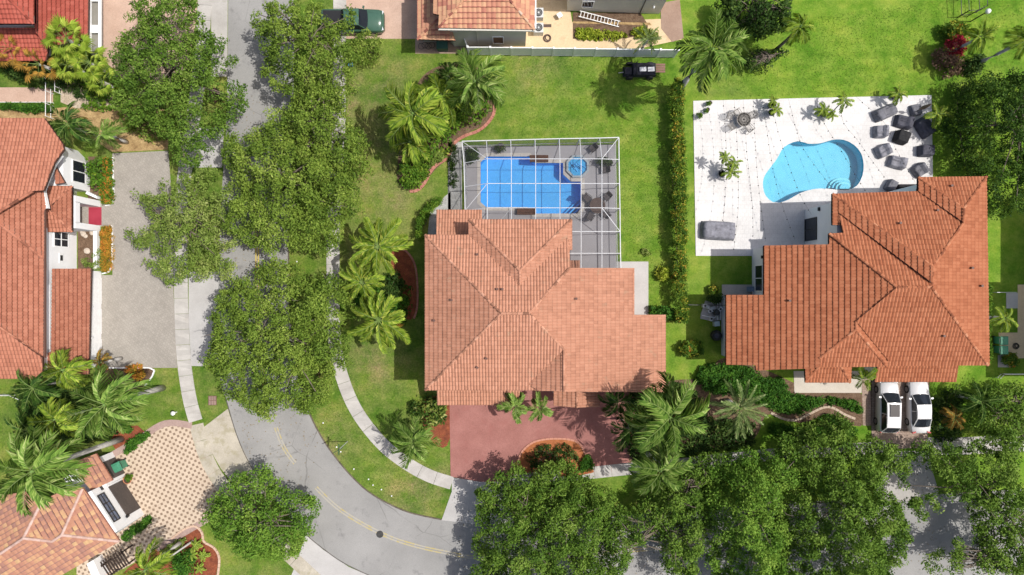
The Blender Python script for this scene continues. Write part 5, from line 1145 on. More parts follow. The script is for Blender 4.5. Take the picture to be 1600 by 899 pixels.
for q, (px, py, rz, lab) in enumerate(((834, 251, 0, 'brown wicker planter box above the deep step of the caged pool'), (814, 333, 0, 'brown wicker planter box below the caged pool'))):
    t = thing('deck_box', lab, 'deck box', P(px+8, py-2, .06)); mb = MB(); mb.box((0, 0, .18), (1.6, .55, .36)); mb.build('box', mottled('brown wicker', (.10, .045, .025, 1), (.16, .075, .045, 1), 4, 18, .4) if q == 0 else MATS['brown wicker'], t, world=False)
    for k in range(5): mb = MB(); mb.box((-.64+.32*k, 0, .375), (.30, .57, .02)); mb.build('slat', MATS['brown wicker'], t, world=False)
# ------------------------------------------------------------------ vehicles
def car(label, px, py, rz, paint, L=4.6, Wd=1.84, kind='sedan', name='parked_car', sunroof=False, tailz=1.0):
    t = thing(name, label, 'pickup truck' if kind == 'pickup' else 'car', P(px, py, .03), rz, None); h = Wd/2
    if kind == 'sedan': st = [(0, .70, .35, .55), (.12, .84, .25, .66), (.5, .93, .2, .76), (1.25, .97, .2, .88), (2.4, 1, .2, .90), (3.6, 1, .2, .94), (4.2, .95, .2, .96), (4.5, .87, .25, .92), (4.6, .74, .35, .75)]; wsb, wst, rst, rsb, rz_ = 1.30, 2.05, 3.25, 3.95, 1.42
    elif kind == 'suv': st = [(0, .70, .4, .65), (.12, .86, .3, .80), (.5, .95, .25, .92), (1.2, .98, .25, 1.02), (2.4, 1, .25, 1.05), (3.8, 1, .25, 1.08), (4.3, .96, .3, 1.08), (4.55, .90, .35, 1.0), (4.62, .8, .4, .8)]; wsb, wst, rst, rsb, rz_ = 1.15, 1.85, 4.0, 4.45, 1.68
    else: st = [(0, .74, .5, .85), (.15, .90, .4, 1.0), (.5, .97, .35, 1.08), (1.4, .99, .35, 1.14), (2.4, 1, .35, 1.15), (3.6, 1, .35, 1.15), (4.5, 1, .35, 1.15), (5.4, .98, .4, 1.15), (5.5, .94, .5, 1.1)]; wsb, wst, rst, rsb, rz_ = 1.45, 2.05, 3.35, 3.7, 1.78
    sx = L/st[-1][0]; vs = []; ring_n = 9
    for x, w_, zb, zt in st:
        wv = w_*h
        for (a, z) in ((1, zb), (1.0, zb+(zt-zb)*.5), (.985, zb+(zt-zb)*.82), (.93, zt-.02), (.0, zt+.035), (-.93, zt-.02), (-.985, zb+(zt-zb)*.82), (-1.0, zb+(zt-zb)*.5), (-1, zb)): vs.append((x*sx-L/2, a*wv, z))
    n = ring_n; k = len(st); fs = [(i*n+j, i*n+j+1, (i+1)*n+j+1, (i+1)*n+j) for i in range(k-1) for j in range(n-1)]+[tuple(range(n))[::-1], tuple((k-1)*n+j for j in range(n))]+[(i*n+n-1, i*n, (i+1)*n, (i+1)*n+n-1) for i in range(k-1)]
    def mk(n_, f, m, sm=False, par=t): mb = MB(); f(mb); return mb.build(n_, m, par, smooth=sm, world=False)
    body = mk('body', lambda mb: mb.add(vs, [f[::-1] for f in fs]), paint, True)
    zsh = lambda x: np.interp(x/sx, [s[0] for s in st], [s[3] for s in st])+.0
    X = [wsb*sx-L/2, wst*sx-L/2, rst*sx-L/2, rsb*sx-L/2]; zb0, zb1 = zsh(wsb*sx)+.01, zsh(rsb*sx)+.01; hb, ht = h*.90, h*.70
    c = [Vector((X[0], s*hb*.95, zb0)) for s in (-1, 1)]; d = [Vector((X[1], s*ht, rz_-.03)) for s in (-1, 1)]; e = [Vector((X[2], s*ht*.98, rz_-.04)) for s in (-1, 1)]; f_ = [Vector((X[3], s*hb*.9, zb1)) for s in (-1, 1)]
    m0 = [Vector((X[0]+.25, s*hb*1.02, zb0-.06)) for s in (-1, 1)]; m1 = [Vector((X[3]-.2, s*hb*1.02, zb1-.06)) for s in (-1, 1)]
    def curved(mb, a, b, c_, d_, bow):
        vs_ = []
        for i in range(5):
            u = i/4
            for j in range(5): v = j/4; p = a.lerp(b, u).lerp(d_.lerp(c_, u), v); vs_.append(p+bow*(math.sin(math.pi*u)))
        mb.add(vs_, [(i*5+j, (i+1)*5+j, (i+1)*5+j+1, i*5+j+1) for i in range(4) for j in range(4)])
    mk('windshield', lambda mb: curved(mb, c[0], c[1], d[1], d[0], Vector((-.10, 0, .03))), glass_dark, True)
    mk('rear_window', lambda mb: curved(mb, f_[1], f_[0], e[0], e[1], Vector((.08, 0, .03))), glass_dark, True)
    for s in (0, 1):
        mk('side_window', lambda mb: mb.add([c[s], d[s], e[s], f_[s], m1[s], m0[s]], [(0, 1, 2, 3, 4, 5), (5, 4, 3, 2, 1, 0)]), glass_dark)
        mk('pillar', lambda mb: (mb.tube([c[s], d[s]], .03, 5), mb.tube([e[s], f_[s]], .045, 5), mb.tube([d[s].lerp(e[s], .48)+Vector((0, 0, -.01)), m0[s].lerp(m1[s], .5)], .03, 5)), paint)
        sg = -1 if s == 0 else 1
        mk('mirror', lambda mb: (mb.box((X[0]+.28, sg*(h+.07), zb0+.06), (.14, .20, .13), .2*sg), mb.box((X[0]+.26, sg*(h-.02), zb0+.02), (.06, .12, .05))), paint)
        mk('headlight', lambda mb: mb.box((-L/2+.17, sg*h*.68, zsh(.15)-.10), (.22, .34, .13), sg*.35), plain('headlight glass', (.7, .72, .75, 1), .1, .8) if 'headlight glass' not in MATS else MATS['headlight glass'])
        mk('tail_light', lambda mb: mb.box((L/2-.12, sg*h*.72, tailz-.1), (.12, .32, .16), -sg*.3), plain('tail light', (.35, .01, .012, 1), .2) if 'tail light' not in MATS else MATS['tail light'])
    def rf(mb):
        vs_ = []; NN = 7
        for i in range(NN):
            u = i/(NN-1)
            for j in range(NN): v = j/(NN-1); p = d[0].lerp(d[1], v).lerp(e[0].lerp(e[1], v), u); vs_.append(p+Vector((0, 0, .03+.05*math.sin(math.pi*u)**.7*1+.03*math.sin(math.pi*v))))
        mb.add(vs_, [(i*NN+j, i*NN+j+1, (i+1)*NN+j+1, (i+1)*NN+j) for i in range(NN-1) for j in range(NN-1)])
        mb.tube([d[0], e[0]], .035, 6); mb.tube([d[1], e[1]], .035, 6); mb.tube([d[0], d[1]], .03, 5); mb.tube([e[0], e[1]], .03, 5)
    mk('roof', rf, paint, True)
    if sunroof: mk('sunroof', lambda mb: mb.box(((X[1]*.7+X[2]*.3), 0, rz_+.115), (1.05, .80, .02)), glass_dark)
    if kind == 'pickup': mk('bed', lambda mb: mb.box((L/2-.95, 0, 1.16), (1.55, Wd*.80, .06)), dark)
    mk('panel_gap', lambda mb: (mb.tube([(-L/2+.22, -h*.8, zsh(.2)), (-L/2+.16, 0, zsh(.18)+.035), (-L/2+.22, h*.8, zsh(.2))], .012, 4), mb.tube([(X[3]+.05, -h*.75, zb1+.03), (X[3]+.08, 0, zb1+.05), (X[3]+.05, h*.75, zb1+.03)], .014, 4)), dark)
    mk('hood_crease', lambda mb: [mb.tube([(-L/2+.25, s*h*.55, zsh(.25)+.0), (X[0]+.0, s*h*.72, zb0-.0)], .018, 5) for s in (-1, 1)], paint)
    for wx in (L*.19, L*.80):
        for sg in (-1, 1):
            r = .33 if kind != 'pickup' else .39; y = sg*(h-.10)
            w_ = mk('wheel', lambda mb: mb.tube([(wx-L/2, y-.11, r), (wx-L/2, y+.12, r)], r, 18), MATS.get('tyre rubber') or plain('tyre rubber', (.02, .02, .02, 1), .8))
            mk('rim', lambda mb: mb.tube([(wx-L/2, y+sg*.10, r), (wx-L/2, y+sg*.125, r)], r*.62, 12), MATS.get('alloy rim') or plain('alloy rim', (.35, .35, .37, 1), .3, metal=.8), par=w_)
    mk('bumper', lambda mb: mb.box((-L/2+.06, 0, .42), (.12, Wd*.72, .16)), dark)
    return t
white_car = plain('white car paint', (.64, .64, .65, 1), .18, .6, var=.02); green_car = plain('green car paint', (.055, .12, .085, 1), .22, .6, var=.05)
# cars face the garage; front is local -X
car('white car with a glass sunroof, left one in front of the garage', 1380.5, 633, math.radians(-91), white_car, 4.5, 1.68, 'suv', sunroof=True)
car('white saloon car with dark rear window, right one in front of the garage', 1429, 633, math.radians(-89), white_car, 4.6, 1.74, 'sedan')
car('dark green pickup truck half under the oak by the pink driveway', 555, 39, math.radians(180), green_car, 5.3, 1.95, 'pickup', name='pickup_truck')
cart = thing('utility_cart', 'black utility cart with two white seat pads on the lawn by the fence', 'cart', P(1004, 113)); blk = cloth_mat('black cart body', (.025, .025, .035, 1))
def cb(n_, f, m): mb = MB(); f(mb); return mb.build(n_, m, cart, world=False)
cb('body', lambda mb: mb.box((.0, .0, .65), (2.1, 1.15, .5), 0, 0, .9), blk); cb('hood', lambda mb: mb.box((-1.35, -.1, .55), (.85, .85, .4), 0, 0, .7), blk); cb('hitch', lambda mb: mb.tube([(-1.7, -.15, .45), (-2.15, -.2, .4)], .05, 6), MATS['alloy rim'])
for dx in (-.15, .55): cb('seat_pad', lambda mb: mb.box((dx, -.05, .96), (.56, .36, .08), .05), white)
cb('rack', lambda mb: [mb.box((1.42, -.25+.2*k+.1, .62), (.8, .16, .05)) for k in range(4)], mottled('brown rack', (.22, .12, .10, 1), (.30, .17, .14, 1)))
for wx in (-1.2, .55):
    for sy in (-1, 1): cb('wheel', lambda mb: mb.tube([(wx, sy*.52, .3), (wx, sy*.70, .3)], .3, 14), MATS['tyre rubber'])
cb('roll_bar', lambda mb: mb.tube([(-.75, -.5, .9), (-.7, -.45, 1.3), (-.7, .45, 1.3), (-.75, .5, .9)], .03, 6), dark)
# ------------------------------------------------------------------ fences, bins, equipment
vinyl = plain('grey white vinyl', (.80, .81, .81, 1), .5); vf = thing('fence', 'long white vinyl privacy fence along the top of the lawn', 'fence', P(880, 87))
xs = [733, 767, 799, 831, 863, 895, 928, 960, 993, 1025, 1052]; fy = lambda x: 85.5+(x-733)*.0135
for k, x in enumerate(xs):
    c = P(x, fy(x)); mb = MB(); mb.box((c.x, c.y, .95), (.13, .13, 1.9)); mb.box((c.x, c.y, 1.92), (.17, .17, .05)); mb.build('post', white, vf)
    if k < len(xs)-1:
        d = P(xs[k+1], fy(xs[k+1])); mid = (c+d)/2; L = (d-c).length-.14
        mb = MB(); mb.box((mid.x, mid.y, .95), (L, .04, 1.6)); mb.build('fence_panel', vinyl, vf)
        for z in (.12, 1.8): mb = MB(); mb.box((mid.x, mid.y, z), (L, .07, .13)); mb.build('rail', white, vf)
a, b = P(725, 66), P(732.5, 84.5); mid = (a+b)/2; d = b-a; mb = MB(); mb.box((mid.x, mid.y, .95), (d.length, .05, 1.7), math.atan2(d.y, d.x)); mb.build('gate_panel', vinyl, vf)
mb = MB(); mb.box((mid.x, mid.y, 1.84), (d.length, .09, .08), math.atan2(d.y, d.x)); mb.build('rail', white, vf)
def low_fence(label, pts, h, mat, step=1.2, rails=2, name='fence', w_=.05):
    r = thing(name, label, 'fence', P(*pts[0]))
    for p, q in zip(pts, pts[1:]):
        A, B = P(*p), P(*q); n = max(1, round((B-A).length/step))
        for k in range(n+1): c = A.lerp(B, k/n); mb = MB(); mb.box((c.x, c.y, h/2), (w_, w_, h)); mb.build('post', mat, r)
        for k in range(rails): z = h*(.95-.6*k/max(1, rails-1)) if rails > 1 else h*.95; bar(Vector((A.x, A.y, z)), Vector((B.x, B.y, z)), w_*.8, 'rail', r, mat)
    return r
low_fence('thin black fence between the hedge and the right house', [(1066, 476), (1137, 477)], 1.3, dark, 1.5, 3)
low_fence('white metal railing beside the pink path at the upper left', [(84, 128), (84, 186)], 1.1, white, 1.0, 2)
low_fence('short white railing right of the pink path', [(97, 132), (97, 148)], 1.0, white, .5, 2)
low_fence('thin white edging rail between pink path and green hedge', [(0, 161.5), (84, 161.5)], .35, white, 2.2, 1)
low_fence('white railing at the bottom left garden of the left house', [(-10, 616), (26, 616), (40, 622)], .9, white, 1.0, 2)
low_fence('grey rail fence right of the orange roofed house', [(1546, 457), (1575, 457)], 1.0, plain('grey pipe', (.5, .5, .5, 1), .4), 1.6, 2)
low_fence('curved pale rail at the right edge below the bins', [(1556, 590), (1562, 584), (1640, 584)], .6, plain('pale pipe', (.6, .6, .6, 1), .5), 2, 2)
nf = low_fence('dark framed net cage on the lawn at the top right', [(1494, -25), (1496, 28), (1510, 27), (1524, 20), (1521, -25)], 1.6, dark, 1.8, 2)
lp = thing('garden_lamp', 'garden lamp with a round white globe at the top right', 'lamp', P(1516, 34)); mb = MB(); c = P(1516, 34); mb.tube([c, c+Vector((0, 0, 2.0))], .05, 8); mb.build('post', dark, lp)
mb = MB(); mb.lathe(c+Vector((0, 0, 2.0)), [(.08, 0), (.19, .1), (.22, .22), (.17, .36), (.05, .42)], 14); mb.build('globe', white, lp, smooth=True)
bin_g = plain('green bin plastic', (.06, .25, .15, 1), .5)
def bin_(label, px, py, rz, s=1.0, tilt=0):
    t = thing('wheelie_bin', label, 'bin', P(px, py, .03), rz); 
    def k(n_, f, m): mb = MB(); f(mb); return mb.build(n_, m, t, world=False)
    k('body', lambda mb: mb.add([(x*s, y*s, z*s) for x, y, z in ((-.25, -.27, .05), (.25, -.27, .05), (.25, .27, .05), (-.25, .27, .05), (-.31, -.34, 1.0), (.31, -.34, 1.0), (.31, .34, 1.0), (-.31, .34, 1.0))], [(3, 2, 1, 0), (4, 5, 6, 7), (0, 1, 5, 4), (1, 2, 6, 5), (2, 3, 7, 6), (3, 0, 4, 7)]), bin_g)
    k('lid', lambda mb: (mb.box((0, 0, 1.05*s), (.68*s, .74*s, .08*s), 0, 0, .86), mb.box((0, 0, 1.10*s), (.42*s, .5*s, .05*s), 0, 0, .8)), bin_g); k('handle', lambda mb: mb.tube([(.36*s, -.25*s, 1.0*s), (.40*s, 0, 1.0*s), (.36*s, .25*s, 1.0*s)], .02, 6), dark)
    for sy in (-1, 1): k('wheel', lambda mb: mb.tube([(.27*s, sy*.27*s, .12), (.27*s, sy*.33*s, .12)], .12, 12), dark)
    return t
bin_('upper green bin of the pair beside the right house', 1556, 531, math.pi); bin_('lower green bin of the pair beside the right house', 1556, 545.5, math.pi); bin_('green bin standing at the garage of the patterned driveway', 194, 725, math.radians(25), 1.1)
def torus(mb, c, R0, r, n=20):
    mb.tube([Vector(c)+Vector((R0*math.cos(2*math.pi*k/n), R0*math.sin(2*math.pi*k/n), 0)) for k in range(n+1)], r, 6, cap=False)
for lab, px, py, R0, mt in (('dark coiled hose on the tan paving at the right edge', 1587, 541, .26, dark), ('brown coiled hose on the sand coloured patio at the top', 855, 60, .33, dkwood)):
    t = thing('garden_hose', lab, 'hose', P(px, py, .05)); mb = MB()
    for k in range(4): torus(mb, (.02*k, .01*k, .03+.045*(k % 3)), R0-.045*k, .024)
    mb.build('coil', mt, t, world=False)
metal_g = plain('light grey metal', (.55, .56, .56, 1), .5)
def ac(label, px, py):
    t = thing('air_conditioner', label, 'air conditioner', P(px, py, .03)); 
    def k(n_, f, m): mb = MB(); f(mb); return mb.build(n_, m, t, world=False)
    k('casing', lambda mb: mb.box((0, 0, .42), (.82, .82, .84)), metal_g); k('fan_opening', lambda mb: mb.lathe((0, 0, .845), [(.34, 0), (.34, .012)], 20), dark)
    k('fan_grille', lambda mb: [torus(mb, (0, 0, .87), r, .012, 16) for r in (.12, .22, .34)], metal_g); k('hub', lambda mb: mb.lathe((0, 0, .86), [(.08, 0), (.07, .03)], 10), metal_g)
ac('upper air conditioner unit beside the pink and tan roof', 841, 26); ac('lower air conditioner unit beside the pink and tan roof', 841, 49)
st = thing('stool', 'small white stool on the sand coloured patio', 'stool', P(874, 27, .03), .6); mb = MB(); mb.box((0, 0, .45), (.42, .42, .05)); mb.build('seat', white, st, world=False)
for sx in (-1, 1):
    for sy in (-1, 1): mb = MB(); mb.box((sx*.16, sy*.16, .21), (.04, .04, .42)); mb.build('leg', white, st, world=False)
gr_ = thing('doormat', 'small brown mat with two white dots on the patio at the top', 'mat', P(855, 40.5, .04)); mb = MB(); mb.box((0, 0, .01), (.72, .26, .02)); mb.build('mat', dkwood, gr_, world=False)
ld = thing('ladder', 'white aluminium ladder lying in the bed below the beige wall', 'ladder', P(937, 31, .1)); A, B = P(905, 21.5, .35), P(968, 38, .12); d = (B-A).normalized(); s_ = Vector((-d.y, d.x, 0)).normalized()*.24
for sg in (-1, 1): bar(A+s_*sg, B+s_*sg, .06, 'side_rail', ld, white)
for k in range(12): c = A.lerp(B, (k+.5)/12); bar(c-s_, c+s_, .045, 'rung', ld, white)
# pool equipment between the houses
pe = thing('pool_equipment', 'white and grey pool pump equipment beside the right house', 'pool equipment', P(1112, 490))
def pk(n_, f, m): mb = MB(); f(mb); return mb.build(n_, m, pe)
pk('pad', lambda mb: mb.prism(pp([(1095, 490), (1102, 470), (1118, 474), (1130, 472), (1130, 500), (1112, 502), (1094, 498)]), 0, .1), concrete_pale)
c = P(1116, 488); pk('filter_tank', lambda mb: mb.lathe((c.x, c.y, .1), [(.25, 0), (.27, .7), (.22, .85), (.06, .95)], 14), plain('black plastic', (.03, .03, .032, 1), .4)); c2 = P(1104, 480); pk('pump', lambda mb: (mb.lathe((c2.x, c2.y, .1), [(.16, 0), (.16, .4), (.05, .48)], 12), mb.box((c2.x+.4, c2.y-.1, .3), (.5, .28, .3), .3)), metal_g)
pk('pipe', lambda mb: (mb.tube([P(1104, 480, .5), P(1110, 484, .5), P(1116, 488, .5)], .035, 6), mb.tube([P(1121, 474, .35), P(1121, 500, .35)], .035, 6), mb.tube([P(1126, 474, .25), P(1126, 500, .25)], .035, 6), mb.tube([P(1097, 493, .3), P(1116, 497, .3), P(1121, 492, .3)], .035, 6)), white)
pk('heater', lambda mb: mb.box(P(1119, 506, .3), (.45, .40, .6), .1), plain('pale blue box', (.45, .55, .58, 1), .5))
bk = thing('barrel', 'round black barrel against the left wall of the right house', 'barrel', P(1117, 524)); c = P(1117, 524); mb = MB(); mb.lathe((c.x, c.y, 0), [(.42, 0), (.48, .35), (.42, .7), (.38, .7), (.36, .62)], 18); mb.build('shell', MATS['black plastic'], bk); mb = MB(); mb.lathe((c.x, c.y, .55), [(.37, 0), (.2, .08), (.05, .1)], 16); mb.build('lid', cl_navy, bk)
sr = thing('water_softener', 'small blue grey tank on the side path of the right house', 'tank', P(1170, 452)); c = P(1170, 452); mb = MB(); mb.box((c.x, c.y, .4), (.4, .45, .8), 0, 0, .95); mb.build('casing', plain('blue grey plastic', (.16, .22, .32, 1), .5), sr)
bk2 = thing('bicycle_rack', 'dark metal frame beside the dark green box on the taupe paving', 'rack', P(668, 74, .04)); mb = MB()
for k in range(4): torus(mb, (-.5+.3*k, .1*(k % 2), .25), .26, .02, 14)
mb.build('hoops', dark, bk2, world=False)
bx = thing('storage_box', 'dark green storage box below the small side roof at the top', 'box', P(692, 74, .03)); mb = MB(); mb.box((0, 0, .35), (.9, .75, .7), 0, 0, .95); mb.build('body', plain('dark green plastic', (.03, .09, .075, 1), .5), bx, world=False); mb = MB(); mb.box((0, 0, .73), (.95, .8, .06)); mb.build('lid', MATS['dark green plastic'], bx, world=False)
# street things
ss = thing('street_sign', 'street sign on a thin pole at the inner edge of the bend', 'street sign', P(543, 690)); c = P(543, 690); mb = MB(); mb.tube([c, c+Vector((0, 0, 3.1))], .035, 8); mb.build('pole', metal_g, ss)
sgm = plain('dark green sign', (.02, .09, .05, 1), .5)
mb = MB(); mb.box(c+Vector((0, 0, 2.95)), (.03, .85, .22)); mb.build('sign_blade', sgm, ss); mb = MB(); mb.box(c+Vector((0, 0, 3.2)), (.85, .03, .22), .5); mb.build('sign_blade', sgm, ss)
dg = thing('drain_grate', 'rusty brown rectangular drain cover on the verge left of the big oak', 'drain cover', P(332, 626, .02)); rust = mottled('rusty iron', (.16, .09, .07, 1), (.24, .14, .11, 1), 4, 16, .4)
mb = MB(); mb.box((0, 0, .01), (.72, .82, .02)); mb.build('frame', rust, dg, world=False)
for k in range(3):
    for q in range(2): mb = MB(); mb.box((-.22+.22*k, -.19+.38*q, .028), (.18, .34, .015)); mb.build('bar', mottled('bar iron', (.26, .18, .15, 1), (.34, .24, .2, 1)) if 'bar iron' not in MATS else MATS['bar iron'], dg, world=False)
gl = thing('garden_light', 'white spherical garden light on the lawn beside the patterned driveway', 'lamp', P(276, 644)); mb = MB(); mb.lathe(P(276, 644), [(.05, 0), (.05, .5), (.17, .55), (.18, .7), (.04, .82)], 12); mb.build('globe', white, gl)
for k, (px, py) in enumerate(((482, 619), (503, 662), (524, 699.5), (530.5, 707), (551, 734), (574, 750), (581, 759), (594, 766), (610, 776), (462, 410))):
    mb = MB(); mb.lathe(P(px+2, py-1), [(.06, 0), (.065, .05), (.03, .08)], 8); o = mb.build('marker_stone', white); setp(o, 'small white marker stone along the inner kerb of the road', 'marker', 'white marker stones along the kerb')
hy = thing('utility_box', 'small blue utility marker on the verge near the round bush', 'utility marker', P(548, 101)); mb = MB(); mb.box(P(548, 101, .15), (.35, .3, .3)); mb.build('cover', plain('blue marker', (.08, .25, .5, 1), .5), hy)
tc = thing('statue', 'white stone ornament among the palms above the left house', 'ornament', P(620, 139)) if False else None

gt = thing('garden_gate', 'dark wooden slatted gate beside the bottom left house', 'gate', P(176, 872)); wood_d = mottled('dark stained wood', (.035, .025, .02, 1), (.07, .05, .04, 1), 4, 16, .4)
ga, gb = P(158, 884, 1.5), P(192, 862, 1.5); gd = (gb-ga).normalized(); gn = Vector((-gd.y, gd.x, 0))
for k in range(9): mb = MB(); c = ga.lerp(gb, (k+.5)/9); mb.box(c-gn*.45, (.12, 1.5, .05), math.atan2(gd.y, gd.x)); mb.build('slat', wood_d, gt)
for s_ in (.1, 1.1): bar(ga-gn*s_+Vector((0, 0, .05)), gb-gn*s_+Vector((0, 0, .05)), .09, 'rail', gt, wood_d)
for q in (ga, gb, ga-gn*1.1, gb-gn*1.1): bar(Vector((q.x, q.y, .02)), q, .1, 'post', gt, wood_d)
wl = MB(); wl.prism(pp([(150, 872), (160, 866), (172, 893), (161, 899)]), 0, 1.3); o = wl.build('garden_wall', stucco); setp(o, 'white garden wall stub left of the dark slatted gate', 'wall')
b1 = thing('garden_bench', 'dark bench with patterned cushion shape on the small path by the bottom left palm', 'bench', P(207, 861, .03), math.radians(30)) if False else None
pad = MB(); 
for k, (x, y) in enumerate(((1100, 478), (1108, 486), (1124, 483), (1110, 498))):
    t = thing('equipment_box', ('small white control box at the upper left of the pool equipment', 'grey pump motor in the middle of the pool equipment', 'white valve box nearest the wall by the pool equipment', 'pale box at the lower end of the pool equipment')[k], 'box', P(x, y, .1), .4*k)
    mb = MB(); mb.box((0, 0, .18), (.42, .3, .36), 0, 0, .92); mb.build('casing', white if k % 2 == 0 else metal_g, t, world=False); mb = MB(); mb.lathe((0, 0, .36), [(.09, 0), (.09, .05), (.03, .07)], 10); mb.build('cap', dark, t, world=False)
# ------------------------------------------------------------------ hedges and shrubs
def C(px, py, rx, ry, n=10): return [(px+rx*math.cos(2*math.pi*k/n), py+ry*math.sin(2*math.pi*k/n)) for k in range(n)]
shrub('long narrow croton hedge between the two back lawns', [(1050, 122), (1067, 122), (1073, 300), (1074, 505), (1056, 505), (1051, 300)], 2.0, 0, 101, croton_leaf, 'hedge', 'hedge', dens=1.6, rad=.3, per=26, size=.16, up=.5, spread=.2)
shrub('curved clipped hedge at the top left corner of the rose roofed house', [(650, 345), (658, 325), (675, 310), (690, 306), (692, 314), (680, 325), (667, 342), (661, 360), (660, 374), (648, 374)], 1.4, 0, 102, hedge_leaf, 'hedge', 'hedge', dens=1.3, rad=.28, spread=.3, size=.13)
shrub('upper orange flowering hedge along the grey driveway', [(160, 246), (174, 244), (176, 300), (176, 320), (158, 318), (154, 300), (158, 270)], .8, 0, 103, hedge_leaf, 'hedge', 'hedge', rad=.22, dens=.9, size=.12, flowers=(ixora, .75), spread=.25)
shrub('lower orange flowering hedge along the grey driveway', [(156, 354), (174, 353), (175, 415), (168, 426), (157, 425)], .8, 0, 104, yellow_hedge, 'hedge', 'hedge', rad=.22, dens=.9, size=.12, flowers=(ixora, .35), spread=.25)
shrub('leafy green shrub under the windows of the white bay', [(130, 252), (150, 245), (163, 250), (160, 275), (156, 295), (143, 295), (128, 283), (135, 268)], 2.0, 0, 105, hedge_leaf, size=.26, rad=.4, dens=.7, per=20)
shrub('thin grey green shrub at the lower end of the brown bed', [(120, 405), (135, 400), (152, 385), (160, 405), (158, 425), (135, 422)], .9, .1, 106, oak_leaf_y, rad=.25, dens=.45, size=.11)
shrub('red flowering shrub at the bottom corner of the grey driveway', [(193, 574), (210, 569), (222, 576), (226, 588), (218, 597), (205, 590), (196, 583)], .9, 0, 107, yellow_hedge, rad=.28, size=.16, flowers=(ixora, .8))
shrub('trimmed green hedge beside the pink path', [(-15, 161), (80, 161), (81, 174), (50, 176), (20, 171), (-15, 169)], .8, 0, 108, cover_leaf, 'hedge', 'hedge', rad=.25)
shrub('broad leaved yellow edged shrub at the lower left corner of the rose house', [(640, 636), (655, 622), (680, 620), (697, 630), (700, 650), (690, 665), (665, 668), (648, 655)], 1.3, 0, 109, leaf_mat('yellow edged leaves', [(0, (.02, .05, .01, 1)), (.5, (.07, .14, .02, 1)), (.8, (.25, .30, .06, 1)), (1, (.5, .48, .2, 1))]), rad=.42, size=.36, per=16, asp=.4, dens=.9)
shrub('yellow edged rounded shrub between the two main houses', [(1060, 542), (1072, 533), (1090, 533), (1101, 540), (1102, 553), (1090, 559), (1068, 557)], 1.4, 0, 110, croton_leaf, rad=.3, size=.2, dens=1.1)
shrub('small variegated bush at the right end of the shaded lawn', C(1115, 453, 9, 8), .7, 0, 111, croton_leaf, rad=.2, size=.16)
shrub('dark bush behind the pool equipment', [(1104, 462), (1130, 460), (1132, 472), (1118, 476), (1106, 470)], 1.2, 0, 112, dark_leaf, rad=.3)
shrub('small green bush at the concrete pad corner of the rose house', [(1015, 478), (1035, 478), (1056, 484), (1060, 497), (1042, 503), (1030, 494), (1016, 492)], 1.3, 0, 113, cover_leaf, rad=.3, size=.18)
shrub('yellow bush against the croton hedge near the concrete patio', C(1037, 428, 11, 12), 1.1, 0, 114, yellow_hedge if False else leaf_mat('lime leaves', [(0, (.10, .16, .01, 1)), (.5, (.28, .36, .03, 1)), (1, (.52, .55, .08, 1))]), rad=.28, size=.26, asp=.3, per=18)
shrub('small leafy weed clump on the lawn above the concrete patio', C(1010, 394, 9, 7), .5, 0, 115, oak_leaf_y, rad=.18, size=.12, dens=.5)
shrub('rounded yellow green shrub in the palm bed left of the screen cage', [(622, 255), (635, 243), (655, 245), (670, 258), (668, 275), (655, 292), (640, 297), (627, 288), (620, 272)], 1.3, 0, 116, hedge_leaf, rad=.35, size=.2)
shrub('dense green planting along the back of the palm bed', [(640, 160), (662, 120), (700, 100), (740, 102), (768, 145), (768, 178), (745, 192), (715, 203), (695, 235), (670, 262), (640, 250), (632, 205)], 1.8, 0, 117, hedge_leaf, rad=.45, size=.24, per=22, dens=.9)
shrub('yellow green shrub along the brick edging of the palm bed', [(672, 235), (690, 232), (700, 240), (690, 252), (675, 262), (665, 255)], 1.0, 0, 118, oak_leaf_y, rad=.3, size=.2)
shrub('dwarf shrubs and grasses in the gravel beside the screen cage', [(700, 225), (716, 222), (716, 290), (706, 300), (700, 290)], .35, 0, 119, dark_leaf, rad=.2, size=.12, dens=.35, stem=False)
shrub('dark glossy shrub under the lime palms', [(595, 430), (620, 425), (632, 440), (628, 465), (605, 470), (592, 455)], 1.6, 0, 120, dark_leaf, rad=.35, size=.24, asp=.35)
shrub('dark shade planting beneath the upper lime palm', [(560, 430), (600, 425), (640, 450), (640, 500), (610, 510), (565, 490), (545, 460)], .8, 0, 121, cover_leaf, rad=.35, size=.2, dens=.7)
shrub('round bush with a bare grey centre by the pink driveway', [(549, 60), (560, 47), (575, 42), (590, 48), (597, 65), (596, 85), (580, 96), (560, 99), (545, 95), (540, 78)], 2.2, 0, 122, oak_leaf, rad=.4, dens=1.0)
shrub('wavy green ground cover in front of the right house', [(1190, 590), (1225, 590), (1235, 615), (1280, 622), (1320, 622), (1348, 630), (1350, 650), (1325, 640), (1290, 632), (1250, 648), (1215, 645), (1180, 630)], .5, 0, 123, cover_leaf, 'ground_cover', 'ground cover', rad=.28, dens=1.2, spread=.3, size=.16, stem=False)
shrub('green ground cover below the beige wavy edging', [(1205, 660), (1250, 668), (1290, 646), (1330, 660), (1345, 680), (1300, 700), (1230, 690), (1200, 675)], .45, 0, 124, cover_leaf, 'ground_cover', 'ground cover', rad=.28, dens=1.1, spread=.3, size=.16, stem=False)
shrub('mid green bed of shrubs behind the grey green palm', [(1095, 572), (1130, 566), (1175, 575), (1195, 590), (1185, 625), (1150, 620), (1110, 615), (1085, 600)], .7, 0, 125, cover_leaf, 'ground_cover', 'ground cover', rad=.28, dens=1.2, size=.16, stem=False)
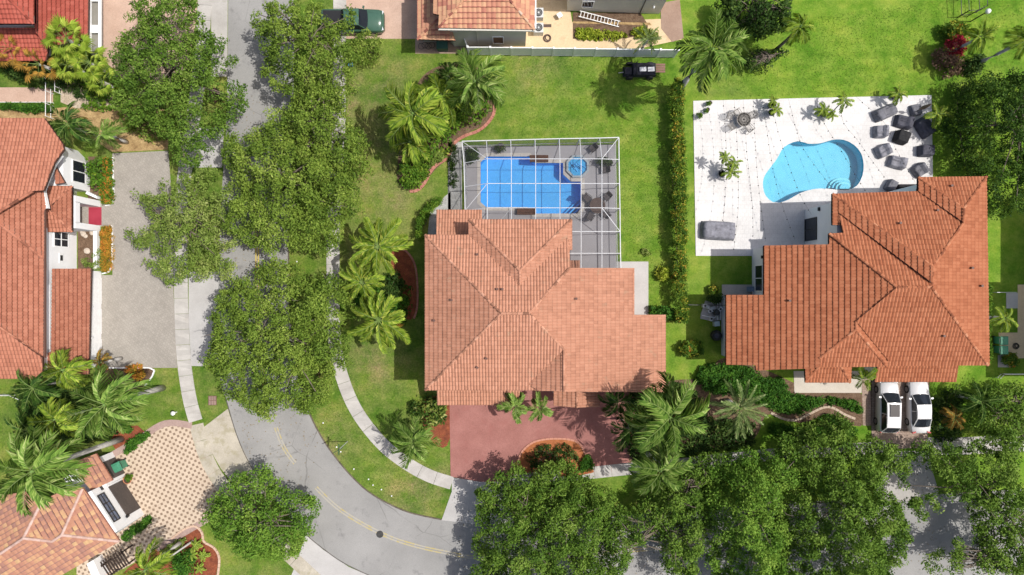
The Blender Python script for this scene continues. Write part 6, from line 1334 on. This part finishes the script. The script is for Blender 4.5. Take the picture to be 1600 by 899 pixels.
shrub('sparse planting between the palms right of the red driveway', [(1040, 600), (1085, 600), (1110, 650), (1180, 660), (1180, 700), (1060, 715), (1020, 690)], .9, 0, 126, dark_leaf, 'ground_cover', 'ground cover', rad=.35, dens=.8, size=.2, stem=False)
shrub('dark planting under the palms at the right end of the red driveway', [(985, 600), (1040, 590), (1060, 640), (1060, 710), (1000, 735), (975, 700), (985, 650)], 1.0, 0, 127, dark_leaf, rad=.35, dens=.8, size=.2)
shrub('green shrubs in the orange mulch of the driveway island', [(820, 715), (832, 700), (855, 694), (885, 694), (900, 704), (905, 722), (890, 735), (830, 740)], .7, .05, 128, dark_leaf, rad=.3, dens=.45, size=.16)
shrub('bright green triangular shrub at the right end of the driveway island', [(905, 728), (918, 708), (930, 728), (924, 740), (908, 740)], .7, .05, 129, cover_leaf, rad=.22, size=.13)
shrub('lime green seedlings in the bed below the white ladder', [(896, 44), (910, 40), (940, 45), (975, 50), (985, 57), (960, 63), (900, 62)], .4, .03, 130, MATS['lime leaves'], 'plant_bed', 'plants', rad=.2, size=.16, dens=.55, stem=False)
shrub('leafy green clump at the right end of the bed below the ladder', C(1001, 50, 12, 9), .6, .03, 131, MATS['lime leaves'], rad=.25, size=.2)
shrub('scrubby plants at the left end of the fence beside the patio', C(1020, 55, 10, 14), .9, 0, 132, oak_leaf_y, rad=.25, size=.2, asp=.3, dens=.6)
shrub('green hedge strip along the right wall of the orange roofed house', [(1541, 440), (1550, 440), (1552, 560), (1545, 576), (1540, 570)], .9, 0, 133, hedge_leaf, 'hedge', 'hedge', rad=.25, spread=.3)
shrub('yellow variegated bush at the right edge below the green bins', C(1583, 563, 13, 12), 1.2, 0, 134, croton_leaf, rad=.3, size=.24, asp=.4)
shrub('crimson cordyline bush near the top right lawn', [(1478, 75), (1485, 62), (1500, 52), (1512, 55), (1514, 75), (1505, 88), (1485, 88)], 1.8, 0, 135, red_leaf, rad=.35, size=.26, asp=.3, dens=1.0)
shrub('dull purple bush below the crimson bush', [(1462, 70), (1478, 72), (1500, 88), (1512, 95), (1508, 112), (1488, 118), (1465, 100)], 1.5, 0, 136, pink_leaf, rad=.4, size=.2, dens=.8)
shrub('yellow and green bush above the crimson bush', [(1474, 45), (1488, 30), (1512, 35), (1520, 48), (1505, 58), (1485, 60)], 1.5, 0, 137, croton_leaf, rad=.35, size=.24)
shrub('dark tangled undergrowth right of the purple bush', [(1505, 85), (1540, 80), (1548, 100), (1530, 118), (1508, 118)], 1.2, 0, 138, dark_leaf, rad=.4, size=.2)
shrub('dark hedge running down the right side of the terrace', [(1500, 118), (1520, 118), (1522, 200), (1530, 260), (1555, 300), (1530, 300), (1508, 240)], 2.4, 0, 139, dark_leaf, 'hedge', 'hedge', rad=.4, dens=1.2)
shrub('dark shrubs right of the parked white saloon', [(1462, 618), (1500, 600), (1512, 630), (1500, 690), (1462, 695)], .9, 0, 140, dark_leaf, rad=.4, dens=.7, size=.2)
shrub('low hedge strip below the patterned driveway palms', [(196, 690), (215, 680), (232, 672), (235, 680), (205, 706), (190, 715)], .5, 0, 141, cover_leaf, rad=.22)
shrub('trimmed hedge at the foot of the white garage wall', [(186, 838), (205, 824), (230, 806), (236, 816), (210, 838), (190, 850)], .6, 0, 142, cover_leaf, 'hedge', 'hedge', rad=.22)
shrub('dark green bush in the stone edged bed at the bottom left', [(262, 880), (275, 862), (296, 862), (304, 880), (296, 905), (265, 905)], 1.0, 0, 143, cover_leaf, rad=.35, size=.2)
shrub('mixed plants in the red mulch near the stone edging', [(250, 862), (275, 845), (290, 835), (290, 850), (265, 875), (250, 880)], .6, 0, 144, oak_leaf_y, rad=.25, size=.2, asp=.35, dens=.6)
shrub('low green plants beside the leaning palm trunk', C(197, 671, 10, 6), .5, 0, 145, cover_leaf, rad=.2, size=.14)
shrub('tan and green plants along the upper left sandy garden', [(90, 130), (120, 125), (150, 130), (165, 150), (140, 158), (110, 150)], .7, 0, 146, dark_leaf, rad=.3, dens=.5)
shrub('dark plants between the fan palms and the red roof', [(0, 85), (40, 88), (80, 100), (120, 110), (120, 135), (60, 138), (20, 125), (0, 110)], 1.4, 0, 147, dark_leaf, rad=.4, dens=.9, size=.22)
shrub('deep green understorey beneath the palms at the left edge', [(20, 610), (60, 595), (130, 600), (165, 610), (200, 640), (180, 680), (110, 700), (50, 690), (22, 660)], 1.5, 0, 148, dark_leaf, rad=.5, dens=.9, size=.24)
shrub('small shrub on the verge beside the sidewalk at the big oak', C(503, 582, 9, 13), .8, 0, 149, pink_leaf, rad=.25, size=.12, dens=.6)
shrub('leafless purple shrub under the upper left oak', C(335, 148, 14, 12), .8, 0, 150, leaf_mat('purple leaves', [(0, (.03, .01, .015, 1)), (1, (.12, .05, .06, 1))]), rad=.25, size=.14, dens=.8)
shrub('straggly green shrubs in the sandy garden under the upper left oak', [(180, 175), (230, 165), (280, 185), (275, 215), (235, 222), (200, 205)], 1.0, 0, 151, oak_leaf, rad=.35, dens=.45, size=.2)
shrub('mixed ferns between the fan palms and the sandy path', [(100, 120), (150, 125), (190, 140), (200, 165), (160, 172), (120, 168), (128, 140)], .8, 0, 152, hedge_leaf, rad=.3, dens=.4, size=.2)
# ------------------------------------------------------------------ broadleaf trees
tree('large oak between the red roofed house and the upper road', [(165, 45), (190, 18), (200, -10), (292, -10), (300, 28), (332, 55), (345, 80), (358, 96), (363, 130), (356, 152), (345, 170), (336, 186), (330, 212), (300, 226), (268, 238), (236, 215), (222, 190), (185, 172), (163, 150), (150, 112), (158, 80)], 8.0, 3.4, (285, 130), 11, oak_leaf_m, dens=.95, holes=.12)
tree('oak right of the road at the top beside the green pickup', [(388, -10), (530, -10), (542, 20), (548, 60), (540, 100), (543, 130), (520, 152), (480, 150), (440, 150), (418, 120), (395, 95), (388, 50)], 8.0, 3.2, (490, 70), 12, oak_leaf, dens=.85, holes=.10)
tree('oak over the road just below the top oak', [(442, 140), (480, 125), (535, 135), (532, 185), (562, 196), (568, 240), (560, 272), (535, 290), (490, 280), (450, 240), (425, 190)], 8.2, 3.2, (505, 200), 13, oak_leaf, dens=1.0, holes=.04)
tree('widest oak crown hanging over the upper road', [(350, 198), (400, 190), (430, 165), (470, 200), (520, 225), (545, 285), (544, 320), (520, 345), (518, 370), (482, 392), (445, 378), (405, 386), (362, 372), (338, 332), (346, 290), (336, 260), (345, 222)], 8.5, 3.2, (455, 300), 14, oak_leaf, dens=1.2, holes=.02)
tree('pale open oak with a visible forked trunk beside the grey driveway', [(190, 305), (215, 290), (240, 268), (290, 262), (332, 268), (342, 300), (345, 340), (358, 370), (356, 400), (340, 427), (300, 438), (268, 442), (240, 437), (222, 406), (208, 392), (172, 372), (176, 346), (205, 338)], 6.6, 2.8, (308, 350), 15, oak_leaf_y, dens=.8, holes=.14)
tree('big round oak in the inside of the road bend', [(340, 440), (370, 430), (400, 412), (440, 408), (462, 430), (492, 428), (528, 452), (528, 490), (518, 520), (528, 548), (512, 582), (498, 612), (478, 640), (440, 656), (400, 652), (368, 645), (335, 622), (310, 590), (303, 550), (320, 520), (308, 488), (322, 458)], 8.6, 3.0, (455, 520), 16, oak_leaf, dens=1.15, holes=.03)
tree('bright green oak on the corner below the patterned driveway', [(318, 790), (342, 760), (365, 742), (395, 745), (420, 765), (450, 780), (476, 800), (484, 830), (470, 852), (468, 874), (440, 886), (400, 892), (365, 886), (338, 862), (312, 840), (308, 812)], 6.5, 2.2, (415, 800), 17, oak_leaf_b, dens=1.1)
tree('oak at the mouth of the red driveway', [(748, 790), (768, 762), (800, 742), (838, 745), (870, 738), (900, 744), (922, 760), (958, 770), (962, 790), (945, 822), (962, 850), (945, 905), (950, 960), (750, 960), (743, 860), (752, 820)], 8.0, 3.0, (850, 790), 18, oak_leaf_m, dens=1.4)
tree('oak right of the driveway mouth oak, at the bottom centre', [(945, 820), (985, 798), (1022, 800), (1062, 788), (1108, 800), (1132, 830), (1112, 852), (1100, 900), (1070, 950), (1045, 900), (1040, 868), (1002, 868), (985, 920), (945, 905), (955, 850)], 7.0, 2.8, (1030, 800), 19, oak_leaf_m, dens=1.2, holes=.04)
tree('oak crowded behind the big palm by the sidewalk', [(1030, 765), (1060, 740), (1100, 715), (1125, 730), (1128, 790), (1080, 805), (1040, 795)], 6.0, 2.5, (1060, 755), 20, oak_leaf_m, dens=1.2)
tree('lighter green oak left of the largest bottom oak', [(1116, 760), (1148, 722), (1190, 712), (1232, 722), (1262, 720), (1268, 762), (1242, 802), (1246, 860), (1240, 960), (1150, 960), (1120, 880), (1128, 830), (1108, 790)], 9.0, 3.0, (1160, 770), 21, oak_leaf_b, dens=1.5)
tree('largest oak at the bottom, just left of the parked cars drive', [(1230, 700), (1270, 682), (1310, 664), (1345, 676), (1382, 692), (1415, 712), (1438, 740), (1422, 772), (1440, 842), (1430, 885), (1400, 950), (1240, 960), (1240, 850), (1258, 760)], 9.0, 3.0, (1310, 750), 22, oak_leaf_m, dens=1.5)
tree('sparse open oak at the bottom right corner', [(1440, 770), (1452, 712), (1500, 708), (1562, 700), (1620, 690), (1640, 905), (1590, 905), (1562, 860), (1540, 806), (1500, 795), (1470, 825)], 8.0, 3.2, (1500, 740), 23, oak_leaf_m, dens=1.1, holes=.08)
tree('low branch of foliage over the road at the bottom right', [(1472, 872), (1500, 856), (1530, 852), (1550, 830), (1575, 870), (1580, 905), (1480, 905)], 6.0, 3.0, (1540, 850), 24, oak_leaf_m, dens=.6, holes=.1)
tree('dark dense tree at the right edge beside the terrace', [(1532, 150), (1552, 118), (1640, 105), (1660, 300), (1600, 318), (1575, 300), (1552, 268), (1530, 215)], 8.5, 1.5, (1575, 200), 25, leaf_mat('deep green leaves', [(0, (.008, .028, .006, 1)), (.5, (.05, .11, .015, 1)), (.9, (.14, .24, .03, 1)), (1, (.26, .36, .08, 1))]), dens=1.0, rad=.5)
tree('dark rubber tree behind the royal palm at the top', [(1130, -10), (1252, -10), (1252, 18), (1238, 38), (1216, 50), (1190, 48), (1160, 40), (1138, 18)], 5.5, 1.5, (1185, 15), 26, dark_leaf, dens=1.0, size=.30, rad=.5, per=28)
tree('mixed bushy tree right of the parked cars', [(1530, 618), (1560, 600), (1620, 605), (1620, 690), (1545, 690), (1520, 660)], 4.0, 1.0, (1570, 640), 27, oak_leaf_m, dens=.8, rad=.5)
tree('small dense bush tree at the foot of the royal palm trunk', [(1165, 78), (1195, 72), (1225, 80), (1220, 98), (1190, 105), (1168, 98)], 2.2, .4, (1190, 92), 28, dark_leaf, dens=.9, rad=.4)
# ------------------------------------------------------------------ palms
palm('tall royal palm with a wide crown at the top of the long hedge', 1113, 78, 9.6, 'royal', 1.08, 21, 1, trunk_r=.2, name='royal_palm')
palm('upper lime green palm left of the rose roofed house', 590, 386, 4.6, 'lime', 1.12, 17, 2, trunk_r=.16, elev=(-5, 42))
palm('middle lime green palm beside the sidewalk', 566, 442, 3.8, 'lime', .88, 14, 3, trunk_r=.14, elev=(-5, 45))
palm('lowest lime green palm with the widest star of fronds', 592, 500, 4.8, 'lime', 1.15, 18, 4, trunk_r=.16, elev=(-5, 42))
palm('left queen palm of the bed above the brick edging', 645, 178, 6.8, 'queen', 1.22, 20, 5, trunk_r=.15)
palm('right queen palm of the bed above the brick edging', 742, 128, 7.5, 'royal', 1.0, 18, 6, trunk_r=.15)
palm('middle queen palm of the bed above the brick edging', 690, 152, 5.8, 'queen', 1.0, 16, 7, trunk_r=.13)
palm('pale green palm at the lower left of the palm bed', 640, 222, 4.2, 'queen', .8, 13, 48)
palm('small dark palm at the upper end of the palm bed', 700, 118, 4.5, 'dark', .75, 12, 8, trunk_r=.12)
palm('tall palm whose grey trunk stands by the patterned driveway lawn', 165, 632, 8.4, 'royal', 1.08, 21, 9, base=(255, 606), trunk_r=.19)
palm('tallest palm at the left edge above the pink tiled roof', 52, 736, 10.2, 'royal', 1.2, 22, 10, base=(190, 686), trunk_r=.2)
palm('palm over the lower left corner of the terracotta roof', 100, 578, 5.5, 'queen', .85, 13, 11)
palm('leftmost palm of the thicket below the left house', 52, 606, 5.5, 'dark', .95, 13, 12)
palm('lower palm in the thicket left of the tall grey trunk', 88, 655, 6.0, 'queen', .9, 14, 13)
palm('dark palm between the thicket and the patterned driveway', 45, 672, 5.0, 'dark', .9, 12, 14)
palm('small yellow palm at the corner of the white garage wall', 157, 566, 3.0, 'bronze', .85, 11, 15)
palm('green palm at the top right corner of the left terracotta roof', 107, 195, 4.5, 'dark', .9, 13, 16)
palm('green palm above the upper orange hedge', 160, 208, 3.6, 'royal', .62, 12, 17)
palm('large yellow fan palm in front of the red roof', 105, 62, 4.5, 'fan', 1.0, 18, 18, name='fan_palm')
palm('yellow fan palm beside the white carport strip', 140, 98, 3.8, 'fan', .85, 14, 19, name='fan_palm')
palm('small fan palm nearest the upper left oak', 160, 128, 2.8, 'fan', .8, 12, 20, name='fan_palm')
palm('lower fan palm under the large yellow one', 108, 102, 3.2, 'fan', .85, 13, 21, name='fan_palm')
palm('dry orange fan palm below the red roof', 60, 100, 3.0, 'fan_dry', .9, 13, 22, name='fan_palm')
palm('orange brown palm at the left edge under the red roof', 14, 75, 3.4, 'fan_dry', .9, 12, 23, name='fan_palm')
palm('left one of the two little palms at the entrance of the rose house', 805, 634, 3.6, 'small', 1.0, 10, 24, trunk_r=.08)
palm('right one of the two little palms at the entrance of the rose house', 843, 638, 3.4, 'small', .88, 9, 25, trunk_r=.08)
palm('bushy palm between the curved sidewalk and the red driveway', 645, 690, 3.6, 'royal', .78, 16, 26)
palm('large palm beside the lower right corner of the rose roof', 1046, 652, 8.6, 'royal', 1.22, 22, 27, trunk_r=.18)
palm('bright palm over the sidewalk below the large palm', 1032, 735, 6.0, 'royal', .95, 16, 28, trunk_r=.16)
palm('dark broad palm touching the porch at the right end of the driveway', 965, 628, 5.0, 'dark', .85, 11, 29, trunk_r=.1)
palm('dark palm standing on the red driveway edge', 985, 672, 5.0, 'dark', .9, 12, 30, trunk_r=.1)
palm('grey green date palm with stiff feathery leaves', 1156, 638, 3.4, 'date', 1.08, 20, 31, trunk_r=.22, name='date_palm')
palm('little yellow palm at the left edge of the garage roof', 1350, 592, 3.2, 'queen', .52, 9, 32, trunk_r=.07)
palm('dark palm on the lawn right of the parked cars', 1532, 627, 3.0, 'dark', .8, 12, 33)
palm('bronze leaved palm between the saloon car and the right lawn', 1490, 652, 1.8, 'bronze', .95, 15, 34)
palm('lime coloured palm above the green bins', 1569, 498, 2.2, 'pot', 1.3, 15, 35)
palm('thin yellow green palm with a leaning dark trunk at the top', 1250, 42, 5.0, 'queen', .62, 12, 36, base=(1210, 80), tmat=bark)
palm('yellow palm beside the round lamp at the top right', 1532, 58, 4.0, 'queen', .62, 12, 37)
palm('palm at the bottom edge over the small driveway path', 228, 890, 6.0, 'queen', .9, 13, 38)
palm('leaning palm with a long thin pale trunk at the bottom left', 236, 893, 2.5, 'date', .5, 8, 39, base=(302, 845), trunk_r=.07)
for k, (x, y) in enumerate(((307, 852), (318, 868), (312, 888), (300, 866))): palm(f'{("upper", "right", "lowest", "left")[k]} spiky agave of the four beside the stone edging', x, y, .4, 'pot', .62, 16, 40+k, name='agave', cat='agave', trunk_r=.06, elev=(5, 60))
palm('tall palm outside the right edge behind the dark tree', 1604, 62, 6.0, 'queen', .7, 12, 45)
palm('small palm leaning over the patio planting', 1012, 62, 2.6, 'date', .6, 11, 47)
# ------------------------------------------------------------------ loose leaf litter and grass tufts (nobody could count them)
def scatter(name, label, cat, poly, n, size, mat, z, seed, up=2.0):
    R = np.random.default_rng(seed); pw = [P(x, y) for x, y in poly]; pl = [(p.x, p.y) for p in pw]; xs = [p[0] for p in pl]; ys = [p[1] for p in pl]
    X, Y = R.uniform(min(xs), max(xs), n*3), R.uniform(min(ys), max(ys), n*3); k = in_poly(X, Y, pl); X, Y = X[k][:n], Y[k][:n]
    cen = np.stack([X, Y, np.full(len(X), z)], 1); me = leaf_cloud(name, cen, np.full(len(X), .06), 3, size, mat, seed, R.random(len(X)), flat=.25, up=up); o = link(name, me); setp(o, label, cat, None, 'stuff')
grass_leaf = leaf_mat('grass blades', [(0, (.05, .11, .012, 1)), (.5, (.13, .24, .025, 1)), (.85, (.22, .32, .05, 1)), (1, (.33, .34, .10, 1))], .2)
scatter('grass_tufts', 'grass tufts on the lawn left of the rose house', 'grass', [(536, 65), (720, 90), (722, 215), (700, 300), (662, 380), (660, 610), (700, 690), (704, 745), (640, 730), (560, 650), (535, 570), (532, 300)], 7000, .06, grass_leaf, .02, 201, 1.2)
scatter('grass_tufts', 'grass tufts on the back lawn under the white fence', 'grass', [(720, 92), (1045, 92), (1048, 500), (1015, 490), (1012, 410), (975, 410), (972, 212), (720, 212)], 7000, .06, grass_leaf, .02, 202, 1.2)
scatter('grass_tufts', 'grass tufts on the wide lawn at the top right', 'grass', [(1080, 100), (1250, 30), (1480, 0), (1600, 0), (1600, 110), (1500, 130), (1490, 290), (1462, 290), (1455, 145), (1084, 152)], 7000, .06, grass_leaf, .02, 203, 1.2)
scatter('grass_tufts', 'grass tufts on the verge inside the road bend', 'grass', [(456, 380), (508, 380), (516, 520), (540, 620), (600, 705), (700, 770), (690, 808), (600, 780), (520, 700), (485, 620)], 3000, .06, grass_leaf, .03, 204, 1.2)
litter = leaf_mat('fallen leaves', [(0, (.10, .07, .03, 1)), (.5, (.24, .17, .07, 1)), (1, (.36, .26, .10, 1))], .1)
scatter('fallen_leaves', 'fallen brown leaves on the road and verge under the oaks', 'leaf litter', [(345, 150), (520, 150), (520, 640), (470, 780), (400, 740), (345, 600)], 900, .07, litter, .05, 205, 3)
scatter('fallen_leaves', 'fallen brown leaves on the lower road under the oaks', 'leaf litter', [(700, 760), (1440, 720), (1500, 890), (720, 900)], 900, .07, litter, .05, 206, 3)
